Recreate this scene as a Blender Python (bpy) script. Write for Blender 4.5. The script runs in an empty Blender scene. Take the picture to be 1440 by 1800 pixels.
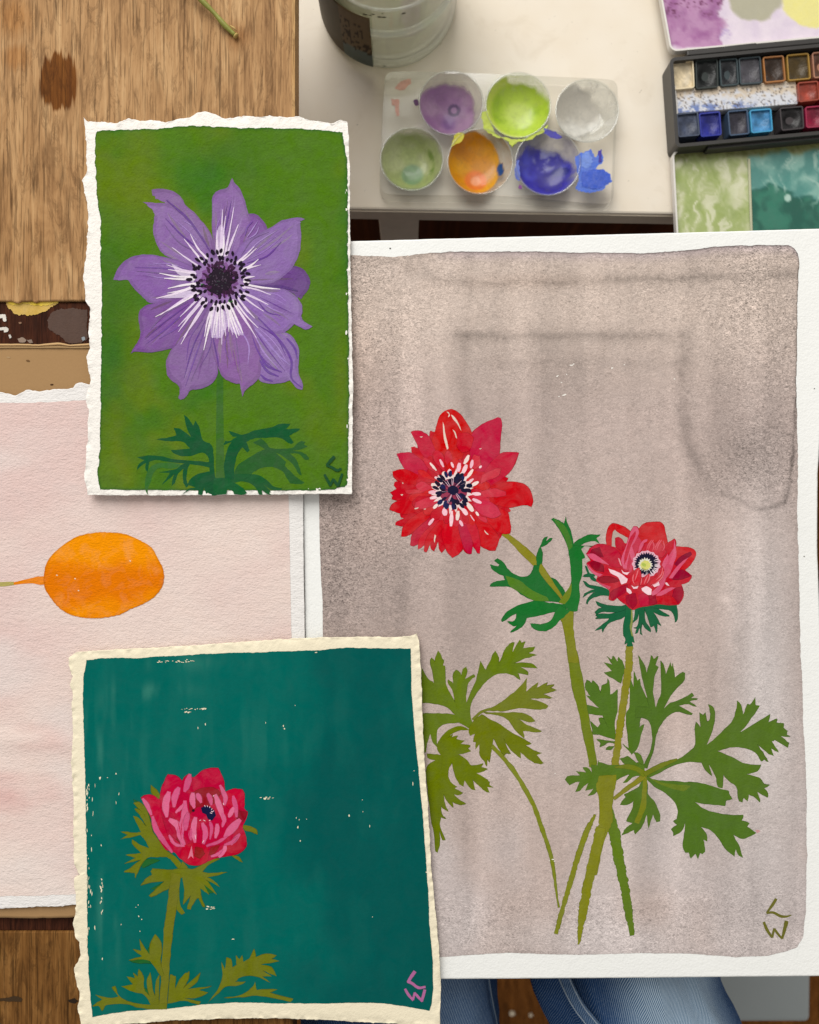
import bpy, bmesh, math, random
import numpy as np
from mathutils import Vector

# ------------------------------------------------------------------ scale
S = 3083.0            # photo pixels per metre on the paper plane (A3 sheet = 297 x 420 mm)
D = 1440.0 / S        # camera height above the paper plane
def at(px, py, z=0.0):
    k = (D - z) / D / S
    return ((px - 720.0) * k, (900.0 - py) * k, z)

DESK = -0.109; FLOOR = -0.80      # heights of the white desk and the floor
scene = bpy.context.scene
COL = scene.collection

# ------------------------------------------------------------------ camera
cam = bpy.data.cameras.new('camera')
cam.sensor_fit = 'HORIZONTAL'; cam.sensor_width = 36.0; cam.lens = 36.0
cam.clip_start = 0.01; cam.clip_end = 50.0
cam.dof.use_dof = True; cam.dof.focus_distance = D; cam.dof.aperture_fstop = 10.0
camo = bpy.data.objects.new('camera', cam); COL.objects.link(camo)
camo.location = (0, 0, D)
scene.camera = camo

# ------------------------------------------------------------------ light
world = bpy.data.worlds.new('World'); scene.world = world; world.use_nodes = True
bg = world.node_tree.nodes['Background']
bg.inputs[0].default_value = (1.0, 0.965, 0.92, 1); bg.inputs[1].default_value = 0.48
def area(name, loc, target, sx, sy, power, col):
    l = bpy.data.lights.new(name, 'AREA'); l.shape = 'RECTANGLE'; l.size = sx; l.size_y = sy
    l.energy = power; l.color = col
    o = bpy.data.objects.new(name, l); COL.objects.link(o); o.location = loc
    o.rotation_euler = (Vector(target) - Vector(loc)).to_track_quat('-Z', 'Y').to_euler()
    return o
area('window_light', (-0.85, 2.45, 2.15), (0.0, 0.0, 0.0), 2.4, 2.6, 142.0, (1.0, 0.975, 0.94))
scene.view_settings.view_transform = 'Standard'; scene.view_settings.look = 'None'
scene.view_settings.exposure = 0.0; scene.view_settings.gamma = 1.0
scene.render.engine = 'CYCLES'
scene.render.resolution_x = 819; scene.render.resolution_y = 1024
scene.cycles.max_bounces = 12; scene.cycles.transparent_max_bounces = 16
scene.cycles.caustics_refractive = False; scene.cycles.caustics_reflective = False

# ------------------------------------------------------------------ helpers
rnd = random.Random(7)
ALB = 0.90
def lin1(c):
    c /= 255.0
    return c / 12.92 if c <= 0.04045 else ((c + 0.055) / 1.055) ** 2.4
def C(r, g, b, k=ALB): return (lin1(r) * k, lin1(g) * k, lin1(b) * k)
def npC(rgb):
    a = np.asarray(rgb, float) / 255.0
    return np.where(a <= 0.04045, a / 12.92, ((a + 0.055) / 1.055) ** 2.4) * ALB

def _h(ix, iy, seed):
    n = (ix.astype(np.int64) * 374761393 + iy.astype(np.int64) * 668265263 + seed * 1274126177) & 0xffffffff
    n = ((n ^ (n >> 13)) * 1274126177) & 0xffffffff
    n = n ^ (n >> 16)
    return (n & 0xffff) / 65535.0
def vnoise(x, y, seed=0):
    x = np.asarray(x, float); y = np.asarray(y, float)
    ix = np.floor(x); iy = np.floor(y); fx = x - ix; fy = y - iy
    fx = fx * fx * (3 - 2 * fx); fy = fy * fy * (3 - 2 * fy)
    a = _h(ix, iy, seed); b = _h(ix + 1, iy, seed); c = _h(ix, iy + 1, seed); d = _h(ix + 1, iy + 1, seed)
    return (a * (1 - fx) + b * fx) * (1 - fy) + (c * (1 - fx) + d * fx) * fy
def fbm(x, y, seed=0, octv=4):
    s = 0; amp = 0.5; t = 0
    for i in range(octv):
        s = s + amp * vnoise(np.asarray(x) * 2 ** i, np.asarray(y) * 2 ** i, seed + i * 17); t += amp; amp *= 0.5
    return s / t
def sstep(a, b, x):
    t = np.clip((np.asarray(x, float) - a) / (b - a), 0, 1); return t * t * (3 - 2 * t)

def Z(x0, y0, s, pts): return [(x0 + x / s, y0 + y / s) for x, y in pts]

def resample(pts, n=None, ts=None):
    p = np.array(pts, float)
    d = np.r_[0, np.cumsum(np.hypot(*np.diff(p, axis=0).T))]
    if ts is None: ts = np.linspace(0, 1, n)
    t = np.asarray(ts) * d[-1]
    return np.stack([np.interp(t, d, p[:, 0]), np.interp(t, d, p[:, 1])], 1)

def smooth(pts, sub=4, corner=55, closed=True):
    """Catmull-Rom outline that keeps sharp corners sharp."""
    n = len(pts); P = [Vector((p[0], p[1])) for p in pts]
    tang = []
    for i in range(n):
        a = P[i - 1] if (closed or i) else P[i]; b = P[i]; c = P[(i + 1) % n] if (closed or i < n - 1) else P[i]
        u = b - a; v = c - b
        sharp = u.length < 1e-6 or v.length < 1e-6 or math.degrees(u.angle(v)) > corner
        tang.append(None if sharp else (c - a).normalized())
    out = []
    for i in range(n if closed else n - 1):
        p0 = P[i]; p1 = P[(i + 1) % n]; L = (p1 - p0).length
        t0 = tang[i] if tang[i] else (p1 - p0) / max(L, 1e-6)
        t1 = tang[(i + 1) % n] if tang[(i + 1) % n] else (p1 - p0) / max(L, 1e-6)
        for k in range(sub):
            t = k / sub; t2 = t * t; t3 = t2 * t
            q = p0 * (2*t3 - 3*t2 + 1) + t0 * L * (t3 - 2*t2 + t) + p1 * (-2*t3 + 3*t2) + t1 * L * (t3 - t2)
            out.append((q.x, q.y))
    if not closed: out.append((P[-1].x, P[-1].y))
    return out

def stroke(pts, w, sub=5, taper=(0.5, 0.3), rough=0.0, seed=0):
    """brush stroke polygon along a polyline; w = width or list of widths."""
    line = smooth(pts, sub, 180, False) if len(pts) > 2 else [tuple(p) for p in resample(pts, 6)]
    n = len(line)
    ws = np.interp(np.linspace(0, 1, n), np.linspace(0, 1, len(w)), w) if isinstance(w, (list, tuple)) else \
        np.array([w * (taper[0] + (1 - taper[0]) * min(1, i / n * 4)) * (taper[1] + (1 - taper[1]) * min(1, (n - 1 - i) / n * 3)) for i in range(n)])
    rr = random.Random(seed)
    L = []; R = []
    for i in range(n):
        a = line[max(0, i - 1)]; b = line[min(n - 1, i + 1)]
        dx, dy = b[0] - a[0], b[1] - a[1]; l = math.hypot(dx, dy) or 1
        nx, ny = -dy / l, dx / l; h = ws[i] / 2
        h1 = h + rr.uniform(-rough, rough); h2 = h + rr.uniform(-rough, rough)
        L.append((line[i][0] + nx * h1, line[i][1] + ny * h1)); R.append((line[i][0] - nx * h2, line[i][1] - ny * h2))
    return L + R[::-1]

def ell(cx, cy, a, b, ang, n=12, rough=0.0, r=rnd):
    ca, sa = math.cos(ang), math.sin(ang); o = []
    for i in range(n):
        t = 2 * math.pi * i / n; k = 1 + r.uniform(-rough, rough)
        x = a * k * math.cos(t); y = b * k * math.sin(t)
        o.append((cx + x * ca - y * sa, cy + x * sa + y * ca))
    return o

def link(o, parent=None):
    COL.objects.link(o)
    if parent is not None: o.parent = parent
    return o
def wpos(o):
    v = Vector(o.location)
    while o.parent is not None:
        o = o.parent; v += Vector(o.location)
    return v
def empty(name, loc, label, cat, group=None):
    o = bpy.data.objects.new(name, None); o.location = loc; o.empty_display_size = 0.02
    link(o); o['label'] = label; o['category'] = cat
    if group: o['group'] = group
    return o
def mesh_obj(name, verts, faces, mat, parent=None, cols=None, smooth_shade=False, kind=None):
    """verts in world space; children are stored relative to their parent (parents are never rotated)."""
    off = wpos(parent) if parent is not None else Vector((0, 0, 0))
    me = bpy.data.meshes.new(name)
    v = np.asarray(verts, float) - np.array(off)
    me.from_pydata(v.tolist(), [], [list(f) for f in faces]); 
    if cols is not None:
        a = me.color_attributes.new('Col', 'FLOAT_COLOR', 'POINT')
        c = np.asarray(cols, np.float32)
        if c.shape[1] == 3: c = np.c_[c, np.zeros(len(c), np.float32)]
        a.data.foreach_set('color', c.astype(np.float32).ravel())
    me.materials.append(mat)
    if smooth_shade: me.polygons.foreach_set('use_smooth', [True] * len(me.polygons))
    me.update()
    o = bpy.data.objects.new(name, me); link(o, parent)
    if kind: o['kind'] = kind
    return o

# ------------------------------------------------------------------ materials
def newmat(name):
    m = bpy.data.materials.new(name); m.use_nodes = True
    nt = m.node_tree; b = nt.nodes['Principled BSDF']
    return m, nt, b
def nd(nt, typ, **kw):
    n = nt.nodes.new(typ)
    for k, v in kw.items():
        if hasattr(n, k): setattr(n, k, v)
        else: n.inputs[k].default_value = v
    return n
def coords(nt, scale=(1, 1, 1), rot=(0, 0, 0)):
    t = nd(nt, 'ShaderNodeTexCoord'); mp = nd(nt, 'ShaderNodeMapping')
    mp.inputs['Scale'].default_value = scale; mp.inputs['Rotation'].default_value = rot
    nt.links.new(t.outputs['Object'], mp.inputs['Vector']); return mp.outputs[0]
def noise(nt, vec, scale, detail=3, rough=0.5, dist=0.0):
    n = nd(nt, 'ShaderNodeTexNoise'); n.inputs['Scale'].default_value = scale
    n.inputs['Detail'].default_value = detail; n.inputs['Roughness'].default_value = rough
    n.inputs['Distortion'].default_value = dist
    nt.links.new(vec, n.inputs['Vector']); return n.outputs['Fac']
def math_(nt, op, a, b=None, c=None, clamp=False):
    n = nd(nt, 'ShaderNodeMath', operation=op); n.use_clamp = clamp
    for i, v in enumerate((a, b, c)):
        if v is None: continue
        if isinstance(v, (int, float)): n.inputs[i].default_value = v
        else: nt.links.new(v, n.inputs[i])
    return n.outputs[0]
def ramp(nt, fac, stops):
    n = nd(nt, 'ShaderNodeValToRGB'); e = n.color_ramp.elements
    while len(e) < len(stops): e.new(0.5)
    for i, (p, c) in enumerate(stops):
        e[i].position = p; e[i].color = (c[0], c[1], c[2], 1)
    nt.links.new(fac, n.inputs[0]); return n.outputs[0]
def mix(nt, fac, a, b, mode='MIX'):
    n = nd(nt, 'ShaderNodeMix', data_type='RGBA', blend_type=mode)
    for sock, v in ((n.inputs[0], fac), (n.inputs[6], a), (n.inputs[7], b)):
        if isinstance(v, (int, float)): sock.default_value = v
        elif isinstance(v, tuple): sock.default_value = (v[0], v[1], v[2], 1)
        else: nt.links.new(v, sock)
    return n.outputs[2]
def scale_col(nt, col, fac):
    n = nd(nt, 'ShaderNodeVectorMath', operation='SCALE')
    nt.links.new(col, n.inputs[0]); nt.links.new(fac, n.inputs['Scale']); return n.outputs[0]
def bump(nt, bsdf, h, strength, dist):
    n = nd(nt, 'ShaderNodeBump'); n.inputs['Strength'].default_value = strength; n.inputs['Distance'].default_value = dist
    nt.links.new(h, n.inputs['Height']); nt.links.new(n.outputs[0], bsdf.inputs['Normal'])

def paper_height(nt, sx=1.0, sy=1.0, fine=1.0):
    a = noise(nt, coords(nt, (760 * sx, 760 * sy, 760)), 1.0, 3, 0.6, 0.4)
    b = noise(nt, coords(nt, (250 * sx, 250 * sy, 250)), 1.0, 2, 0.5, 0.2)
    return math_(nt, 'ADD', math_(nt, 'MULTIPLY', a, fine), math_(nt, 'MULTIPLY', b, 0.8))

def m_paper(name, col, strength=0.5, sx=1.0, sy=1.0, dist=0.0006):
    m, nt, b = newmat(name)
    v = noise(nt, coords(nt, (14, 14, 14)), 1.0, 3, 0.6)
    f = noise(nt, coords(nt, (900, 900, 900)), 1.0, 2, 0.6)
    k = math_(nt, 'ADD', math_(nt, 'MULTIPLY', v, 0.08), math_(nt, 'MULTIPLY', f, 0.06))
    k = math_(nt, 'ADD', k, 0.93)
    rgb = nd(nt, 'ShaderNodeRGB'); rgb.outputs[0].default_value = (*col, 1)
    nt.links.new(scale_col(nt, rgb.outputs[0], k), b.inputs['Base Color'])
    b.inputs['Roughness'].default_value = 0.95; b.inputs['Specular IOR Level'].default_value = 0.08
    bump(nt, b, paper_height(nt, sx, sy), strength, dist)
    return m

def m_paint(name, strength=0.35, sx=1.0, sy=1.0, var=0.14, gran=True, rough=0.85, dist=0.0006, spec=0.06, brush=(160, 30), sat=0.25, mottle=0.22):
    """pigment read from the vertex colours (what colour the artist put where), with brush and grain variation."""
    m, nt, b = newmat(name)
    at_ = nd(nt, 'ShaderNodeAttribute', attribute_name='Col')
    h = paper_height(nt, sx, sy)
    br = noise(nt, coords(nt, (brush[0], brush[1], 60)), 1.0, 4, 0.65, 0.4)
    fi = noise(nt, coords(nt, (1000, 1000, 1000)), 1.0, 2, 0.6)
    k = math_(nt, 'MULTIPLY_ADD', br, var, 1.0 - var * 0.55)
    k = math_(nt, 'ADD', k, math_(nt, 'MULTIPLY_ADD', fi, 0.10, -0.05))
    if gran:
        g1 = noise(nt, coords(nt, (520, 800, 500), (0, 0, 0.3)), 1.0, 5, 0.75, 1.6)
        g = math_(nt, 'MULTIPLY_ADD', g1, 4.4, -2.2)
        k = math_(nt, 'ADD', k, math_(nt, 'MULTIPLY', g, at_.outputs['Alpha']))
    hs = nd(nt, 'ShaderNodeHueSaturation'); nt.links.new(scale_col(nt, at_.outputs['Color'], k), hs.inputs['Color'])
    sn = noise(nt, coords(nt, (95, 95, 95)), 1.0, 4, 0.65, 0.8)
    nt.links.new(math_(nt, 'MULTIPLY_ADD', sn, sat, 1.0 - sat * 0.5), hs.inputs['Saturation'])
    vn = noise(nt, coords(nt, (300, 300, 300)), 1.0, 4, 0.7, 1.0)
    nt.links.new(math_(nt, 'MULTIPLY_ADD', vn, mottle, 1.0 - mottle * 0.5), hs.inputs['Value'])
    nt.links.new(hs.outputs[0], b.inputs['Base Color'])
    b.inputs['Roughness'].default_value = rough; b.inputs['Specular IOR Level'].default_value = spec
    bump(nt, b, h, strength, dist)
    return m

M = {}
M['white_paper'] = m_paper('white_watercolour_paper', C(241, 242, 239), 0.40)
M['rag_paper'] = m_paper('white_rag_paper', C(243, 239, 232), 0.8)
M['pink_sheet'] = m_paper('ribbed_rag_paper', C(236, 233, 230), 0.80, 0.75, 1.4)
M['cream_paper'] = m_paper('cream_rag_paper', C(240, 230, 203), 0.45)
M['kraft'] = m_paper('kraft_card', C(166, 132, 92), 0.15)
M['gouache'] = m_paint('gouache', 0.40, var=0.34)
M['wash'] = m_paint('granulating_wash', 0.45, var=0.06, brush=(40, 40), sat=0.15, mottle=0.10)
M['green_wash'] = m_paint('green_wash', 0.75, var=0.20, brush=(60, 60), mottle=0.30)
M['green_gouache'] = m_paint('gouache_on_rag', 0.55, var=0.28, brush=(110, 60), sat=0.55, mottle=0.34)
M['pink_wash'] = m_paint('pink_wash', 0.80, 0.75, 1.4, var=0.08, brush=(50, 120), mottle=0.10)
M['teal_gouache'] = m_paint('teal_gouache', 0.14, var=0.14, brush=(120, 40), rough=0.95, spec=0.03, sat=0.1, mottle=0.12)

def m_wood(name, light, mid, dark, stain=None, seed=0.0, gl=0.6):
    m, nt, b = newmat(name)
    t = nd(nt, 'ShaderNodeTexCoord')
    def mp(sx, sy, rot=0.0, lz=0.0):
        q = nd(nt, 'ShaderNodeMapping'); q.inputs['Scale'].default_value = (sx, sy, 1); q.inputs['Rotation'].default_value = (0, 0, rot)
        q.inputs['Location'].default_value = (seed, seed * 2.3, lz)
        nt.links.new(t.outputs['Object'], q.inputs['Vector']); return q.outputs[0]
    broad = noise(nt, mp(46, 9, 0.12), 1.0, 5, 0.65, 2.2)
    fleck = noise(nt, mp(150, 17, 0.16, 3.0), 1.0, 4, 0.65, 1.8)
    fine = noise(nt, mp(430, 9, 0.02, 7.0), 1.0, 6, 0.8, 0.5)
    pore = noise(nt, mp(820, 34, 0.02, 11.0), 1.0, 2, 0.5, 0.0)
    crack = noise(nt, mp(900, 13, 0.02, 17.0), 1.0, 3, 0.6, 0.3)
    wavy = noise(nt, mp(95, 20, 0.26, 23.0), 1.0, 5, 0.7, 3.0)
    blot = noise(nt, mp(16, 10, 0.0, 5.0), 1.0, 4, 0.7, 0.6)
    f = math_(nt, 'ADD', math_(nt, 'MULTIPLY', broad, 0.40), math_(nt, 'MULTIPLY', fine, 0.42))
    f = math_(nt, 'ADD', f, math_(nt, 'MULTIPLY', blot, 0.30))
    col = ramp(nt, f, [(0.43, dark), (0.56, mid), (0.68, light)])
    fl = ramp(nt, fleck, [(0.54, (0, 0, 0)), (0.66, (1, 1, 1))])
    col = mix(nt, math_(nt, 'MULTIPLY', fl, 0.52), col, tuple(c * 0.62 for c in dark))
    wv = ramp(nt, wavy, [(0.52, (0, 0, 0)), (0.60, (1, 1, 1)), (0.66, (0, 0, 0))])
    col = mix(nt, math_(nt, 'MULTIPLY', wv, 0.42), col, tuple(c * 0.50 for c in dark))
    ck = ramp(nt, crack, [(0.60, (0, 0, 0)), (0.66, (1, 1, 1))])
    col = mix(nt, math_(nt, 'MULTIPLY', ck, 0.60), col, tuple(c * 0.35 for c in dark))
    po = ramp(nt, pore, [(0.57, (0, 0, 0)), (0.66, (1, 1, 1))])
    col = mix(nt, math_(nt, 'MULTIPLY', po, 0.50), col, tuple(c * 0.30 for c in dark))
    if stain:
        for (cx, cy, rx, ry, colr, amt, soft) in stain:
            x, y, _ = at(cx, cy); ox, oy, _ = at(200, 900, FLOOR); x -= ox; y -= oy      # relative to the table's own origin
            sep = nd(nt, 'ShaderNodeSeparateXYZ'); nt.links.new(t.outputs['Object'], sep.inputs[0])
            dx = math_(nt, 'DIVIDE', math_(nt, 'SUBTRACT', sep.outputs[0], x), rx / S)
            dy = math_(nt, 'DIVIDE', math_(nt, 'SUBTRACT', sep.outputs[1], y), ry / S)
            d = math_(nt, 'SQRT', math_(nt, 'ADD', math_(nt, 'MULTIPLY', dx, dx), math_(nt, 'MULTIPLY', dy, dy)))
            jag = noise(nt, mp(330, 9, 0.0, 21.0 + cx), 1.0, 4, 0.7)
            wob = noise(nt, mp(45, 45, 0.0, 31.0 + cx), 1.0, 2, 0.6)
            d = math_(nt, 'ADD', d, math_(nt, 'MULTIPLY_ADD', jag, 1.7, -0.85))
            d = math_(nt, 'ADD', d, math_(nt, 'MULTIPLY_ADD', wob, 0.7, -0.35))
            mk = nd(nt, 'ShaderNodeMapRange'); mk.inputs[1].default_value = 1.0 + soft; mk.inputs[2].default_value = 1.0 - soft
            nt.links.new(d, mk.inputs[0])
            col = mix(nt, math_(nt, 'MULTIPLY', mk.outputs[0], amt), col, mix(nt, 1.0, col, colr, 'MULTIPLY'))
    nt.links.new(col, b.inputs['Base Color'])
    b.inputs['Roughness'].default_value = gl; b.inputs['Specular IOR Level'].default_value = 0.05
    bump(nt, b, math_(nt, 'ADD', fine, math_(nt, 'MULTIPLY', po, -0.8)), 0.25, 0.0005)
    return m

M['oak'] = m_wood('worn_oak', C(204, 166, 120), C(178, 138, 95), C(132, 97, 64),
    stain=[(105, 142, 33, 46, (0.36, 0.21, 0.08), 1.0, 0.10), (25, 28, 30, 30, (0.80, 0.58, 0.32), 0.6, 0.5),
           (28, 100, 22, 20, (0.82, 0.60, 0.35), 0.6, 0.4), (418, 62, 18, 26, (0.62, 0.48, 0.36), 0.8, 0.5),
           (30, 400, 90, 160, (0.80, 0.72, 0.62), 0.6, 0.9)])
M['brown_oak'] = m_wood('brown_oak', C(150, 108, 60), C(118, 80, 40), C(72, 46, 22), seed=4.7)
M['dark_rail'] = m_wood('dark_varnished_rail', C(86, 48, 30), C(66, 35, 23), C(44, 25, 18), seed=9.1, gl=0.4)
M['floor'] = m_wood('brown_floor', C(134, 84, 38), C(110, 66, 26), C(76, 44, 18), seed=2.2)
M['end_grain'] = m_wood('ply_edge', C(214, 178, 126), C(190, 150, 100), C(150, 110, 70), seed=6.2)

def m_plain(name, col, rough=0.5, spec=0.4, var=0.15, scale=60, bs=0.0, bscale=300, metal=0.0):
    m, nt, b = newmat(name)
    n = noise(nt, coords(nt, (scale, scale, scale)), 1.0, 4, 0.6, 0.4)
    k = math_(nt, 'MULTIPLY_ADD', n, var, 1.0 - var / 2)
    rgb = nd(nt, 'ShaderNodeRGB'); rgb.outputs[0].default_value = (*col, 1)
    nt.links.new(scale_col(nt, rgb.outputs[0], k), b.inputs['Base Color'])
    b.inputs['Roughness'].default_value = rough; b.inputs['Specular IOR Level'].default_value = spec
    b.inputs['Metallic'].default_value = metal
    if bs: bump(nt, b, noise(nt, coords(nt, (bscale,) * 3), 1.0, 3, 0.6), bs, 0.0005)
    return m
# desk: painted white board with specks of grime and faint stains
m, nt, b = newmat('white_desk_paint')
n1 = noise(nt, coords(nt, (9, 9, 9)), 1.0, 4, 0.6); n2 = noise(nt, coords(nt, (330, 330, 330)), 1.0, 3, 0.6, 0.5)
n3 = noise(nt, coords(nt, (34, 34, 34)), 1.0, 4, 0.65, 0.6)
col = ramp(nt, n1, [(0.35, C(232, 220, 200)), (0.65, C(240, 232, 218))])
col = mix(nt, math_(nt, 'MULTIPLY', ramp(nt, n3, [(0.58, (0, 0, 0)), (0.75, (1, 1, 1))]), 0.25), col, C(200, 184, 158))
col = mix(nt, math_(nt, 'MULTIPLY', ramp(nt, n2, [(0.70, (0, 0, 0)), (0.76, (1, 1, 1))]), 0.5), col, C(128, 112, 92))
nt.links.new(col, b.inputs['Base Color']); b.inputs['Roughness'].default_value = 0.55; b.inputs['Specular IOR Level'].default_value = 0.2
M['desk'] = m
M['desk_edge'] = m_plain('worn_desk_edge', C(214, 202, 182), 0.6, 0.3, 0.3, 80)
M['black_metal'] = m_plain('black_enamel', C(54, 52, 50), 0.42, 0.5, 0.35, 120)
M['enamel'] = m_paint('stained_enamel', 0.05, var=0.12, gran=False, rough=0.25, spec=0.5, brush=(90, 90), mottle=0.08)
M['white_enamel'] = m_plain('white_enamel', C(226, 222, 216), 0.3, 0.5, 0.12, 90)
M['pan_plastic'] = m_paint('pan_plastic', 0.0, var=0.15, gran=False, rough=0.35, spec=0.5, brush=(200, 200))
M['cake'] = m_paint('dry_paint_cake', 0.5, var=0.55, gran=False, rough=0.42, spec=0.4, brush=(220, 220), mottle=0.4)
M['stem'] = m_plain('green_stem', C(140, 142, 62), 0.5, 0.4, 0.5, 140, 0.3, 500)
M['grey_plastic'] = m_plain('grey_white_plastic', C(140, 146, 146), 0.45, 0.4, 0.08, 20)
M['speck'] = m_plain('pale_speck', C(214, 200, 176), 0.7, 0.2, 0.1, 200)

# clear plastic, with pigment wherever the vertex alpha says paint has dried
def m_clear(name, tint=(0.97, 0.98, 0.97), body=0.05, paint=True):
    m, nt, b = newmat(name)
    out = nt.nodes['Material Output']
    tr = nd(nt, 'ShaderNodeBsdfTransparent'); tr.inputs[0].default_value = (*tint, 1)
    b.inputs['Base Color'].default_value = (0.86, 0.86, 0.82, 1); b.inputs['Roughness'].default_value = 0.12
    b.inputs['Specular IOR Level'].default_value = 0.6
    lw = nd(nt, 'ShaderNodeLayerWeight'); lw.inputs[0].default_value = 0.35
    f = math_(nt, 'MULTIPLY_ADD', lw.outputs['Facing'], 0.34, body, clamp=True)
    mx = nd(nt, 'ShaderNodeMixShader'); nt.links.new(f, mx.inputs[0])
    nt.links.new(tr.outputs[0], mx.inputs[1]); nt.links.new(b.outputs[0], mx.inputs[2])
    last = mx.outputs[0]
    if paint:
        a = nd(nt, 'ShaderNodeAttribute', attribute_name='Col')
        n = noise(nt, coords(nt, (260, 260, 260)), 1.0, 4, 0.65, 0.5)
        p = nd(nt, 'ShaderNodeBsdfPrincipled'); p.inputs['Roughness'].default_value = 0.38; p.inputs['Specular IOR Level'].default_value = 0.35
        nt.links.new(scale_col(nt, a.outputs['Color'], math_(nt, 'MULTIPLY_ADD', n, 0.35, 0.82)), p.inputs['Base Color'])
        m2 = nd(nt, 'ShaderNodeMixShader')
        al = math_(nt, 'ADD', a.outputs['Alpha'], math_(nt, 'MULTIPLY_ADD', n, 0.5, -0.25))
        al = math_(nt, 'MULTIPLY', al, math_(nt, 'GREATER_THAN', a.outputs['Alpha'], 0.01), clamp=True)
        nt.links.new(al, m2.inputs[0]); nt.links.new(last, m2.inputs[1]); nt.links.new(p.outputs[0], m2.inputs[2]); last = m2.outputs[0]
    l2 = nd(nt, 'ShaderNodeLayerWeight'); l2.inputs[0].default_value = 0.5
    fz = math_(nt, 'MULTIPLY_ADD', math_(nt, 'POWER', l2.outputs['Facing'], 4.0), 0.6, 0.07)
    if paint: fz = math_(nt, 'MULTIPLY', fz, math_(nt, 'MULTIPLY_ADD', al, -0.85, 1.0))
    gl = nd(nt, 'ShaderNodeBsdfGlossy'); gl.inputs['Roughness'].default_value = 0.12
    m3 = nd(nt, 'ShaderNodeMixShader'); nt.links.new(fz, m3.inputs[0]); nt.links.new(last, m3.inputs[1]); nt.links.new(gl.outputs[0], m3.inputs[2]); last = m3.outputs[0]
    nt.links.new(last, out.inputs['Surface']); return m
M['plastic'] = m_clear('clear_plastic')
M['glass'] = m_clear('jar_glass', (0.95, 0.96, 0.93), 0.05, False)
# murky water: light passes, but silt and pigment scatter part of it
m, nt, b = newmat('murky_water')
tr = nd(nt, 'ShaderNodeBsdfTransparent'); tr.inputs[0].default_value = (0.84, 0.83, 0.76, 1)
wn = noise(nt, coords(nt, (40, 40, 90)), 1.0, 4, 0.6, 1.0)
nt.links.new(ramp(nt, wn, [(0.35, C(140, 132, 108)), (0.65, C(182, 174, 148))]), b.inputs['Base Color']); b.inputs['Roughness'].default_value = 0.1
mx = nd(nt, 'ShaderNodeMixShader'); mx.inputs[0].default_value = 0.16
nt.links.new(tr.outputs[0], mx.inputs[1]); nt.links.new(b.outputs[0], mx.inputs[2]); nt.links.new(mx.outputs[0], nt.nodes['Material Output'].inputs['Surface'])
M['water'] = m
M['label'] = m_paint('dark_label', 0.1, var=0.5, gran=False, rough=0.5, brush=(120, 260))

# denim: diagonal twill ribs, paler and stronger along the upper side of the thigh
m, nt, b = newmat('denim')
w = nd(nt, 'ShaderNodeTexWave', wave_type='BANDS', bands_direction='X'); w.inputs['Scale'].default_value = 1.0
w.inputs['Distortion'].default_value = 0.5; w.inputs['Detail'].default_value = 1.0
nt.links.new(coords(nt, (300, 300, 10), (0, 0, math.radians(14))), w.inputs['Vector'])
a = nd(nt, 'ShaderNodeAttribute', attribute_name='Col')
n = noise(nt, coords(nt, (50, 50, 50)), 1.0, 4, 0.6, 0.4); nf = noise(nt, coords(nt, (1300, 500, 900)), 1.0, 2, 0.6)
f = math_(nt, 'ADD', math_(nt, 'MULTIPLY', w.outputs['Fac'], a.outputs['Alpha']), math_(nt, 'MULTIPLY', nf, 0.25))
c1 = scale_col(nt, a.outputs['Color'], math_(nt, 'MULTIPLY_ADD', n, 0.5, 0.75))
c2 = mix(nt, math_(nt, 'MULTIPLY_ADD', f, 1.5, -0.40, clamp=True), c1, C(190, 210, 226))
nt.links.new(c2, b.inputs['Base Color']); b.inputs['Roughness'].default_value = 0.95; b.inputs['Specular IOR Level'].default_value = 0.1
bump(nt, b, math_(nt, 'ADD', math_(nt, 'MULTIPLY', w.outputs['Fac'], 0.6), nf), 0.5, 0.0006)
M['denim'] = m

# ------------------------------------------------------------------ generic geometry
def prism(pxs, z0, z1, zref=None):
    """closed polygon of photo pixels, taken at height zref, extruded from z0 up to z1"""
    zref = z1 if zref is None else zref
    P = [at(x, y, zref) for x, y in pxs]; n = len(P)
    v = [(p[0], p[1], z1) for p in P] + [(p[0], p[1], z0) for p in P]
    f = [list(range(n))] + [[n + i for i in range(n)][::-1]]
    f += [[i, n + i, n + (i + 1) % n, (i + 1) % n] for i in range(n)]
    area2 = sum(P[i][0] * P[(i + 1) % n][1] - P[(i + 1) % n][0] * P[i][1] for i in range(n))
    if area2 < 0: f = [q[::-1] for q in f]
    return v, f
def box(x0, x1, y0, y1, z0, z1):
    v = [(x, y, z) for z in (z0, z1) for y in (y0, y1) for x in (x0, x1)]
    f = [(0, 2, 3, 1), (4, 5, 7, 6), (0, 1, 5, 4), (2, 6, 7, 3), (0, 4, 6, 2), (1, 3, 7, 5)]
    return v, f
def bevel(o, w, seg=2):
    b = o.modifiers.new('bevel', 'BEVEL'); b.width = w; b.segments = seg; b.limit_method = 'ANGLE'; b.harden_normals = False
def merge(parts):
    V = []; F = []
    for v, f in parts:
        k = len(V); V += list(v); F += [[i + k for i in q] for q in f]
    return V, F

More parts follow.
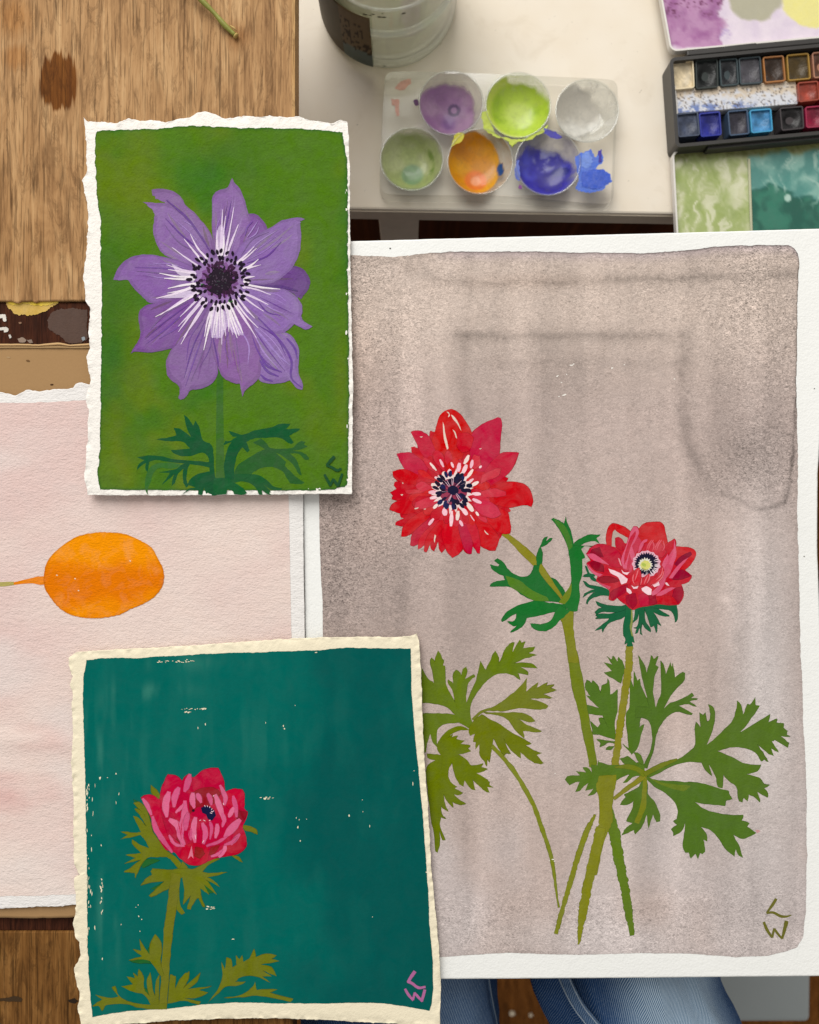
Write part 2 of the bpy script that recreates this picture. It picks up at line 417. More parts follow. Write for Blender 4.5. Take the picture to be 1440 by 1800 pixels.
# ================================================================== SETTING
v, f = box(-2.5, 2.5, -2.5, 2.5, FLOOR - 0.02, FLOOR)
o = mesh_obj('floor', v, f, M['floor']); o['kind'] = 'structure'
for i, (px, py, r) in enumerate([(900, 1780, 5), (933, 1783, 3.2)]):
    x, y, z = at(px, py, FLOOR)
    rr = r / S * (D - FLOOR) / D
    pts = ell(x, y, rr, rr * 0.85, 0.4, 14, 0.15)
    v = [(p[0], p[1], FLOOR + 0.004) for p in pts] + [(p[0] , p[1], FLOOR) for p in pts]; n = len(pts)
    mesh_obj('paint_drip', v, [list(range(n))] + [[j, n + j, n + (j + 1) % n, (j + 1) % n] for j in range(n)], M['speck'], bpy.data.objects['floor'])

# ---------------------------------------------------------------- wooden table on the left
T = empty('wooden_table', at(200, 900, FLOOR), 'worn wooden table with pale top plank and dark paint-marked middle rail', 'table')
TH = 0.018
def plank(name, pts, mat, z1, th=TH, jag=None, label=None):
    P = []
    v, f = prism(pts, z1 - th, z1); o = mesh_obj(name, v, f, mat, T); bevel(o, 0.0008)
    if label: o['label'] = label
    return o
# chipped lower edge of the pale plank
low = [(518, 529)] + [(x, 529 + 2.2 * (vnoise(x / 14.0, 0, 3) - .5) + (3.5 if 24 < x < 34 or 56 < x < 66 else 0)) for x in range(500, -120, -6)]
plank('plank', [(-130, -260), (519, -260), (518.5, 100)] + low + [(-130, 529)], M['oak'], 0.0, label='pale worn oak plank with a dark water stain')
plank('plank', [(-130, 531), (515, 531), (515, 1637), (-130, 1637)], M['dark_rail'], -0.0022, label='dark brown varnished rail smeared with yellow and white paint')
plank('plank', [(-130, 1637.6), (515, 1637.6), (515, 2300), (-130, 2300)], M['brown_oak'], -0.001, label='brown oak plank with small knots')
x0 = at(-130, 0)[0]; x1 = at(512, 0)[0]; y0 = at(0, 2290)[1]; y1 = at(0, -250)[1]
for (ax, ay) in ((x0, y1 - 0.05), (x1 - 0.15, y1 - 0.05), (x0, y0), (x1 - 0.15, y0)):
    v, f = box(ax, ax + 0.045, ay, ay + 0.045, FLOOR, -TH - 0.0008); o = mesh_obj('leg', v, f, M['brown_oak'], T); bevel(o, 0.002)
# lighter worn lip along the plank's right edge
v, f = prism([(512.5, -260), (518.8, -260), (518.2, 528), (513.5, 528)], -0.001, 0.00035); mesh_obj('edge_strip', v, f, M['end_grain'], T)

# paint smears on the rail
def paint_polys(name, polys, mat, parent, h, lift=0.0002, jitter=0.0, kind=None, sub=4, corner=55):
    """flat pieces of dried paint: polys = [(pixel outline, rgb[, alpha])]; h = height of the sheet below"""
    V = []; F = []; K = []
    for npoly, q in enumerate(polys):
        pts, rgb = q[0], q[1]; al = q[2] if len(q) > 2 else 0.0
        if sub > 1: pts = smooth(pts, sub, corner)
        if jitter: pts = [(x + rnd.gauss(0, jitter), y + rnd.gauss(0, jitter)) for x, y in pts]
        k = len(V); n = len(pts)
        ar = sum(pts[i][0] * pts[(i + 1) % n][1] - pts[(i + 1) % n][0] * pts[i][1] for i in range(n))
        if ar > 0: pts = pts[::-1]
        for x, y in pts:
            z = (h(x, y) if callable(h) else h) + lift + npoly * 1e-6
            V.append(at(x, y, z)); K.append((*C(*rgb), al))
        F.append(list(range(k, k + n)))
        if name in ('leaf', 'stem', 'petal', 'flower_head') and n > 6 and mat is not M['green_gouache']:
            # pigment pooled along the drying edge: a thin darker ribbon just outside the stroke
            Pn = np.array(pts); dd = np.roll(Pn, -1, 0) - np.roll(Pn, 1, 0); ll = np.hypot(dd[:, 0], dd[:, 1]) + 1e-6
            wn = np.clip(fbm(Pn[:, 0] * .08, Pn[:, 1] * .08, 900 + n, 3) * 2.2 - 0.55, 0.05, 1.3) * 0.95
            Q = Pn + np.stack([dd[:, 1] / ll, -dd[:, 0] / ll], 1) * -wn[:, None]
            cs = sum((Q[i - 1, 0] * Q[i, 1] - Q[i, 0] * Q[i - 1, 1]) for i in range(n)); co = sum((Pn[i - 1, 0] * Pn[i, 1] - Pn[i, 0] * Pn[i - 1, 1]) for i in range(n))
            if abs(cs) < abs(co): Q = 2 * Pn - Q
            kk = len(V)
            for src in (Pn, Q):
                for i, (x, y) in enumerate(src):
                    z = (h(x, y) if callable(h) else h) + lift + npoly * 1e-6 - 0.5e-6 - 0.4e-6 * i / n
                    V.append(at(x, y, z)); K.append((*(c * 0.62 for c in C(*rgb)), al))
            F += [[kk + i, kk + (i + 1) % n, kk + n + (i + 1) % n, kk + n + i] for i in range(n)]
    tiny = name in ('veins', 'paper_fleck', 'stamens', 'filaments', 'pale_strokes', 'eye_ticks', 'seed_marks', 'pink_strokes', 'red_strokes', 'red_lines', 'bare_paper', 'fleck', 'knot')
    return mesh_obj(name, V, F, mat, parent, K, kind=kind or ('stuff' if tiny and len(polys) > 1 else None))
RZ = -0.0022
def rough_edge(pts, amp, seed, step=1.2):
    p = smooth(pts, 3, 60); p = resample(p + [p[0]], n=max(20, int(sum(math.hypot(p[i][0] - p[i - 1][0], p[i][1] - p[i - 1][1]) for i in range(len(p))) / step)))[:-1]
    n = len(p); d = np.roll(p, -1, 0) - np.roll(p, 1, 0); l = np.hypot(d[:, 0], d[:, 1]) + 1e-6
    w = (fbm(p[:, 0] * .12, p[:, 1] * .12, seed, 3) - .5) * 1.6 + (fbm(p[:, 0] * .5, p[:, 1] * .5, seed + 3, 3) - .5) * 1.2
    return [tuple(q) for q in p + np.stack([-d[:, 1] / l, d[:, 0] / l], 1) * (w * amp)[:, None]]
def spill(name, polys, mat, parent, z, lift, amp):
    for i, (pts, rgb) in enumerate(polys): paint_polys(name, [(rough_edge(pts, amp, 500 + i + len(pts)), rgb)], mat, parent, z, lift + i * 3e-6, 0, sub=1)
R_ = lambda pts: Z(0, 500, 4.5, pts)
spill('paint_smear', [(R_([(40, 138), (120, 132), (300, 134), (470, 132), (440, 160), (380, 190), (330, 225), (230, 242), (120, 235), (90, 205), (60, 175)]), (206, 172, 92))], M['gouache'], T, RZ, 0.0003, 3.0)
spill('paint_smear', [(R_([(60, 132), (470, 131), (430, 152), (300, 165), (180, 155), (80, 160)]), (232, 202, 84))], M['gouache'], T, RZ, 0.0005, 3.0)
spill('paint_smear', [(R_([(370, 280), (430, 210), (520, 190), (690, 200), (690, 440), (560, 470), (470, 400), (400, 360)]), (92, 74, 66))], M['gouache'], T, RZ, 0.0003, 3.0)
spill('paint_smear', [(R_([(-20, 240), (45, 232), (50, 290), (25, 290), (20, 262), (-20, 265)]), (226, 220, 210)), (R_([(-20, 345), (50, 340), (68, 350), (60, 378), (30, 380), (25, 360), (-20, 365)]), (220, 214, 204)),
    (R_([(140, 430), (180, 415), (210, 440), (190, 460), (150, 455)]), (150, 132, 118)), (R_([(215, 440), (250, 435), (265, 460), (235, 465)]), (140, 124, 112)),
    (R_([(70, 400), (82, 395), (90, 420), (75, 425)]), (200, 196, 188)), (R_([(645, 420), (665, 410), (680, 440), (655, 448)]), (150, 160, 166)),
    (R_([(150, 300), (170, 298), (168, 310), (152, 310)]), (140, 110, 90))], M['gouache'], T, RZ, 0.0004, 1.6)
# knots and cracks in the lower plank
paint_polys('knot', [(Z(0, 1250, 3.273, [(-10, 1655), (40, 1650), (90, 1640), (130, 1655), (120, 1675), (60, 1672), (-10, 1670)]), (66, 50, 34)),
                     (Z(0, 1250, 3.273, [(390, 1662), (430, 1655), (450, 1668), (430, 1682), (395, 1675)]), (46, 36, 28))], M['gouache'], T, -0.001, 0.0002, 0.4)

# ---------------------------------------------------------------- white desk behind
K_ = empty('white_desk', at(900, 200, FLOOR), 'low white painted desk carrying the water jar and paint sets', 'desk')
fl = at(430, 364, DESK); fr = at(1900, 388, DESK)
top = [(fl[0], fl[1]), (fr[0], fr[1]), (fr[0], 1.30), (fl[0], 1.30)]
def prism_xy(P, z0, z1):
    n = len(P); v = [(x, y, z1) for x, y in P] + [(x, y, z0) for x, y in P]
    return v, [list(range(n))] + [[n + i for i in range(n)][::-1]] + [[i, n + i, n + (i + 1) % n, (i + 1) % n] for i in range(n)]
v, f = prism_xy(top, DESK - 0.016, DESK); o = mesh_obj('desk_top', v, f, M['desk'], K_); bevel(o, 0.0015)
def fy(x): return fl[1] + (fr[1] - fl[1]) * (x - fl[0]) / (fr[0] - fl[0])
v, f = prism_xy([(fl[0] + .002, fy(fl[0]) - 0.001), (fr[0] - .002, fr[1] - 0.001), (fr[0] - .002, fr[1] + 0.004), (fl[0] + .002, fy(fl[0]) + 0.004)], DESK - 0.017, DESK - 0.002)
mesh_obj('edge_trim', v, f, M['desk_edge'], K_)
v, f = box(fl[0] + .01, fr[0] - .01, 0.30, 0.315, FLOOR + 0.1, DESK - 0.0165); mesh_obj('shade_panel', v, f, M['dark_rail'], K_)  # dark panel added below the top to keep the gap under the desk dark
lx0 = at(664, 0, DESK - 0.02)[0]; lx1 = at(737, 0, DESK - 0.02)[0]
for (a, b_) in ((lx0, fy(lx0) + 0.006), (fr[0] - 0.06, fr[1] + 0.01), (lx0, 1.25), (fr[0] - 0.06, 1.25)):
    v, f = box(a, a + (lx1 - lx0), b_, b_ + 0.03, FLOOR, DESK - 0.0155); o = mesh_obj('leg', v, f, M['desk_edge'], K_); bevel(o, 0.001)

# ---------------------------------------------------------------- lap board carrying the large sheet
v, f = prism([(523, 436), (1424, 412), (1420, 930), (1428, 1704), (528, 1708)], -0.0082, -0.0003)
o = mesh_obj('drawing_board', v, f, M['brown_oak']); bevel(o, 0.001)
o['label'] = 'thin wooden drawing board hidden under the large grey anemone painting'; o['category'] = 'drawing board'

# ================================================================== SHEETS
def ring(poly, seed, amp, freq=0.25, teeth=0.0):
    """add raggedness to an open boundary polyline (pixels)"""
    return poly
def ragged(pts, n, ts, seed, amp, f1=0.05, f2=0.35):
    p = resample(pts, ts=ts)
    d = np.gradient(p, axis=0); l = np.hypot(d[:, 0], d[:, 1]); nx = -d[:, 1] / l; ny = d[:, 0] / l
    s = np.r_[0, np.cumsum(np.hypot(*np.diff(p, axis=0).T))]
    w = (fbm(s * f1, s * 0 + seed, seed, 3) - 0.5) * 1.4 + (fbm(s * f2, s * 0 + seed * 3.1, seed + 5, 3) - 0.5) * 1.0
    win = np.minimum(1, np.minimum(np.arange(n), np.arange(n)[::-1]) / 3.0)
    return p + np.stack([nx, ny], 1) * (w * amp * win)[:, None]
def params(n, edge=0):
    """0..1 parameters, with extra lines close to both ends"""
    t = np.linspace(0, 1, n - 2 * edge)
    if edge:
        e = t[1] * np.linspace(0, 1, edge + 2)[1:-1] ** 1.0 * 1.0
        t = np.r_[t[0], e, t[1:-1], 1 - e[::-1], t[-1]]
    return t
def patch(top, right, bottom, left, nu, nv, seed, amp, edge=2, f1=0.05, f2=0.35):
    """Coons patch in pixel space; top/bottom run left>right, left/right run top>bottom. amp = (t,r,b,l)"""
    tu = params(nu, edge); tv = params(nv, edge)
    Tt = ragged(top, nu, tu, seed + 1, amp[0], f1, f2); B = ragged(bottom, nu, tu, seed + 2, amp[2], f1, f2)
    L = ragged(left, nv, tv, seed + 3, amp[3], f1, f2); R = ragged(right, nv, tv, seed + 4, amp[1], f1, f2)
    c00 = (Tt[0] + L[0]) / 2; c10 = (Tt[-1] + R[0]) / 2; c01 = (B[0] + L[-1]) / 2; c11 = (B[-1] + R[-1]) / 2
    Tt[0] = L[0] = c00; Tt[-1] = R[0] = c10; B[0] = L[-1] = c01; B[-1] = R[-1] = c11
    u = tu[None, :, None]; v = tv[:, None, None]
    P = (1 - v) * Tt[None] + v * B[None] + (1 - u) * L[:, None] + u * R[:, None] \
        - ((1 - u) * (1 - v) * c00 + u * (1 - v) * c10 + (1 - u) * v * c01 + u * v * c11)
    return P, tu, tv
def grid_faces(nv, nu, k=0):
    i = np.arange(nv - 1)[:, None] * nu + np.arange(nu - 1)[None, :] + k
    return np.stack([i, i + nu, i + nu + 1, i + 1], -1).reshape(-1, 4)
def px_world(P, z):
    k = (D - z) / D / S
    return np.stack([(P[..., 0] - 720) * k, (900 - P[..., 1]) * k, z], -1).reshape(-1, 3)
def sheet(name, parent, mat, sides, nu, nv, seed, amp, h, thick, deckle=0.0, f1=0.05, f2=0.35):
    P, tu, tv = patch(*sides, nu, nv, seed, amp, 2, f1, f2)
    z = h(P[..., 0], P[..., 1])
    if deckle:
        de = np.minimum(np.minimum(tu, 1 - tu)[None, :] * nu, np.minimum(tv, 1 - tv)[:, None] * nv)
        rim = np.exp(-(de / 3.2) ** 2)
        z = z + deckle * rim * (fbm(P[..., 0] * 0.12, P[..., 1] * 0.12, seed + 9, 3) - 0.62)
    top = px_world(P, z); bot = px_world(P, z - thick)
    bot[:, :2] = top[:, :2]
    n = nu * nv
    F = grid_faces(nv, nu).tolist() + [q[::-1] for q in grid_faces(nv, nu, n).tolist()]
    rim = list(range(nu)) + [r * nu + nu - 1 for r in range(1, nv)] + [(nv - 1) * nu + c for c in range(nu - 2, -1, -1)] + [r * nu for r in range(nv - 2, 0, -1)]
    m_ = len(rim)
    F += [[rim[i], rim[(i + 1) % m_], n + rim[(i + 1) % m_], n + rim[i]] for i in range(m_)]
    return mesh_obj(name, np.r_[top, bot], F, mat, parent, smooth_shade=True)
def ground(name, parent, mat, sides, nu, nv, seed, amp, h, lift, colfn, f1=0.05, f2=0.35, edge=3):
    P, tu, tv = patch(*sides, nu, nv, seed, amp, edge, f1, f2)
    z = h(P[..., 0], P[..., 1]) + lift
    X = P[..., 0].ravel(); Y = P[..., 1].ravel()
    U = np.repeat(tu[None], nv, 0).ravel(); V = np.repeat(tv[:, None], nu, 1).ravel()
    c, a = colfn(X, Y, U, V)
    return mesh_obj(name, px_world(P, z), grid_faces(nv, nu).tolist(), mat, parent, np.c_[np.clip(c, 0.002, 0.95), a], smooth_shade=True)

def lerp(a, b, t): return a + (b - a) * t[:, None]
def gauss(X, Y, cx, cy, sx, sy): return np.exp(-(((X - cx) / sx) ** 2 + ((Y - cy) / sy) ** 2))
def seg_dist(X, Y, pts):
    d = np.full(X.shape, 1e9)
    for (x0, y0), (x1, y1) in zip(pts[:-1], pts[1:]):
        vx, vy = x1 - x0, y1 - y0; t = np.clip(((X - x0) * vx + (Y - y0) * vy) / (vx * vx + vy * vy), 0, 1)
        d = np.minimum(d, np.hypot(X - x0 - t * vx, Y - y0 - t * vy))
    return d

# ---------------------------------------------------------------- kraft card
v = None
hk = lambda x, y: 0.0 * np.asarray(x, float) + 0.0018
kc = empty('kraft_card', at(200, 1100, -0.0022), 'brown kraft card lying under the pale pink painting', 'card')
sheet('card', kc, M['kraft'], ([(-70, 607), (40, 606), (90, 605.5), (130, 606), (160, 605), (500, 606)], [(500, 606), (502, 1612)],
      [(-70, 1612), (60, 1614), (135, 1613), (300, 1612), (502, 1612)], [(-70, 607), (-70, 1612)]), 60, 80, 21, (1.6, 0.5, 2.0, 0.5), hk, 0.0036, 0.0004)
sheet('torn_ply', kc, m_paper('torn_kraft', C(196, 162, 116), 0.2), ([(-70, 604.5), (10, 604), (50, 604.5), (68, 606), (90, 603), (105, 602), (122, 606), (160, 603), (400, 603)], [(400, 603), (400, 611)],
      [(-70, 612), (150, 612), (400, 611)], [(-70, 604.5), (-70, 612)]), 90, 6, 23, (1.0, 0, 0.4, 0), lambda x, y: 0.0 * np.asarray(x, float) + 0.0024 + 0.00005 * (612 - np.asarray(y)), 0.0004)
paint_polys('fleck', [(ell(49, 634, 3.5, 1.6, 0.2), (120, 90, 60)), (ell(91, 676, 3, 1.2, -0.1), (70, 45, 30)), (ell(15, 628, 4, 0.8, 0.1), (190, 160, 120))], M['gouache'], kc, hk, 0.0002)

# ---------------------------------------------------------------- pink painting with orange fruit
def hp(x, y):
    x = np.asarray(x, float); y = np.asarray(y, float)
    return 0.0026 + 0.0012 * ((y - 1150) / 450) ** 2 + 0.0007 * (fbm(x / 170, y / 90, 41, 2) - 0.3) * (1 - 0.95 * np.exp(-(((x - 150) / 230) ** 4 + ((y - 1010) / 130) ** 4))) + 0.0007 * np.exp(-((y - 1300 - 0.06 * x) / 16) ** 2) * sstep(300, 0, x)
pk = empty('orange_fruit_painting', at(230, 1150, 0.0018), 'pale pink painting of an orange oval fruit, on kraft card', 'painting')
sheet('paper_sheet', pk, M['pink_sheet'], (
    [(-70, 690), (0, 689), (27, 695), (48, 684), (66, 687), (110, 684), (129, 682), (133, 673), (144, 671), (156, 675), (300, 678), (532, 680)],
    [(532, 680), (533, 870), (534, 1000), (536, 1120), (538, 1590)],
    [(-70, 1602), (0, 1598), (40, 1595), (86, 1594), (131, 1590), (300, 1588), (538, 1586)],
    [(-70, 690), (-70, 1602)]), 150, 220, 31, (2.2, 0.5, 2.4, 1), hp, 0.0005, 0.0006)
def pink_col(X, Y, U, V):
    a = npC((232, 214, 205)); b = npC((224, 198, 192)); r = npC((216, 170, 164)); g = npC((226, 215, 210))
    c = lerp(a[None].repeat(len(X), 0), b, sstep(0.25, 0.75, fbm(X / 260, Y / 160, 3, 3)))
    c = lerp(c, r, 0.7 * sstep(0.42, 0.75, fbm(X / 200, Y / 70, 8, 3)) * gauss(X, Y, 60, 1390, 260, 150))
    c = lerp(c, g, 0.6 * sstep(0.45, 0.8, fbm(X / 160, Y / 90, 12, 3)))
    return c, 0 * X + 0.05
ground('painted_ground', pk, M['pink_wash'], (
    [(-70, 709), (60, 708), (150, 704), (300, 704), (505, 704)], [(505, 704), (507.5, 870), (510, 1000), (512.5, 1120), (514, 1570)],
    [(-70, 1577), (40, 1575), (131, 1572), (514, 1568)], [(-70, 709), (-70, 1577)]), 150, 220, 33, (2.0, 0.6, 2.0, 0), hp, 0.00012, pink_col)
O_ = lambda p: Z(0, 880, 2.667, p)
oval = smooth(O_([(205, 350), (225, 280), (280, 220), (360, 170), (440, 150), (500, 148), (580, 155), (650, 182), (710, 220), (745, 280), (768, 330), (765, 390), (730, 445), (670, 485), (610, 510), (560, 535), (480, 550), (400, 550), (330, 535), (280, 505), (240, 460), (210, 410)]), 6)
oc = np.array(oval).mean(0); V = []; K = []; F = []; no = len(oval); nr = 26
for i in range(nr + 1):
    t = 0.02 + 0.98 * i / nr
    for x, y in oval:
        px, py = oc[0] + (x - oc[0]) * t, oc[1] + (y - oc[1]) * t
        if i == nr: px += rnd.gauss(0, .3); py += rnd.gauss(0, .3)
        V.append(at(px, py, float(hp(px, py)) + 0.0003))
        n = float(fbm(px / 90, py / 60, 61, 4)); w_ = float(sstep(.35, .75, n + 0.25 * (py - oc[1]) / 80 * (1 if px > 110 else .3)))
        c = np.array(npC((242, 148, 12))) * (1 - w_) + np.array(npC((226, 120, 10))) * w_
        K.append((*(c * (1 - 0.26 * float(sstep(.965, 1.0, t)))), 0.05))
F = [[i * no + k, i * no + (k + 1) % no, (i + 1) * no + (k + 1) % no, (i + 1) * no + k] for i in range(nr) for k in range(no)] + [list(range(no))[::-1]]
F = [q[::-1] for q in F]
fr_ = mesh_obj('fruit', V, F, M['pink_wash'], pk, K, smooth_shade=True)
paint_polys('stalk', [(O_([(55, 385), (150, 362), (180, 356), (212, 355), (212, 394), (190, 395), (150, 388), (55, 396)]), (232, 134, 34)), (O_([(-160, 388), (0, 382), (64, 380), (66, 396), (0, 404), (-160, 410)]), (176, 164, 92))], M['pink_wash'], pk, hp, 0.00022, 0.2)
paint_polys('paper_fleck', [(ell(*O_([p])[0], 1.6, 1.1, 0.3), (240, 214, 180)) for p in [(610, 283), (267, 350), (368, 422), (352, 366)]], M['pink_wash'], fr_, hp, 0.0004)

# ---------------------------------------------------------------- large grey painting of red anemones
def hg(x, y):
    x = np.asarray(x, float); y = np.asarray(y, float)
    return 0.0009 + 0.0006 * sstep(1405, 1460, x)
gp = empty('red_anemone_painting', at(980, 1080, -0.0003), 'large painting of two red anemones on a grey wash, white border', 'painting')
sheet('paper_sheet', gp, M['white_paper'], (
    [(528, 427), (620, 424), (900, 416.5), (1200, 409), (1455, 401.5)],
    [(1455, 401.5), (1446, 700), (1437.5, 830), (1436.5, 960), (1442, 1110), (1448, 1260), (1455, 1716)],
    [(545, 1723), (775, 1721), (1100, 1719), (1455, 1715.5)],
    [(528, 427), (533, 870), (537, 1115), (545, 1723)]), 120, 170, 55, (0.4, 0.4, 0.3, 0.3), hg, 0.0005, 0)
gs_top = [(560, 449), (619, 448.6), (664, 450), (692, 452), (733, 447), (794, 442), (878, 442), (947, 442), (1000, 444), (1070, 444), (1140, 445), (1207, 440), (1257, 433), (1323, 431), (1387, 431), (1397, 437), (1403, 446)]
gs_right = [(1403, 446), (1405, 456), (1404, 480), (1402, 533), (1400, 667), (1401, 717), (1403, 800), (1402, 900), (1405, 1000), (1406, 1100), (1408, 1150), (1413, 1280), (1418, 1380), (1419, 1500), (1417, 1600), (1412, 1648), (1400, 1666)]
gs_bot = [(576, 1684), (774, 1683), (831, 1679), (863, 1676), (900, 1675), (975, 1678), (1050, 1678), (1125, 1675.5), (1200, 1676), (1260, 1680), (1294, 1683), (1350, 1680), (1385, 1672), (1400, 1666)]
gs_left = [(560, 449), (560, 700), (561, 870), (562, 944), (564, 1000), (567, 1060), (567.6, 1116), (576, 1684)]
def grey_col(X, Y, U, V):
    warm = npC((198, 182, 171)); base = npC((187, 170, 163)); cool = npC((194, 184, 182)); dk = npC((134, 118, 114))
    c = base[None].repeat(len(X), 0)
    c = lerp(c, warm, sstep(760, 520, Y) * 0.9)
    c = lerp(c, cool, 0.8 * sstep(1150, 1500, Y) * sstep(0.3, 0.65, fbm(X / 150, Y / 200, 61, 3)))
    c = lerp(c, npC((212, 204, 202)), 0.85 * gauss(X, Y, 1345, 1240, 60, 340) + 0.35 * gauss(X, Y, 1000, 1650, 200, 40))
    # soft brushed bands, mostly vertical
    band = fbm(X / 46 + 0.4 * fbm(X / 150, Y / 150, 4, 2), Y / 700, 66, 3) - 0.5
    k = 1 + band * 0.44 + (fbm(X / 90, Y / 120, 71, 4) - 0.5) * 0.16 + (fbm(X / 12, Y / 9, 72, 3) - 0.5) * 0.10
    def blob(cx, cy, sx, sy, a): 
        nonlocal k; k = k * (1 - a * gauss(X, Y, cx, cy, sx, sy))
    def line(pts, w, a, wob=5):
        nonlocal k
        xx = X + wob * (fbm(X / 25, Y / 25, 77, 3) - 0.5); yy = Y + wob * (fbm(X / 25, Y / 25, 78, 3) - 0.5)
        brk = 0.75 + 0.5 * sstep(.3, .7, fbm(X / 40, Y / 40, 79, 3))
        k = k * (1 - a * brk * (0.42 + 0.5 * fbm(X / 5, Y / 22, 80, 3)) * (0.75 * np.exp(-(seg_dist(xx, yy, pts) / w) ** 2) + 0.75 * np.exp(-(seg_dist(xx, yy, pts) / (w * 2.4)) ** 2)))
    for sx_, sw, y0_, y1_, am in ((645, 16, 560, 900, .08), (700, 10, 560, 860, -.06), (985, 12, 540, 1120, .08), (1120, 10, 600, 1000, .05), (905, 8, 640, 900, -.05), (760, 9, 640, 720, -.06), (1330, 14, 900, 1500, .07), (1250, 10, 900, 1500, -.06), (850, 12, 1180, 1650, .06), (1190, 10, 1150, 1640, .05), (1040, 12, 1350, 1640, -.05)):
        k = k * (1 + am * np.exp(-((X - sx_ + 8 * (fbm(Y / 120, X * 0, 88, 2) - .5)) / sw) ** 2) * sstep(y0_ - 40, y0_ + 40, Y) * sstep(y1_ + 40, y1_ - 40, Y))
    blob(600, 1000, 60, 160, 0.27); blob(690, 1050, 60, 120, 0.16); blob(600, 640, 40, 90, 0.14)
    blob(1310, 795, 50, 50, 0.30); blob(1275, 690, 26, 110, 0.18); blob(1360, 800, 40, 90, 0.12); blob(1370, 600, 30, 120, 0.08)
    blob(1060, 690, 130, 60, 0.07); blob(1000, 670, 60, 50, 0.08); blob(780, 1100, 60, 120, 0.10)
    blob(640, 520, 60, 60, -0.05); blob(930, 545, 260, 30, -0.06); blob(1300, 950, 30, 90, -0.07); blob(720, 700, 40, 120, -0.07)
    line([(806, 590), (1205, 590)], 6, 0.26, 8); line([(806, 578), (1200, 580)], 5, -0.05)
    line([(816, 590), (815, 660), (824, 730)], 7, 0.13); line([(850, 640), (1000, 638), (1190, 640)], 7, 0.11, 10)
    line([(1203, 590), (1198, 700), (1206, 770), (1238, 842)], 7, 0.26, 8)
    line([(720, 470), (785, 495), (870, 499), (1000, 494), (1160, 490), (1290, 486), (1400, 482)], 6, 0.26, 12)
    line([(1270, 868), (1300, 878), (1322, 890), (1352, 895), (1380, 884)], 2.4, 0.34, 9)
    line([(1380, 884), (1390, 850), (1394, 800), (1399, 735), (1401, 700)], 1.8, 0.55, 9)
    line([(1240, 845), (1275, 868)], 14, 0.10); line([(730, 960), (712, 1010), (706, 1110)], 12, 0.14)
    line([(592, 880), (596, 1120)], 9, 0.10); line([(970, 1280), (968, 1500)], 8, 0.10); line([(1296, 1120), (1292, 1420)], 10, 0.09)
    line([(1160, 1150), (1150, 1450)], 14, 0.05); line([(880, 1250), (890, 1480)], 16, 0.05); line([(1060, 600), (1058, 690)], 7, 0.07)
    line([(980, 1580), (1250, 1575)], 5, -0.06, 14); line([(1270, 1640), (1262, 1675)], 4, 0.05)
    # lighter lifted corner and bloom dots
    k = k * (1 + 0.07 * sstep(1262, 1275, X) * sstep(1628, 1640, Y))
    for bx, by in ((1163, 784), (1140, 876), (1278, 1055), (1268, 1052)): k = k * (1 + 0.16 * gauss(X, Y, bx, by, 7, 7))
    # pigment line along the wet edge
    top = np.exp(-((V * 1235) / 2.6) ** 2) * sstep(700, 790, X); rt = np.exp(-(((1 - U) * 840) / 2.2) ** 2) * sstep(760, 700, Y)
    k = k * (1 - 0.58 * np.clip(top + rt, 0, 1)) * (1 - 0.12 * np.exp(-((V * 1235) / 16) ** 2))
    k = k * (1 - 0.10 * np.exp(-(((1 - V) * 1235) / 5) ** 2) - 0.10 * np.exp(-(((1 - U) * 840) / 6) ** 2))
    c = c * np.clip(k, 0.3, 1.4)[:, None]
    c[:, 2] *= 1 + 0.12 * np.exp(-((V * 1235) / 12) ** 2) * sstep(740, 820, X)
    redd = 0.6 * gauss(X, Y, 620, 640, 60, 120) + 0.4 * gauss(X, Y, 930, 495, 120, 14) + 0.3 * gauss(X, Y, 650, 930, 60, 60)
    c[:, 0] *= 1 + 0.07 * redd; c[:, 2] *= 1 - 0.05 * redd
    g = 0.20 + 0.34 * sstep(800, 600, X) * sstep(1250, 1000, Y) + 0.26 * sstep(1180, 1330, X) * sstep(950, 800, Y) + 0.10 * sstep(700, 500, Y)
    g = (g + 0.14 * sstep(1540, 1620, Y)) * (0.6 + 0.8 * fbm(X / 60, Y / 60, 83, 3))
    return c, 1.75 * g
ground('painted_ground', gp, M['wash'], (gs_top, gs_right, gs_bot, gs_left), 300, 420, 57, (1.6, 1.8, 1.2, 0.8), hg, 0.00012, grey_col, 0.05, 0.30, 3)

layer = [0]          # paint piles up: each new stroke lies a micron above the last one
def P_(name, polys, mat, parent, h, jitter=0.25, **kw):
    o = paint_polys(name, polys, mat, parent, h, 0.00015 + layer[0] * 1e-6, jitter, **kw)
    layer[0] += len(polys)
    return o
def plane_h(A, B, Cx=0.0):
    """height at a photo pixel of a flat sheet z = A + B*Y + Cx*X"""
    def h(px, py):
        q = (900.0 - np.asarray(py, float)) / (S * D); p = (np.asarray(px, float) - 720.0) / (S * D)
        g = B * q + Cx * p
        return (A + g * D) / (1 + g)
    return h

G = M['gouache']
Rr = lambda p: Z(660, 700, 4.8, p); Ss = lambda p: Z(860, 880, 3.789, p); Ff = lambda p: Z(1010, 900, 6.545, p)
Cc = lambda p: Z(740, 1080, 4.284, p); Dd = lambda p: Z(980, 1120, 3.2727, p); Tt_ = lambda p: Z(980, 1120, 5.538, p); Bb = lambda p: Z(900, 1440, 2.667, p)
layer[0] = 0
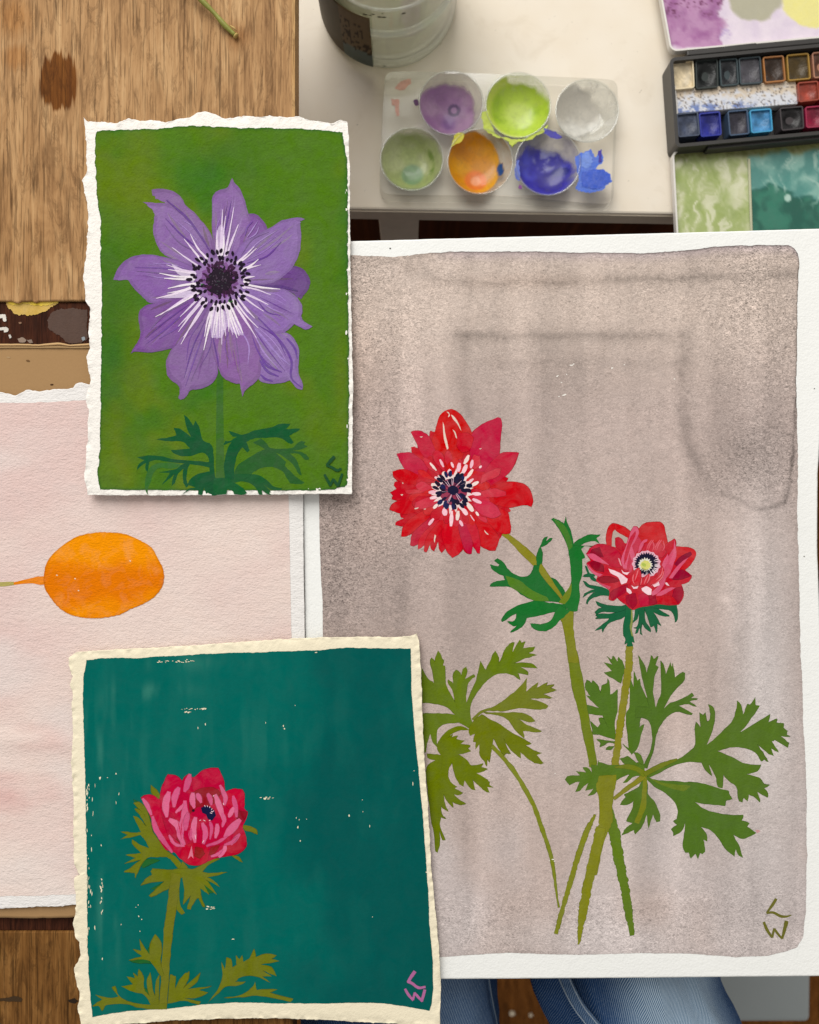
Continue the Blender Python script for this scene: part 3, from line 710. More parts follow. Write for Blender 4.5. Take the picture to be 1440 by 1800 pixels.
# leaves on the left (partly under the teal painting)
LG = (114, 122, 36)
leaf = P_('leaf', [(Cc([(-30, 380), (0, 400), (50, 480), (100, 520), (90, 430), (72, 360), (80, 325), (105, 360), (112, 320), (130, 275), (150, 300), (160, 335), (172, 345), (165, 385), (182, 390), (185, 480), (190, 530), (260, 670), (240, 580), (205, 520), (205, 490), (245, 520), (245, 450), (265, 418), (295, 440), (305, 470), (315, 415), (340, 395), (350, 420), (330, 490), (400, 450), (408, 470), (370, 500), (345, 560), (340, 670), (370, 600), (410, 510), (430, 440), (450, 350), (475, 400), (490, 420), (540, 310), (560, 275), (582, 310), (585, 370), (610, 330), (635, 260), (680, 215), (705, 212), (690, 285), (745, 190), (760, 215), (785, 205), (770, 255), (860, 243), (845, 275), (800, 290), (870, 305), (760, 340), (690, 370), (830, 370), (880, 405), (750, 395), (800, 430), (808, 455), (730, 440), (745, 490), (700, 460), (620, 445), (540, 465), (480, 520), (420, 590), (370, 700), (380, 790), (400, 850), (390, 880), (300, 820), (280, 815), (170, 830), (125, 870), (120, 1000), (90, 960), (70, 900), (40, 1000), (40, 1040), (-10, 1040), (-20, 750), (10, 750), (130, 745), (260, 757), (200, 700), (100, 670), (20, 665), (-40, 665)]), (100, 120, 28))], G, gp, hg)
P_('leaf', [(Cc([(380, 790), (450, 730), (560, 690), (660, 620), (740, 550), (800, 475), (795, 580), (840, 540), (885, 510), (870, 555), (955, 512), (940, 540), (1005, 530), (970, 555), (1022, 570), (920, 600), (990, 630), (900, 632), (820, 635), (920, 665), (960, 690), (940, 712), (860, 715), (740, 705), (610, 730), (570, 725), (470, 735), (400, 800)]), LG)], G, gp, hg)
P_('leaf', [(Cc([(470, 740), (560, 740), (640, 740), (740, 740), (820, 765), (862, 805), (800, 810), (725, 780), (800, 830), (910, 880), (860, 888), (800, 880), (770, 880), (780, 930), (720, 880), (660, 800), (600, 765), (520, 750)]), LG)], G, gp, hg)
P_('leaf', [(Cc([(390, 810), (460, 755), (520, 790), (600, 830), (680, 890), (780, 945), (832, 975), (785, 985), (850, 1025), (912, 1045), (870, 1060), (925, 1120), (900, 1128), (840, 1110), (750, 1040), (755, 1085), (720, 1060), (640, 970), (620, 920), (650, 1010), (675, 1050), (635, 1045), (630, 1062), (600, 1030), (545, 930), (535, 1000), (525, 1060), (515, 1115), (500, 1080), (495, 1145), (480, 1110), (445, 1060), (440, 980), (410, 1020), (415, 960), (395, 960), (405, 900), (370, 915), (360, 870)]), (108, 118, 20))], G, gp, hg)
P_('leaf', [(Cc([(120, 1000), (150, 930), (210, 870), (300, 840), (360, 870), (300, 870), (230, 900), (200, 935), (240, 905), (225, 930), (280, 915), (260, 940), (330, 950), (300, 975), (375, 990), (350, 1010), (380, 1030), (330, 1045), (275, 1055), (340, 1090), (380, 1140), (470, 1125), (455, 1150), (502, 1165), (470, 1185), (420, 1195), (480, 1230), (520, 1265), (515, 1285), (548, 1305), (500, 1300), (518, 1343), (480, 1330), (430, 1280), (385, 1240), (410, 1325), (375, 1310), (330, 1250), (320, 1295), (290, 1280), (255, 1200), (235, 1115), (210, 1160), (205, 1220), (230, 1270), (275, 1300), (250, 1310), (315, 1345), (290, 1360), (245, 1355), (300, 1405), (340, 1425), (290, 1432), (235, 1410), (245, 1455), (200, 1410), (170, 1345), (180, 1430), (205, 1485), (170, 1460), (150, 1440), (155, 1500), (188, 1540), (150, 1525), (145, 1600), (185, 1700), (165, 1700), (140, 1630), (140, 1740), (125, 1795), (110, 1780), (100, 1650), (70, 1500), (50, 1300), (45, 1150), (110, 1100), (50, 1080), (45, 1050), (150, 1060)]), (104, 118, 18))], G, gp, hg)
# thin leaf stalk
P_('stem', [(stroke(Cc([(535, 990), (620, 1080), (700, 1180), (780, 1310), (850, 1440), (900, 1580), (940, 1690), (960, 1750)]) + Bb([(190, 200), (205, 310), (220, 415)]), [6, 6.5, 7, 7, 7.5, 6.5, 6, 5.5, 4, 2.5], rough=0.3), (124, 132, 38))], G, gp, hg, sub=1)
# lower stems
P_('stem', [(stroke(Bb([(450, -60), (480, 60), (500, 180), (525, 300), (545, 420), (565, 545)]), [14, 18, 17, 15, 14, 8], sub=14, rough=1.1, seed=3), (96, 122, 34))], G, gp, hg, sub=1)
P_('stem', [(stroke(Bb([(390, -20), (350, 60), (312, 170), (270, 310), (235, 430), (207, 538)]), [4, 9, 9, 8.5, 8, 6], sub=14, rough=0.7, seed=4), (128, 132, 40))], G, gp, hg, sub=1)
# right-hand leaves
layer[0] = 0
RG = (82, 114, 38)
P_('leaf', [(Dd([(385, 190), (365, 265), (300, 225), (270, 205), (315, 195), (265, 145), (320, 160), (285, 110), (310, 130), (322, 108), (345, 140), (350, 112), (375, 140)]), RG)], G, gp, hg)
P_('leaf', [(Dd([(160, 290), (170, 245), (195, 265), (205, 248), (230, 275), (250, 325), (255, 280), (285, 265), (290, 238), (300, 265), (305, 330), (325, 320), (345, 300), (345, 340), (345, 430), (330, 480), (335, 590), (240, 560), (205, 560), (200, 520), (190, 485), (230, 520), (245, 500), (240, 465), (265, 470), (300, 540), (260, 450), (180, 440), (160, 385), (240, 410), (200, 370), (165, 335), (190, 340)]), RG)], G, gp, hg)
P_('leaf', [(Dd([(345, 600), (300, 600), (225, 588), (250, 610), (245, 632), (270, 620), (295, 605), (345, 615)]), RG)], G, gp, hg)
P_('leaf', [(Dd([(278, 647), (292, 630), (325, 628), (310, 645)]), RG)], G, gp, hg)
P_('leaf', [(Dd([(415, 225), (440, 290), (440, 195), (460, 250), (475, 240), (485, 290), (530, 390), (530, 420), (480, 465), (470, 520), (500, 500), (480, 570), (460, 640), (430, 675), (375, 615), (410, 640), (405, 560), (395, 440), (415, 400)]), RG)], G, gp, hg)
P_('leaf', [(Dd([(495, 745), (540, 640), (545, 560), (530, 490), (505, 465), (450, 460), (450, 400), (530, 405), (510, 320), (480, 200), (465, 105), (495, 150), (515, 205), (540, 105), (555, 125), (580, 108), (565, 160), (580, 170), (555, 250), (550, 320), (565, 405), (595, 320), (595, 135), (610, 160), (625, 215), (650, 145), (657, 170), (665, 145), (675, 235), (720, 200), (735, 205), (730, 245), (670, 310), (610, 415), (650, 380), (720, 355), (775, 320), (785, 335), (770, 350), (810, 355), (760, 370), (800, 400), (740, 385), (700, 395), (780, 440), (770, 448), (680, 430), (630, 460), (590, 510), (570, 560), (555, 640), (515, 755)]), (80, 111, 38))], G, gp, hg)
big1 = P_('leaf', [(Dd([(505, 795), (600, 740), (700, 700), (770, 650), (795, 620), (790, 540), (798, 490), (825, 520), (818, 435), (840, 450), (850, 435), (860, 490), (875, 480), (880, 430), (868, 385), (900, 410), (905, 460), (885, 560), (860, 620), (920, 570), (1000, 490), (1030, 420), (1035, 365), (1055, 390), (1070, 445), (1095, 385), (1110, 390), (1140, 345), (1140, 390), (1165, 395), (1100, 490), (1050, 550), (1150, 490), (1225, 445), (1215, 490), (1265, 470), (1260, 495), (1305, 495), (1300, 520), (1325, 540), (1320, 560), (1340, 572), (1285, 570), (1330, 610), (1325, 635), (1250, 590), (1235, 600), (1275, 665), (1230, 640), (1245, 685), (1215, 670), (1150, 615), (1190, 680), (1212, 718), (1190, 700), (1175, 715), (1140, 665), (1060, 635), (990, 635), (920, 655), (1000, 690), (1090, 730), (1172, 738), (1150, 770), (1085, 790), (1160, 810), (1190, 845), (1222, 850), (1190, 870), (1210, 900), (1210, 922), (1150, 890), (1165, 935), (1165, 950), (1130, 915), (1100, 905), (1095, 945), (1070, 925), (1062, 950), (1045, 940), (1030, 860), (990, 830), (955, 790), (950, 870), (925, 860), (910, 800), (870, 730), (890, 800), (850, 760), (830, 720), (740, 720), (640, 750), (540, 805)]), (86, 115, 38))], G, gp, hg)
big2 = P_('leaf', [(Dd([(510, 800), (560, 820), (650, 828), (760, 835), (850, 845), (925, 868), (985, 885), (990, 905), (1005, 930), (970, 940), (965, 970), (900, 965), (790, 950), (850, 990), (950, 1020), (1070, 1025), (1060, 1055), (1105, 1070), (1090, 1090), (1145, 1125), (1100, 1150), (1060, 1160), (1010, 1135), (1045, 1200), (1068, 1270), (1040, 1250), (1025, 1215), (1020, 1262), (980, 1230), (930, 1160), (880, 1110), (825, 1090), (860, 1140), (862, 1175), (840, 1165), (850, 1230), (835, 1250), (820, 1240), (808, 1278), (795, 1245), (768, 1275), (755, 1240), (735, 1240), (722, 1200), (735, 1110), (735, 1060), (715, 1115), (668, 1145), (665, 1120), (655, 1105), (690, 1080), (668, 1060), (690, 1040), (685, 970), (640, 910), (560, 860), (515, 815)]), (82, 114, 38))], G, gp, hg)
P_('vein', [(Dd([(515, 803), (600, 835), (720, 850), (770, 855), (730, 885), (690, 880), (600, 850)]), (104, 124, 36))], G, big2, hg, 0.5)
lf9 = P_('leaf', [(Dd([(490, 810), (515, 830), (520, 900), (560, 950), (590, 1020), (590, 1060), (570, 1065), (550, 1020), (525, 1100), (515, 1020), (480, 1100), (445, 1135), (440, 1110), (370, 1140), (385, 1110), (400, 1095), (430, 1070), (395, 1060), (430, 990), (440, 940), (400, 965), (360, 965), (370, 945), (395, 920), (385, 905), (430, 885), (470, 860), (485, 830)]), (84, 113, 38))], G, gp, hg)
P_('vein', [(stroke(Dd([(505, 812), (500, 900), (492, 980), (455, 1070)]), [7, 8, 10, 8], rough=0.4), (122, 128, 34))], G, lf9, hg, 0.2, sub=1)
# stems that cross
P_('stem', [(Tt_([(70, 0), (155, 0), (200, 200), (250, 420), (275, 600), (310, 800), (350, 1000), (380, 1200), (390, 1300), (310, 1260), (300, 1180), (250, 950), (200, 700), (155, 540), (125, 380), (100, 180)]), (110, 124, 30))], G, gp, hg, 0.4)
P_('stem', [(Ss([(470, 760), (530, 735), (562, 740), (560, 850), (575, 960), (600, 1080), (530, 1080), (515, 960), (490, 830)]), (126, 128, 36))], G, gp, hg, 0.4)
P_('stem', [(stroke(Tt_([(700, 85), (692, 300), (655, 560), (612, 850), (588, 1050), (560, 1250), (520, 1420)]), [12, 12.5, 12.5, 11.5, 11.5, 12, 18], sub=12, rough=0.9, seed=9), (136, 132, 42))], G, gp, hg, sub=1)
P_('leaf', [(Dd([(500, 745), (480, 720), (400, 735), (300, 735), (240, 720), (235, 705), (230, 740), (195, 735), (200, 780), (170, 750), (145, 750), (165, 780), (105, 770), (130, 795), (60, 800), (45, 820), (70, 850), (105, 835), (130, 830), (105, 890), (135, 880), (145, 865), (180, 835), (160, 885), (210, 870), (175, 915), (215, 900), (235, 870), (330, 830), (400, 790), (420, 790), (375, 840), (400, 835), (440, 800), (500, 800)]), (86, 116, 38))], G, gp, hg)
P_('leaf', [(Dd([(360, 700), (405, 685), (450, 720), (470, 735), (400, 735)]), (86, 116, 38))], G, gp, hg)
P_('leaf', [(Dd([(440, 665), (460, 665), (485, 690), (498, 740), (470, 720)]), (86, 116, 38))], G, gp, hg)
P_('stem', [(Dd([(225, 860), (245, 960), (240, 1070), (230, 1100), (215, 1150), (195, 1230), (180, 1309), (165, 1370), (228, 1370), (240, 1309), (255, 1220), (285, 1130), (300, 1100), (318, 1050), (318, 950), (330, 870), (340, 790), (240, 800)]), (128, 130, 36))], G, gp, hg, 0.5)
P_('stem', [(stroke(Bb([(418, 40), (390, 160), (352, 330), (330, 450), (312, 588)]), [16, 17, 16, 14, 3], sub=14, rough=0.8, seed=5), (130, 132, 34))], G, gp, hg, sub=1)
P_('stem', [(stroke(Dd([(325, 930), (400, 872), (480, 815), (505, 790)]), [5, 7, 8, 9], rough=0.3), (132, 130, 38)), (stroke(Dd([(330, 748), (400, 745), (460, 760), (505, 792)]), [2, 8, 8, 10], rough=0.3), (112, 124, 32)), (stroke(Dd([(500, 790), (600, 738), (690, 702)]), [8, 8, 3], rough=0.3), (112, 122, 34))], G, gp, hg, 0.1, sub=1)
# green bracts under the first flower
P_('stem', [(Ss([(78, 225), (120, 212), (200, 275), (290, 355), (350, 430), (420, 530), (495, 650), (470, 655), (380, 550), (320, 460), (200, 340), (130, 265)]), (138, 132, 42))], G, gp, hg)
GB = (34, 108, 48)
br1 = P_('leaf', [(Ss([(490, 680), (430, 590), (385, 520), (345, 440), (300, 430), (280, 485), (230, 510), (160, 485), (120, 450), (95, 410), (55, 385), (35, 400), (70, 425), (60, 440), (5, 425), (20, 455), (60, 485), (100, 500), (105, 530), (60, 535), (20, 550), (5, 570), (50, 572), (140, 575), (210, 620), (300, 665), (400, 670)]), GB)], G, gp, hg)
P_('highlight', [(Ss([(110, 500), (200, 530), (290, 600), (380, 640), (400, 668), (310, 668), (210, 615), (140, 570)]), (82, 124, 40))], G, br1, hg)
P_('leaf', [(Ss([(350, 440), (355, 360), (345, 310), (390, 285), (420, 252), (400, 255), (370, 285), (390, 240), (365, 250), (340, 300), (325, 345), (315, 385), (320, 430)]), GB)], G, gp, hg)
P_('leaf', [(Ss([(400, 510), (440, 525), (480, 570), (505, 610), (500, 650), (460, 610), (420, 550)]), GB)], G, gp, hg)
br2 = P_('leaf', [(Ss([(540, 735), (490, 690), (500, 640), (545, 560), (545, 460), (535, 380), (520, 300), (490, 230), (450, 165), (415, 125), (430, 115), (460, 130), (500, 155), (510, 105), (522, 150), (545, 210), (560, 290), (600, 260), (660, 230), (740, 228), (715, 250), (735, 285), (700, 270), (650, 275), (610, 298), (690, 305), (640, 302), (615, 320), (640, 380), (620, 390), (620, 480), (600, 560), (605, 640), (585, 735)]), (32, 112, 46))], G, gp, hg)
P_('highlight', [(Ss([(430, 120), (500, 165), (540, 240), (556, 310), (530, 330), (500, 240), (450, 160)]), (70, 122, 44)), (Ss([(550, 550), (540, 640), (505, 690), (462, 680), (510, 610)]), (112, 130, 36))], G, br2, hg)
P_('leaf', [(Ss([(500, 690), (400, 680), (300, 670), (190, 700), (120, 740), (85, 790), (85, 805), (130, 780), (185, 745), (175, 790), (155, 805), (122, 805), (160, 835), (190, 830), (140, 878), (190, 860), (235, 820), (250, 780), (340, 765), (430, 740), (520, 745)]), (30, 110, 46))], G, gp, hg)
P_('leaf', [(Ss([(470, 700), (440, 740), (410, 800), (350, 825), (300, 820), (275, 820), (290, 845), (330, 865), (380, 865), (430, 840), (480, 790), (540, 735)]), (34, 116, 48))], G, gp, hg)
P_('stem', [(Ss([(345, 420), (420, 530), (492, 648), (470, 640), (400, 560), (335, 470)]), (134, 132, 42))], G, gp, hg)
# bracts and stem under the second flower
DG = (30, 96, 62)
for q in ([(275, 805), (200, 780), (165, 730), (140, 680), (125, 620), (145, 638), (175, 705), (215, 745)], [(90, 742), (150, 708), (235, 720), (232, 738), (150, 746)],
          [(420, 970), (300, 960), (220, 985), (170, 1020), (150, 1060), (135, 1050), (150, 1000), (200, 945), (240, 915), (160, 940), (95, 985), (120, 940), (180, 905), (240, 890), (150, 860), (100, 795), (120, 800), (170, 840), (260, 855), (360, 880), (420, 920)],
          [(620, 1140), (540, 1150), (400, 1150), (310, 1150), (250, 1175), (240, 1150), (290, 1110), (320, 1100), (270, 1070), (245, 1025), (300, 1050), (400, 1075), (540, 1080), (620, 1060)],
          [(620, 1170), (540, 1225), (480, 1245), (400, 1280), (350, 1330), (325, 1390), (318, 1340), (235, 1365), (290, 1320), (370, 1260), (400, 1225), (240, 1225), (280, 1210), (245, 1190), (300, 1170), (420, 1170), (540, 1145), (620, 1110)],
          [(700, 1090), (690, 1200), (665, 1280), (720, 1230), (740, 1130), (745, 1240), (720, 1320), (680, 1335), (720, 1340), (700, 1400), (730, 1385), (740, 1340), (760, 1330), (755, 1400), (785, 1420), (770, 1380), (775, 1270), (820, 1340), (880, 1385), (870, 1340), (820, 1260), (800, 1090)],
          [(800, 1090), (850, 1230), (880, 1320), (920, 1300), (940, 1390), (950, 1370), (950, 1280), (1000, 1310), (960, 1240), (905, 1150), (1000, 1190), (1090, 1200), (1090, 1190), (1010, 1150), (920, 1090)],
          [(900, 1100), (1020, 1115), (1100, 1130), (1140, 1180), (1160, 1270), (1185, 1240), (1190, 1190), (1175, 1070), (1060, 1040), (940, 1040), (800, 1070)]):
    P_('leaf', [(Ff(q), DG)], G, gp, hg, 0.15)
P_('stem', [(Ff([(590, 1080), (660, 1120), (655, 1250), (640, 1350), (670, 1420), (690, 1500), (660, 1495), (675, 1545), (605, 1545), (610, 1500), (580, 1520), (590, 1460), (565, 1420), (565, 1300), (585, 1180)]), (28, 100, 62))], G, gp, hg, 0.15)
P_('stem', [(stroke(Ff([(660, 1130), (660, 1250), (650, 1340), (668, 1430)]), [2.2, 2.8, 2.2, 1.5]), (140, 150, 78))], G, gp, hg, 0.1, sub=1)

# ---- first red flower
layer[0] = 60
f1c = Rr([(655, 775)])[0]
fl1 = P_('flower_head', [(Rr([(605, 100), (625, 95), (650, 95), (720, 140), (770, 210), (810, 295), (860, 250), (940, 200), (1010, 180), (1035, 160), (1060, 170), (1068, 240), (1055, 350), (1048, 470), (1120, 455), (1210, 460), (1200, 500), (1150, 600), (1085, 665), (1120, 675), (1105, 705), (1200, 710), (1270, 735), (1315, 800), (1328, 870), (1315, 915), (1270, 900), (1180, 915), (1120, 920), (1145, 950), (1110, 970), (1135, 1040), (1143, 1100), (1135, 1140), (1070, 1140), (1050, 1185), (1030, 1190), (1028, 1240), (1010, 1285), (960, 1280), (900, 1250), (875, 1230), (880, 1310), (860, 1300), (820, 1250), (810, 1310), (780, 1310), (740, 1270), (715, 1300), (690, 1325), (665, 1325), (650, 1345), (620, 1310), (590, 1265), (560, 1305), (540, 1270), (530, 1210), (495, 1290), (470, 1270), (465, 1220), (430, 1300), (412, 1290), (420, 1220), (385, 1260), (360, 1275), (365, 1190), (325, 1245), (295, 1240), (310, 1140), (260, 1165), (220, 1165), (235, 1080), (170, 1070), (175, 1045), (240, 1015), (215, 1000), (210, 970), (120, 940), (150, 890), (195, 865), (140, 850), (150, 820), (125, 795), (180, 765), (155, 735), (165, 705), (200, 700), (155, 660), (145, 620), (190, 605), (250, 600), (215, 540), (178, 468), (250, 458), (310, 465), (300, 415), (325, 408), (370, 435), (340, 360), (298, 285), (340, 273), (400, 285), (455, 330), (465, 275), (500, 290), (520, 220), (550, 140)]), (192, 30, 42))], G, gp, hg, 0.2)
for q, cc in (
    ([(605, 100), (650, 95), (720, 140), (770, 210), (815, 310), (760, 420), (700, 600), (610, 600), (520, 480), (470, 400), (510, 260), (550, 140)], (198, 36, 36)),
    ([(815, 310), (860, 250), (940, 200), (1035, 160), (1062, 180), (1066, 250), (1052, 360), (1045, 470), (960, 600), (800, 640), (800, 450)], (190, 34, 66)),
    ([(1048, 470), (1120, 455), (1210, 460), (1150, 600), (1085, 665), (950, 740), (850, 720), (960, 560)], (194, 38, 62)),
    ([(1105, 705), (1200, 710), (1270, 735), (1315, 800), (1328, 870), (1315, 915), (1270, 900), (1180, 915), (1100, 920), (900, 850), (860, 790), (1000, 740)], (198, 32, 38)),
    ([(1110, 960), (1135, 1040), (1143, 1100), (1135, 1140), (1070, 1140), (1000, 1100), (820, 950), (900, 870)], (202, 32, 38)),
    ([(1045, 1180), (1028, 1240), (1010, 1285), (960, 1280), (880, 1235), (830, 1150), (760, 960), (850, 930), (960, 1060)], (198, 32, 38)),
    ([(590, 1265), (650, 1345), (715, 1300), (750, 1180), (720, 1020), (640, 960), (560, 1080)], (202, 26, 38)),
    ([(298, 285), (340, 273), (400, 285), (455, 330), (520, 480), (560, 620), (470, 560), (380, 450), (340, 360)], (192, 38, 62)),
    ([(178, 468), (250, 458), (320, 468), (430, 560), (540, 690), (420, 680), (260, 610), (215, 540)], (190, 40, 68)),
    ([(145, 620), (190, 605), (260, 602), (420, 680), (540, 760), (380, 740), (200, 700), (155, 660)], (196, 32, 38)),
    ([(120, 940), (150, 890), (220, 860), (400, 840), (520, 820), (430, 920), (260, 980), (210, 970)], (196, 30, 38)),
    ([(220, 1165), (235, 1085), (320, 1000), (480, 910), (560, 900), (420, 1060), (300, 1140), (260, 1165)], (200, 34, 40)),
    ([(295, 1240), (310, 1150), (400, 1060), (540, 940), (520, 1060), (400, 1200), (325, 1245)], (190, 36, 60)),
    ([(360, 1275), (370, 1190), (470, 1070), (580, 960), (520, 1160), (430, 1220), (385, 1260)], (200, 40, 52)),
    ([(412, 1290), (430, 1180), (520, 1060), (610, 960), (560, 1120), (465, 1230), (430, 1300)], (198, 34, 42)),
    ([(780, 1310), (745, 1250), (700, 1060), (720, 960), (800, 1100), (820, 1240), (810, 1310)], (186, 36, 66)),
    ([(860, 1300), (820, 1200), (740, 1000), (780, 960), (860, 1100), (885, 1240), (880, 1310)], (200, 38, 56))):
    P_('petal', [(Rr(q), cc)], G, fl1, hg, 0.2)
# inner rosy petals, fanned round the centre
fan = []
rf = random.Random(12)
for i in range(46):
    a = i / 46 * 2 * math.pi + rf.uniform(-0.08, 0.08); r0 = rf.uniform(95, 190); r1 = r0 + rf.uniform(110, 210); wd = rf.uniform(22, 48)
    ca, sa = math.cos(a), math.sin(a)
    pts = [(655 + ca * r - sa * o, 775 + sa * r + ca * o) for r, o in ((r0, 0), (r0 + (r1 - r0) * .35, wd * .55), (r0 + (r1 - r0) * .7, wd), (r1 - 8, wd * .45), (r1, 0), (r1 - 12, -wd * .5), (r0 + (r1 - r0) * .65, -wd), (r0 + (r1 - r0) * .3, -wd * .5))]
    fan.append((Rr(pts), rf.choice([(202, 46, 62), (196, 38, 54), (204, 44, 48), (204, 54, 72), (192, 32, 46), (204, 40, 42), (198, 42, 64)])))
for k in range(46): P_('petal', [fan[(k * 19) % 46]], G, fl1, hg, 0.15)
for q, cc in (([(900, 650), (1000, 600), (1060, 590), (1040, 650), (930, 700), (890, 720)], (206, 62, 76)), ([(890, 790), (1000, 760), (1100, 790), (1100, 820), (1000, 835), (910, 830)], (208, 58, 74)),
              ([(820, 900), (900, 860), (1010, 900), (1060, 980), (1000, 1010), (900, 980)], (204, 48, 76)), ([(340, 880), (440, 840), (540, 830), (520, 880), (420, 930), (330, 930)], (206, 58, 76)),
              ([(250, 780), (330, 770), (420, 790), (360, 800), (270, 805)], (204, 56, 66)), ([(700, 300), (770, 290), (830, 330), (800, 430), (730, 460), (690, 400)], (196, 28, 44)), ([(830, 480), (880, 490), (890, 560), (840, 600), (800, 560)], (206, 66, 78))):
    P_('petal', [(Rr(q), cc)], G, fl1, hg, 0.3)
P_('bare_paper', [(Rr(q), (226, 204, 190)) for q in ([(568, 195), (580, 230), (590, 300), (617, 420), (605, 434), (580, 350), (572, 270)], [(638, 138), (660, 150), (690, 190), (712, 235), (727, 278), (712, 255), (690, 215), (655, 175)], [(650, 262), (675, 285), (690, 340), (680, 335), (668, 295)],
    [(600, 112), (620, 120), (630, 150), (612, 160), (622, 135)], [(370, 325), (400, 322), (390, 332)], [(500, 1150), (512, 1160), (500, 1220), (494, 1200)], [(875, 425), (900, 422), (885, 432)], [(225, 710), (240, 715), (230, 722)], [(210, 812), (235, 810), (225, 824)], [(330, 928), (365, 920), (360, 930), (335, 938)], [(405, 935), (430, 930), (420, 940)], [(918, 1112), (958, 1152), (945, 1150), (925, 1130)])], G, fl1, hg, 0.1)
starp = []
for i in range(40):
    a = i / 40 * 2 * math.pi; r = 150 + (32 if i % 2 else -22) + rf.uniform(-12, 12); starp.append((655 + r * math.cos(a), 785 + r * 1.05 * math.sin(a)))
P_('flower_eye', [(Rr(starp), (238, 214, 212))], G, fl1, hg, 0.1)
PK = (242, 190, 204)
wst = [(545, 515, 575, 580, 22), (460, 545, 515, 610, 20), (640, 540, 660, 585, 20), (710, 545, 700, 620, 35), (790, 480, 750, 555, 32), (770, 560, 735, 640, 34), (820, 520, 805, 590, 28), (825, 600, 770, 675, 28), (895, 568, 878, 590, 20), (830, 680, 790, 700, 18), (870, 705, 800, 745, 30), (890, 810, 815, 805, 30), (895, 885, 820, 850, 30), (825, 955, 770, 880, 40), (775, 985, 735, 930, 38), (735, 1080, 712, 1030, 26), (690, 1030, 700, 950, 34), (638, 1080, 645, 950, 32), (590, 990, 580, 930, 45), (490, 930, 530, 890, 28), (460, 845, 530, 830, 28), (450, 795, 520, 790, 32), (470, 730, 520, 735, 35), (500, 665, 560, 690, 25), (450, 1070, 492, 1015, 26), (590, 620, 570, 660, 40), (630, 600, 620, 640, 35), (835, 1035, 800, 985, 10), (872, 992, 848, 958, 22)]
P_('pale_strokes', [(stroke(Rr([(a, b), (c, d)]), w_ / 4.8, taper=(0.5, 0.5), rough=0.2, seed=i), [PK, (244, 222, 216), (246, 206, 214)][i % 3]) for i, (a, b, c, d, w_) in enumerate(wst)], G, fl1, hg, 0.1, sub=1)
P_('eye_shade', [(Rr(ell(655, 785, 105, 100, 0, 18, 0.18, rf)), (150, 60, 84))], G, fl1, hg, 0.2)
NV = (30, 28, 56)
st = [(Rr(ell(655, 775, 46, 42, 0, 14, 0.08, rf)), NV)]
for i in range(46):
    a = i / 23 * 2 * math.pi + rf.uniform(-.12, .12); r = (132 if i < 23 else 88) + rf.uniform(-14, 16)
    x, y = 655 + r * math.cos(a), 778 + r * math.sin(a)
    if rf.random() < 0.10: continue
    st.append((Rr(ell(x, y, rf.uniform(24, 34), rf.uniform(13, 19), a + rf.uniform(-.4, .4), 9, 0.12, rf)), rf.choice([NV, (26, 26, 50), (34, 38, 80), (38, 24, 46)])))
P_('stamens', st, G, fl1, hg, 0.1)
P_('filaments', [(stroke(Rr([(655 + 40 * math.cos(a), 775 + 40 * math.sin(a)), (655 + r * math.cos(a + .1), 775 + r * math.sin(a + .1))]), 1.0), (40, 30, 60) if i % 2 else (226, 190, 206)) for i, (a, r) in enumerate([(rf.uniform(0, 6.28), rf.uniform(85, 125)) for _ in range(26)])], G, fl1, hg, 0, sub=1)

# ---- second red flower
layer[0] = 60
fl2 = P_('flower_head', [(Ff([(140, 480), (190, 410), (280, 370), (370, 375), (365, 290), (390, 180), (420, 145), (460, 132), (560, 165), (645, 225), (680, 165), (720, 170), (740, 195), (780, 150), (850, 122), (980, 118), (1020, 145), (1035, 190), (1075, 350), (1150, 310), (1165, 330), (1165, 400), (1250, 400), (1370, 430), (1400, 470), (1390, 520), (1330, 610), (1270, 665), (1350, 735), (1330, 780), (1300, 810), (1230, 835), (1250, 900), (1250, 980), (1200, 1065), (1100, 1070), (940, 1060), (860, 1080), (790, 1090), (740, 1100), (670, 1122), (600, 1070), (530, 1020), (490, 985), (440, 1020), (395, 1005), (405, 930), (390, 890), (300, 830), (250, 790), (270, 740), (190, 680), (140, 590), (190, 560)]), (192, 34, 50))], G, gp, hg, 0.15)
P_('bare_paper', [(Ff([(440, 225), (465, 200), (500, 235), (560, 268), (617, 300), (600, 360), (580, 360), (545, 310), (510, 288), (480, 292), (468, 330), (474, 405), (430, 395), (425, 300)]), (182, 164, 154))], G, fl2, hg, 0.1)
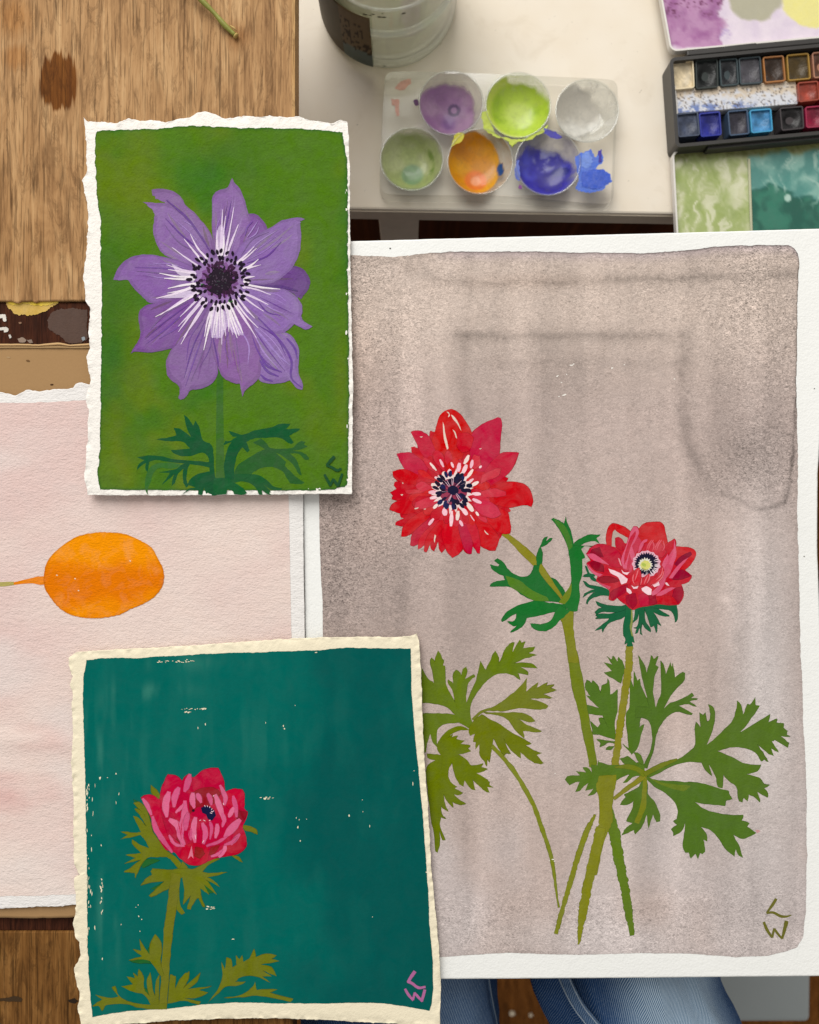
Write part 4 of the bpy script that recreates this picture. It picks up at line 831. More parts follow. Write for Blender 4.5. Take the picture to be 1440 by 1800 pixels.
for q, cc in (
    ([(740, 195), (780, 150), (850, 122), (980, 118), (1020, 145), (1035, 190), (1072, 350), (1000, 400), (850, 360), (740, 380), (720, 280)], (198, 40, 44)),
    ([(365, 290), (390, 180), (420, 145), (460, 132), (470, 190), (435, 230), (425, 380), (380, 385)], (202, 40, 44)),
    ([(460, 132), (560, 165), (645, 225), (620, 295), (560, 262), (470, 195)], (200, 40, 44)),
    ([(1165, 400), (1250, 400), (1370, 430), (1400, 470), (1390, 520), (1330, 610), (1270, 665), (1200, 640), (1150, 560)], (200, 42, 48)),
    ([(190, 410), (280, 370), (400, 390), (520, 480), (560, 640), (420, 620), (300, 540), (150, 480)], (188, 30, 56)),
    ([(180, 478), (210, 430), (290, 405), (335, 520), (262, 512)], (140, 24, 46)), ([(165, 580), (240, 570), (330, 610), (340, 690), (230, 660)], (144, 20, 42)), ([(265, 770), (330, 745), (430, 748), (535, 790), (430, 815), (310, 812)], (150, 22, 40)),
    ([(405, 935), (480, 880), (610, 838), (590, 920), (490, 985), (430, 1015)], (164, 20, 48)), ([(590, 965), (700, 930), (720, 1050), (670, 1110), (600, 1050)], (160, 18, 46)), ([(730, 960), (800, 940), (860, 980), (850, 1070), (760, 1085)], (190, 24, 60)),
    ([(860, 960), (925, 955), (945, 1050), (862, 1075)], (158, 20, 46)), ([(1120, 770), (1180, 690), (1250, 670), (1340, 735), (1220, 775)], (150, 24, 52)), ([(1150, 880), (1240, 860), (1242, 980), (1190, 1050), (1110, 1040)], (160, 22, 48)), ([(950, 985), (1090, 960), (1150, 1000), (1190, 1060), (960, 1050)], (194, 34, 44)),
    ([(1335, 455), (1352, 490), (1270, 560), (1190, 620), (1148, 600), (1215, 520)], (142, 26, 54)), ([(470, 300), (520, 295), (570, 350), (590, 420), (540, 440), (480, 400)], (186, 34, 52)),
    ([(560, 560), (640, 380), (720, 260), (800, 380), (700, 480), (660, 640), (580, 680)], (198, 56, 80)), ([(820, 360), (1000, 360), (1060, 460), (1000, 520), (760, 480)], (196, 50, 66)), ([(1000, 640), (1140, 420), (1165, 480), (1100, 700), (960, 860), (940, 800)], (208, 80, 108))):
    P_('petal', [(Ff(q), cc)], G, fl2, hg, 0.15)
PP = (214, 92, 122)
P_('pink_strokes', [(Ff(q), cc) for q, cc in (
    ([(140, 485), (220, 480), (300, 530), (405, 612), (300, 582), (200, 545)], PP), ([(140, 588), (160, 610), (225, 680), (328, 722), (280, 742), (190, 685)], PP), ([(262, 800), (330, 830), (420, 860), (400, 890), (300, 835)], (206, 76, 104)),
    ([(680, 165), (715, 172), (740, 215), (735, 260), (690, 350), (650, 420), (615, 560), (600, 655), (560, 650), (540, 540), (590, 400), (640, 250)], PP),
    ([(650, 380), (672, 420), (694, 510), (672, 590), (634, 470)], PP), ([(840, 312), (835, 335), (800, 360), (772, 430), (732, 474), (756, 375), (800, 322)], PP), ([(1148, 318), (1165, 400), (1172, 510), (1125, 622), (1085, 600), (1135, 470)], PP),
    ([(1072, 480), (1082, 540), (1045, 625), (1000, 710), (1010, 600)], PP), ([(1315, 520), (1220, 640), (1125, 765), (1085, 762), (1160, 650), (1240, 570)], PP), ([(1168, 870), (1100, 908), (1000, 962), (940, 962), (980, 922), (1090, 872)], PP),
    ([(1062, 730), (1035, 830), (965, 930), (900, 965), (880, 930), (980, 840)], PP), ([(760, 560), (690, 600), (650, 700), (620, 690), (660, 560)], (206, 70, 96)))], G, fl2, hg, 0.15)
P_('red_strokes', [(Ff(q), cc) for q, cc in (([(700, 215), (708, 250), (650, 390), (600, 550), (572, 610), (578, 490), (640, 300)], (196, 44, 66)), ([(500, 530), (520, 540), (545, 620), (530, 610)], (226, 150, 160)))] +
   [(stroke(Ff([(a, 320), (a - 40, 380), (a - 60, 440)]), 2.2), (216, 90, 104)) for a in (890, 910, 985, 1005)] + [(stroke(Ff([(a, 330), (a + 15, 400), (a - 5, 450)]), 2), (214, 90, 104)) for a in (900, 1020)], G, fl2, hg, 0.1)
WH = (242, 208, 216)
P_('pale_strokes', [(Ff(q), WH) for q in ([(390, 650), (520, 700), (612, 770), (602, 812), (540, 832), (500, 750), (420, 705)], [(540, 660), (570, 692), (635, 692), (605, 724), (560, 705)], [(598, 870), (640, 890), (662, 930), (640, 944), (605, 915)], [(770, 880), (830, 855), (890, 890), (882, 952), (840, 950), (780, 905)], [(655, 842), (690, 862), (738, 850), (722, 882), (680, 884)], [(895, 835), (970, 800), (980, 840), (920, 866)], [(1040, 815), (1065, 810), (1095, 850), (1060, 840)])], G, fl2, hg, 0.15)
ec = (828, 598)
rf = random.Random(5)
def radial(cx, cy, r, dr, n, ph=0): return [(cx + (r + (dr if i % 2 else -dr) * rf.uniform(.4, 1.2)) * math.cos(2 * math.pi * i / n + ph), cy + (r + (dr if i % 2 else -dr) * rf.uniform(.4, 1.2)) * .95 * math.sin(2 * math.pi * i / n + ph)) for i in range(n)]
eye = P_('flower_eye', [(Ff(radial(*ec, 160, 8, 30)), (226, 176, 192)), (Ff(radial(*ec, 133, 15, 60)), (28, 26, 50)), (Ff(radial(815, 608, 78, 14, 34)), (226, 222, 206)), (Ff(radial(818, 612, 58, 5, 18)), (214, 212, 120)), (Ff(ell(800, 608, 28, 20, 0.6)), (178, 196, 92))], G, fl2, hg, 0, sub=1)
P_('eye_ticks', [(stroke(Ff([(ec[0] + r0 * math.cos(a), ec[1] + r0 * math.sin(a)), (ec[0] + r1 * math.cos(a), ec[1] + r1 * math.sin(a))]), 1.0), cc) for a, r0, r1, cc in [(rf.uniform(-.5, 1.6), 95, 150, (232, 216, 222)) for _ in range(22)] + [(math.radians(75 + i * 9), 60, rf.uniform(100, 150), (28, 26, 50)) for i in range(7)]], G, fl2, hg, 0, sub=1)
for q in ([(745, 640), (768, 740), (742, 842), (690, 852), (648, 832), (658, 740), (700, 670)], [(865, 708), (862, 780), (820, 842), (758, 842), (800, 755)], [(1012, 618), (1032, 700), (1002, 770), (930, 815), (868, 842), (880, 790), (960, 730)]):
    P_('petal', [(Ff(q), (202, 38, 52))], G, fl2, hg, 0.1)
P_('pink_strokes', [(stroke(Ff(q), 1.8), (228, 112, 122)) for q in ([(735, 665), (715, 730), (695, 790)], [(680, 720), (672, 780), (690, 830)], [(845, 730), (820, 780), (800, 830)], [(865, 720), (860, 770), (835, 820)], [(1015, 640), (1000, 720), (940, 780)], [(1030, 680), (1010, 750), (950, 810), (880, 850)], [(775, 760), (770, 800), (760, 840)])], G, fl2, hg, 0, sub=1)

# unpainted specks, signature
layer[0] = 0
P_('paper_fleck', [(ell(x, y, a, b_, an, 7, 0.3), (240, 236, 228)) for x, y, a, b_, an in ((980, 661, 2.5, 1.2, -.6), (1004, 642, 3, 1, .1), (1008, 640, 2, 1, -.4), (996, 658, 1.5, 1, 0), (987, 672, 1.4, .9, 0), (992, 694, 4.5, 1.3, -.3), (983, 697, 1.5, 1, 0), (1076, 647, 2, 1.4, -.7), (1186, 666, 1.8, 1.2, .5), (1098, 641, 1.4, 1.2, 0), (972, 1511, 2, 1, 0), (975, 1514, 1.6, .8, 0), (966, 1513, 1, .8, 0), (976, 1360, 1.2, .8, 0), (970, 1338, .9, .8, 0))] + [(ell(686, 436.5, 1.6, 1.3, 0), (96, 96, 90)), (ell(1414, 978, 1.2, 1, 0), (120, 116, 104)), (ell(1432, 683, 1.2, .8, 0), (90, 90, 84))], G, gp, hg, 0, sub=1)
P_('pink_smudge', [(Z(980, 1120, 3.2727, [(1138, 1112), (1160, 1108), (1168, 1120), (1150, 1128)]), (206, 156, 158))], G, gp, hg, 0.4)
SG = (108, 106, 42)
P_('signature', [(stroke(Bb([(1240, 373), (1222, 402), (1194, 441)]), [5, 5.5, 3], seed=1), SG), (stroke(Bb([(1194, 441), (1225, 438), (1260, 455), (1285, 457), (1311, 450)]), [3.5, 4.5, 5, 4, 1.5]), SG),
    (stroke(Bb([(1181, 482), (1197, 520), (1221, 556)]), [4.5, 5.5, 4]), SG), (stroke(Bb([(1221, 556), (1226, 530), (1231, 512)]), [4, 4, 4]), SG), (stroke(Bb([(1230, 513), (1245, 535), (1267, 561)]), [4, 4.5, 3.5]), SG), (stroke(Bb([(1267, 561), (1278, 520), (1289, 477)]), [4, 6, 6.5], rough=.6), SG)], G, gp, hg, 0, sub=1)

# ---------------------------------------------------------------- purple anemone on green
hv = plane_h(0.0092, -0.033, 0.001)
vp = empty('purple_anemone_painting', at(385, 560, 0.0), 'small painting of a purple anemone on green, with a torn white border', 'painting')
sheet('paper_sheet', vp, M['rag_paper'], (
    [(147, 206), (154, 213), (180, 215), (206, 216), (227, 208), (247, 212), (262, 211), (289, 215), (310, 210), (334, 207), (348, 198), (360, 196), (376, 199), (395, 208), (428, 204.6), (487, 204), (504, 207), (525, 204.6), (540, 210), (560, 212.6), (584, 216), (598, 211.5), (610, 213.6)],
    [(610, 213.6), (613, 242), (615, 294), (616, 450), (618, 560), (619.5, 631), (621.5, 702), (619.5, 711), (620, 773), (618.7, 868.5)],
    [(154, 870), (230, 871), (383, 870.5), (560, 868.5), (618.7, 868.5)],
    [(147, 206), (152, 249), (152.5, 303), (145, 317), (155, 369), (154, 408), (150, 459), (146, 486), (149, 510), (152, 531), (159, 541), (155.5, 567), (158, 611), (153, 627), (159, 671), (152, 690), (151, 704), (155.5, 722), (153, 789), (148, 833), (154, 870)]), 170, 230, 83, (2.2, 1.6, 1.2, 2.6), hv, 0.0007, 0.0020, 0.08, 0.5)
def green_col(X, Y, U, V):
    a = npC((80, 120, 30)); y = npC((110, 124, 28)); g = npC((60, 114, 34)); d = npC((50, 96, 32))
    c = a[None].repeat(len(X), 0)
    n1 = fbm(X / 120, Y / 150, 91, 3); n2 = fbm(X / 90, Y / 110, 95, 3)
    c = lerp(c, y, 0.45 * sstep(0.48, 0.72, n1)); c = lerp(c, g, 0.8 * sstep(0.50, 0.75, n2))
    c = lerp(c, y, 0.45 * gauss(X, Y, 240, 360, 60, 50) + 0.4 * gauss(X, Y, 210, 800, 60, 60) + 0.4 * gauss(X, Y, 600, 670, 14, 80))
    c = lerp(c, d, 0.5 * gauss(X, Y, 195, 560, 40, 160) + 0.3 * gauss(X, Y, 400, 280, 60, 50))
    e = np.minimum(np.minimum(U, 1 - U) * 440, np.minimum(V, 1 - V) * 635)
    c = lerp(c, npC((30, 84, 44)), 0.6 * np.exp(-(e / 3.0) ** 2))
    k = 1 + 0.12 * (fbm(X / 14, Y / 10, 99, 3) - 0.5)
    return c * 0.94 * k[:, None], 0 * X + 0.10
ground('painted_ground', vp, M['green_wash'], (
    [(168, 238), (170, 231), (180, 229), (279, 226), (334, 220.6), (425, 225), (487, 225), (557, 227.5), (602, 232)],
    [(602, 232), (605, 252), (609, 273), (611, 300), (612.5, 560), (613, 631), (614, 702), (613, 756), (611.5, 809), (610.6, 853), (606, 856)],
    [(176, 861), (383, 862), (560, 862), (588, 860), (592, 857), (606, 856)],
    [(168, 238), (167, 280), (171, 350), (177, 389), (177, 467), (179, 500), (178, 633), (175.6, 789), (171, 833), (176, 861)]), 170, 240, 85, (2.2, 2.0, 1.2, 2.2), hv, 0.00012, green_col, 0.08, 0.6)
GG = M['green_gouache']; layer[0] = 0
Pp = lambda p: Z(190, 300, 3.6, p); Ll = lambda p: Z(230, 720, 4.235, p)
DK = (28, 84, 50); DK2 = (46, 92, 46)
P_('stem', [(Ll([(640, -330), (690, -330), (690, 100), (694, 400), (698, 620), (632, 620), (634, 400), (636, 100)]), (62, 104, 44))], GG, vp, hv)
P_('leaf', [(Ll([(400, 420), (300, 440), (210, 435), (165, 480), (150, 540), (125, 590), (128, 635), (108, 600), (105, 540), (125, 460), (170, 410), (250, 395), (360, 405)]), (58, 106, 50))], GG, vp, hv)
for q, cc in (([(740, 560), (790, 420), (860, 370), (940, 320), (1000, 295), (960, 270), (910, 245), (970, 215), (1010, 250), (1040, 285), (1200, 285), (1240, 250), (1270, 235), (1300, 240), (1290, 260), (1315, 275), (1270, 295), (1200, 305), (1280, 320), (1325, 355), (1325, 375), (1295, 370), (1250, 330), (1185, 325), (1230, 370), (1255, 430), (1272, 490), (1250, 480), (1210, 410), (1130, 345), (1080, 320), (1155, 390), (1150, 420), (1190, 460), (1230, 500), (1295, 545), (1270, 555), (1185, 550), (1155, 500), (1130, 460), (1050, 425), (960, 440), (900, 475), (840, 520)], DK2),
    ([(590, 640), (585, 420), (575, 350), (530, 320), (450, 345), (380, 345), (320, 325), (297, 300), (350, 298), (440, 290), (390, 240), (280, 235), (192, 222), (330, 195), (340, 185), (320, 135), (370, 145), (450, 205), (415, 130), (395, 40), (420, 55), (465, 120), (480, 80), (510, 130), (540, 230), (600, 260), (615, 320), (620, 420), (640, 640)], DK),
    ([(590, 430), (480, 410), (370, 400), (250, 385), (180, 375), (135, 390), (130, 440), (125, 465), (108, 440), (112, 395), (75, 420), (45, 452), (55, 410), (100, 375), (45, 355), (130, 342), (220, 345), (300, 365), (440, 380), (590, 390)], DK),
    ([(440, 395), (380, 450), (350, 480), (330, 540), (305, 570), (310, 520), (325, 480), (280, 520), (228, 563), (280, 490), (290, 470), (205, 468), (300, 450), (340, 440), (390, 405)], DK),
    ([(430, 420), (420, 460), (415, 520), (430, 570), (410, 580), (390, 530), (388, 460), (400, 420), (450, 395)], DK),
    ([(640, 640), (600, 630), (560, 625), (545, 580), (530, 640), (500, 630), (500, 600), (440, 600), (385, 630), (430, 590), (480, 580), (420, 560), (440, 520), (500, 480), (580, 460), (640, 520)], DK),
    ([(720, 480), (890, 480), (960, 490), (1020, 530), (1070, 575), (1130, 585), (1110, 600), (1050, 595), (985, 555), (1040, 610), (1050, 635), (1020, 630), (975, 600), (980, 635), (955, 630), (930, 580), (880, 545), (800, 535), (720, 560)], (34, 88, 48)),
    ([(700, 520), (695, 400), (720, 290), (750, 240), (690, 265), (700, 235), (740, 232), (790, 200), (760, 200), (725, 155), (770, 170), (830, 185), (920, 155), (1050, 130), (1110, 105), (1190, 105), (1170, 130), (1150, 145), (1260, 140), (1250, 155), (1180, 195), (1215, 245), (1190, 255), (1110, 210), (1000, 210), (920, 215), (860, 240), (885, 300), (870, 320), (830, 280), (800, 320), (775, 400), (765, 520)], DK),
    ([(620, 510), (720, 510), (760, 540), (830, 580), (865, 620), (840, 635), (770, 630), (760, 610), (720, 590), (710, 630), (640, 635), (615, 600)], (30, 90, 50))):
    P_('leaf', [(Ll(q), cc)], GG, vp, hv)
f3 = None
pur = [
    ('p12', [(350, 185), (280, 155), (275, 120), (330, 112), (410, 130), (460, 165), (490, 215), (560, 280), (620, 350), (660, 420), (690, 600), (600, 420), (520, 310), (440, 240), (370, 205)], (134, 104, 160)),
    ('p2', [(740, 640), (830, 330), (880, 275), (935, 275), (985, 320), (1010, 365), (900, 450), (760, 660)], (128, 92, 160)),
    ('p1', [(700, 660), (662, 420), (658, 240), (662, 165), (690, 128), (755, 105), (775, 65), (785, 45), (800, 75), (835, 115), (865, 185), (885, 260), (900, 330), (800, 470), (740, 660)], (136, 104, 166)),
    ('p11', [(690, 680), (430, 560), (360, 535), (310, 470), (285, 380), (292, 310), (290, 255), (220, 195), (300, 205), (360, 205), (430, 240), (500, 290), (560, 360), (620, 450), (665, 520), (710, 660)], (138, 106, 170)),
    ('p4', [(800, 715), (980, 720), (1080, 690), (1150, 640), (1180, 600), (1230, 620), (1265, 660), (1280, 700), (1265, 755), (1240, 785), (1220, 815), (1180, 775), (1100, 750), (900, 745)], (108, 74, 142)),
    ('p3', [(730, 690), (830, 480), (930, 410), (1030, 360), (1100, 315), (1180, 298), (1215, 295), (1245, 308), (1215, 320), (1222, 420), (1210, 520), (1175, 600), (1120, 660), (1050, 705), (980, 720), (880, 715), (760, 710)], (138, 108, 174)),
    ('p10', [(690, 690), (470, 575), (330, 540), (220, 530), (120, 560), (60, 620), (32, 690), (75, 692), (125, 688), (160, 740), (210, 790), (265, 835), (400, 830), (520, 780), (690, 720)], (134, 100, 168)),
    ('p9', [(690, 720), (430, 810), (260, 845), (205, 880), (192, 940), (205, 1020), (190, 1080), (160, 1125), (140, 1160), (165, 1145), (280, 1150), (400, 1125), (470, 1110), (560, 1020), (690, 760)], (124, 86, 156)),
    ('p8', [(690, 740), (560, 1000), (420, 1110), (380, 1170), (365, 1230), (385, 1310), (440, 1355), (455, 1385), (445, 1440), (460, 1448), (490, 1435), (520, 1390), (590, 1380), (650, 1350), (690, 1300), (695, 1250), (680, 1180), (670, 1060), (710, 760)], (134, 102, 162)),
    ('p6', [(720, 730), (900, 910), (1000, 985), (1070, 1025), (1130, 1025), (1175, 1060), (1205, 1120), (1208, 1200), (1205, 1280), (1235, 1350), (1230, 1385), (1200, 1380), (1150, 1325), (1090, 1345), (1010, 1345), (955, 1325), (930, 1250), (860, 1100), (710, 780)], (140, 112, 176)),
    ('p5', [(730, 710), (900, 738), (1060, 742), (1130, 755), (1190, 795), (1225, 845), (1230, 890), (1225, 930), (1250, 960), (1295, 985), (1270, 1003), (1235, 1000), (1180, 970), (1150, 1000), (1110, 1025), (1060, 1030), (990, 985), (930, 930), (850, 850), (720, 750)], (140, 110, 178)),
    ('p7', [(690, 760), (650, 1000), (660, 1150), (690, 1230), (730, 1310), (800, 1345), (835, 1350), (850, 1430), (870, 1390), (930, 1340), (960, 1300), (970, 1200), (950, 1080), (900, 950), (740, 750)], (136, 100, 162))]
f3 = P_('flower_head', [(Pp(ell(705, 720, 240, 240, 0, 20)), (128, 94, 160))], GG, vp, hv)
for i, (nm, q, cc) in enumerate(pur):
    cc = (cc[0] * 1.0, cc[1] * 1.0, cc[2] * .96)
    edge = P_('petal', [(Pp(q), tuple(int(c * 0.93) for c in cc))], GG, f3, hv, 0.3)
    P = np.array(q, float); ctr = np.array([0.55 * P[:, 0].mean() + 0.45 * 705, 0.55 * P[:, 1].mean() + 0.45 * 700])
    inner = ctr + (P - ctr) * 0.93
    # inner lighter paint of the same petal
    K2 = [(Pp([tuple(p) for p in inner]), cc)]
    o2 = P_('petal', K2, GG, f3, hv, 0.4); o2['label'] = 'lighter inner paint of a purple petal'
    rs = random.Random(i)
    bs = []
    for _ in range(20):
        k0 = rs.randrange(len(P)); e = P[k0] * (1 - .5) + P[(k0 + 1) % len(P)] * .5; b0 = np.array((705., 700.)); t0, t1 = rs.uniform(.42, .7), rs.uniform(.8, .93)
        if np.hypot(*(e - b0)) < 300: continue
        a_, m_, z_ = b0 + (e - b0) * t0, b0 + (e - b0) * (t0 + t1) / 2 + np.array((rs.uniform(-8, 8), rs.uniform(-8, 8))), b0 + (e - b0) * t1
        kf = rs.uniform(-14, 14); gr_ = rs.random() < .3
        bs.append((stroke(Pp([tuple(a_), tuple(m_), tuple(z_)]), rs.uniform(2.0, 5.5), taper=(.3, .2), rough=.3, seed=_), (cc[0] + kf * .8 - 6 * gr_, cc[1] + kf + 4 * gr_, cc[2] + kf * .9 - 22 * gr_)))
    if bs:
        o3 = P_('veins', bs, GG, f3, hv, 0.1, sub=1)
# petal veins
vein = []
rv = random.Random(31)
for (x0, y0, x1, y1, n, spread, cc) in ((700, 480, 790, 110, 4, 70, 0), (860, 560, 1180, 330, 5, 120, 0), (600, 500, 310, 230, 4, 120, 0), (500, 640, 110, 620, 4, 80, 0), (520, 850, 190, 1120, 4, 100, 0), (630, 950, 480, 1390, 5, 120, 0), (800, 1000, 850, 1350, 3, 130, 0), (930, 1000, 1180, 1330, 6, 130, 0), (960, 800, 1220, 930, 5, 110, 0), (880, 420, 960, 300, 3, 60, 0)):
    dx, dy = x1 - x0, y1 - y0; l = math.hypot(dx, dy)
    for k in range(n):
        o = (k / (n - 1) - 0.5) * spread; ox, oy = -dy / l * o, dx / l * o
        t1 = rv.uniform(0.7, 0.95) * (1 - abs(o) / spread * 0.35)
        a = (x0 + ox * 0.5, y0 + oy * 0.5); b_ = (x0 + dx * t1 * .5 + ox * 1.15, y0 + dy * t1 * .5 + oy * 1.15); c_ = (x0 + dx * t1 + ox * .8, y0 + dy * t1 + oy * .8)
        vein.append((stroke(Pp([a, b_, c_]), rv.uniform(1.2, 2.8), taper=(.3, .2)), rv.choice([(112, 78, 150), (104, 72, 144), (118, 84, 156), (156, 126, 190), (164, 136, 196), (120, 96, 142)])))
P_('veins', vein, GG, f3, hv, 0.1, sub=1)
P_('veins', [(stroke(Pp(p), w_), cc) for p, w_, cc in (([(370, 185), (500, 300), (590, 420), (650, 520)], 4, (104, 72, 140)), ([(960, 1160), (1000, 1230), (1100, 1275)], 4.5, (106, 74, 150)), ([(965, 1290), (1000, 1320), (1045, 1332)], 4, (106, 74, 150)), ([(960, 1200), (1010, 1270), (1080, 1302)], 4.5, (106, 74, 150)), ([(1130, 1060), (1180, 1120), (1198, 1190)], 4, (106, 76, 150)), ([(880, 720), (1000, 735), (1100, 735), (1200, 760)], 6, (92, 62, 126)), ([(660, 1040), (690, 1180), (700, 1240)], 3, (104, 72, 140)), ([(950, 930), (1090, 1080), (1160, 1200), (1160, 1310), (1225, 1372)], 4, (108, 76, 150)), ([(930, 1000), (1080, 1170), (1150, 1230)], 3, (156, 130, 192)))], GG, f3, hv, 0.1, sub=1)
PW = (212, 198, 222)
P_('pale_patch', [(Pp(q), cc) for q, cc in (([(650, 890), (740, 890), (830, 960), (858, 1042), (800, 1030), (755, 985), (720, 1060), (655, 1055), (645, 960)], (184, 162, 202)), ([(550, 660), (400, 590), (440, 650), (540, 710)], (196, 180, 208)), ([(570, 750), (440, 775), (330, 808), (540, 795)], (200, 184, 212)), ([(690, 380), (720, 330), (740, 420), (735, 520), (680, 520)], (186, 166, 200)))], GG, f3, hv, 0.3)
ends = [(725, 245), (745, 285), (797, 230), (825, 340), (690, 375), (732, 415), (925, 480), (940, 490), (952, 560), (968, 595), (928, 670), (1090, 750), (1030, 785), (1015, 848), (985, 890), (930, 935), (950, 995), (940, 1060), (840, 1030), (818, 1060), (745, 1045), (720, 1100), (690, 1065), (605, 1135), (460, 1100), (475, 1055), (445, 1020), (445, 985), (455, 925), (300, 925), (330, 915), (305, 808), (375, 775), (378, 745), (355, 680), (325, 648), (380, 625), (370, 595), (405, 485), (480, 430), (520, 400), (610, 1050), (660, 1060), (770, 990), (900, 1000), (880, 740), (900, 700), (675, 1040), (705, 1050), (735, 1010), (765, 1020), (790, 1040), (830, 1045), (855, 1030), (650, 1000)]
wl = []
for i, (x, y) in enumerate(ends):
    a = math.atan2(y - 690, x - 705) + rv.uniform(-.07, .07); r0 = 150
    s = (705 + r0 * math.cos(a), 690 + r0 * math.sin(a)); mid = ((s[0] + x) / 2 + rv.uniform(-10, 10), (s[1] + y) / 2 + rv.uniform(-10, 10))
    wl.append((stroke(Pp([s, mid, (x, y)]), [rv.uniform(3.0, 4.4), rv.uniform(2.6, 4.2), 1.0]), rv.choice([(226, 210, 230), (218, 200, 226), (232, 222, 232)])))
P_('pale_strokes', wl, GG, f3, hv, 0.1, sub=1)
P_('flower_eye', [(Pp(radial(705, 690, 150, 16, 34)), (152, 122, 172))], GG, f3, hv, 0.3)
P_('flower_eye', [(Pp(radial(705, 690, 118, 10, 26)), (126, 84, 142)), (Pp(ell(600, 725, 14, 10, .4)), (70, 120, 70)), (Pp(ell(775, 825, 16, 10, .4)), (60, 110, 50))], GG, f3, hv, 0.2)
BK = (34, 24, 38)
sd = [(Pp(ell(705, 700, 84, 88, 0, 22, 0.14, rv)), (40, 30, 42))]
for i in range(34):
    a = i / 34 * 6.283 + rv.uniform(-.05, .05); r = 176 + rv.uniform(-9, 14)
    sd.append((Pp(ell(705 + r * math.cos(a), 692 + r * math.sin(a), rv.uniform(16, 22), rv.uniform(8.5, 12), a + rv.uniform(-.5, .5), 8, 0.12, rv)), BK))
    if i % 6 != 0:
        r = 146 + rv.uniform(-9, 9); a += .09
        sd.append((Pp(ell(705 + r * math.cos(a), 692 + r * math.sin(a), rv.uniform(14, 19), rv.uniform(8, 11), a + rv.uniform(-.6, .6), 8, 0.12, rv)), BK))
for i in range(64):
    a = rv.uniform(0, 6.283); r = 60 + 60 * math.sqrt(rv.random())
    sd.append((Pp(ell(705 + r * math.cos(a), 695 + r * math.sin(a), rv.uniform(13, 18), rv.uniform(7, 10), a, 7, 0.15, rv)), rv.choice([BK, (52, 30, 52), (66, 36, 66)])))
P_('stamens', sd, GG, f3, hv, 0.1, sub=1)
P_('seed_marks', [(Pp(ell(705 + rv.gauss(0, 42), 700 + rv.gauss(0, 42), 7, 4, rv.uniform(0, 3), 6)), rv.choice([(74, 62, 76), (66, 52, 66), (58, 60, 64)])) for _ in range(50)], GG, f3, hv, 0, sub=1)
Vv = lambda p: Z(560, 560, 5.625, p)
P_('signature', [(stroke(Vv(p), w_), (34, 78, 46)) for p, w_ in (([(158, 1362), (120, 1405), (78, 1452)], [5.5, 6, 4]), ([(78, 1452), (130, 1470), (185, 1500), (228, 1482)], [4, 4.5, 5, 3]), ([(58, 1540), (85, 1590), (120, 1655)], [4, 5, 4.5]), ([(112, 1655), (130, 1620), (147, 1582)], [4, 4.5, 4]), ([(145, 1585), (165, 1615), (195, 1658)], [4, 5, 4]), ([(192, 1658), (215, 1590), (234, 1532)], [4.5, 4.5, 4]))], GG, vp, hv, 0.1, sub=1)
P_('paper_fleck', [(Vv(ell(275, 138, 10, 22, .1)), (238, 236, 226)), (Vv(ell(283, 1065, 5, 20, 0)), (236, 236, 226)), (Vv(ell(292, 395, 6, 8, 0)), (236, 236, 226))], GG, vp, hv, 0.1)

# ---------------------------------------------------------------- red anemone on teal
ht = plane_h(0.0056, 0.001, -0.002)
tp = empty('teal_anemone_painting', at(450, 1460, 0.0), 'square painting of one crimson anemone on teal, cream torn border', 'painting')
def ht_sheet(x, y):
    x = np.asarray(x, float); y = np.asarray(y, float)
    return ht(x, y)
sheet('paper_sheet', tp, M['cream_paper'], (
    [(121, 1156), (134, 1146), (200, 1142), (343, 1135), (420, 1129), (489, 1124), (560, 1121), (635, 1119), (690, 1120), (722, 1118), (733, 1114)],
    [(733, 1114), (737, 1129), (741, 1187), (742, 1246), (747, 1343), (754, 1440), (757, 1500), (761, 1560), (766, 1608), (771, 1656), (774, 1713), (775.5, 1752), (773, 1806)],
    [(143, 1808), (180, 1805), (230, 1800), (280, 1796), (330, 1793), (400, 1791), (480, 1790), (560, 1793), (620, 1796), (700, 1800), (773, 1806)],
    [(121, 1156), (123, 1180), (128, 1190), (122, 1203), (127, 1220), (127, 1250), (128, 1305), (125, 1351), (128, 1378), (130, 1433), (129, 1500), (131, 1522), (140, 1538), (130.5, 1543), (134, 1586), (128, 1626), (133, 1648), (140, 1657), (142, 1681), (130, 1703), (134, 1727), (140, 1745), (137, 1775), (143, 1808)]), 210, 240, 103, (1.8, 1.6, 2.0, 2.6), ht_sheet, 0.0008, 0.0020, 0.08, 0.5)
def teal_col(X, Y, U, V):
    a = npC((4, 100, 92)); b = npC((0, 86, 82)); l = npC((66, 134, 118))
    c = a[None].repeat(len(X), 0)
    c = lerp(c, b, sstep(0.35, 0.65, fbm(X / 130, Y / 180, 111, 3) * 0.6 + 0.4 * sstep(350, 720, X)))
    st = sstep(0.42, 0.75, fbm(X / 16, Y / 120, 113, 3))
    c = lerp(c, l, 0.55 * st * np.clip(gauss(X, Y, 195, 1310, 45, 90) + 0.9 * gauss(X, Y, 185, 1620, 25, 80) + gauss(X, Y, 260, 1215, 60, 14) + 0.6 * gauss(X, Y, 330, 1165, 90, 14) + 0.3 * gauss(X, Y, 450, 1300, 120, 60), 0, 1))
    c = lerp(c, l, 0.07 * sstep(0.5, 0.8, fbm(X / 40, Y / 110, 118, 3)))
    return c, 0 * X + 0.03
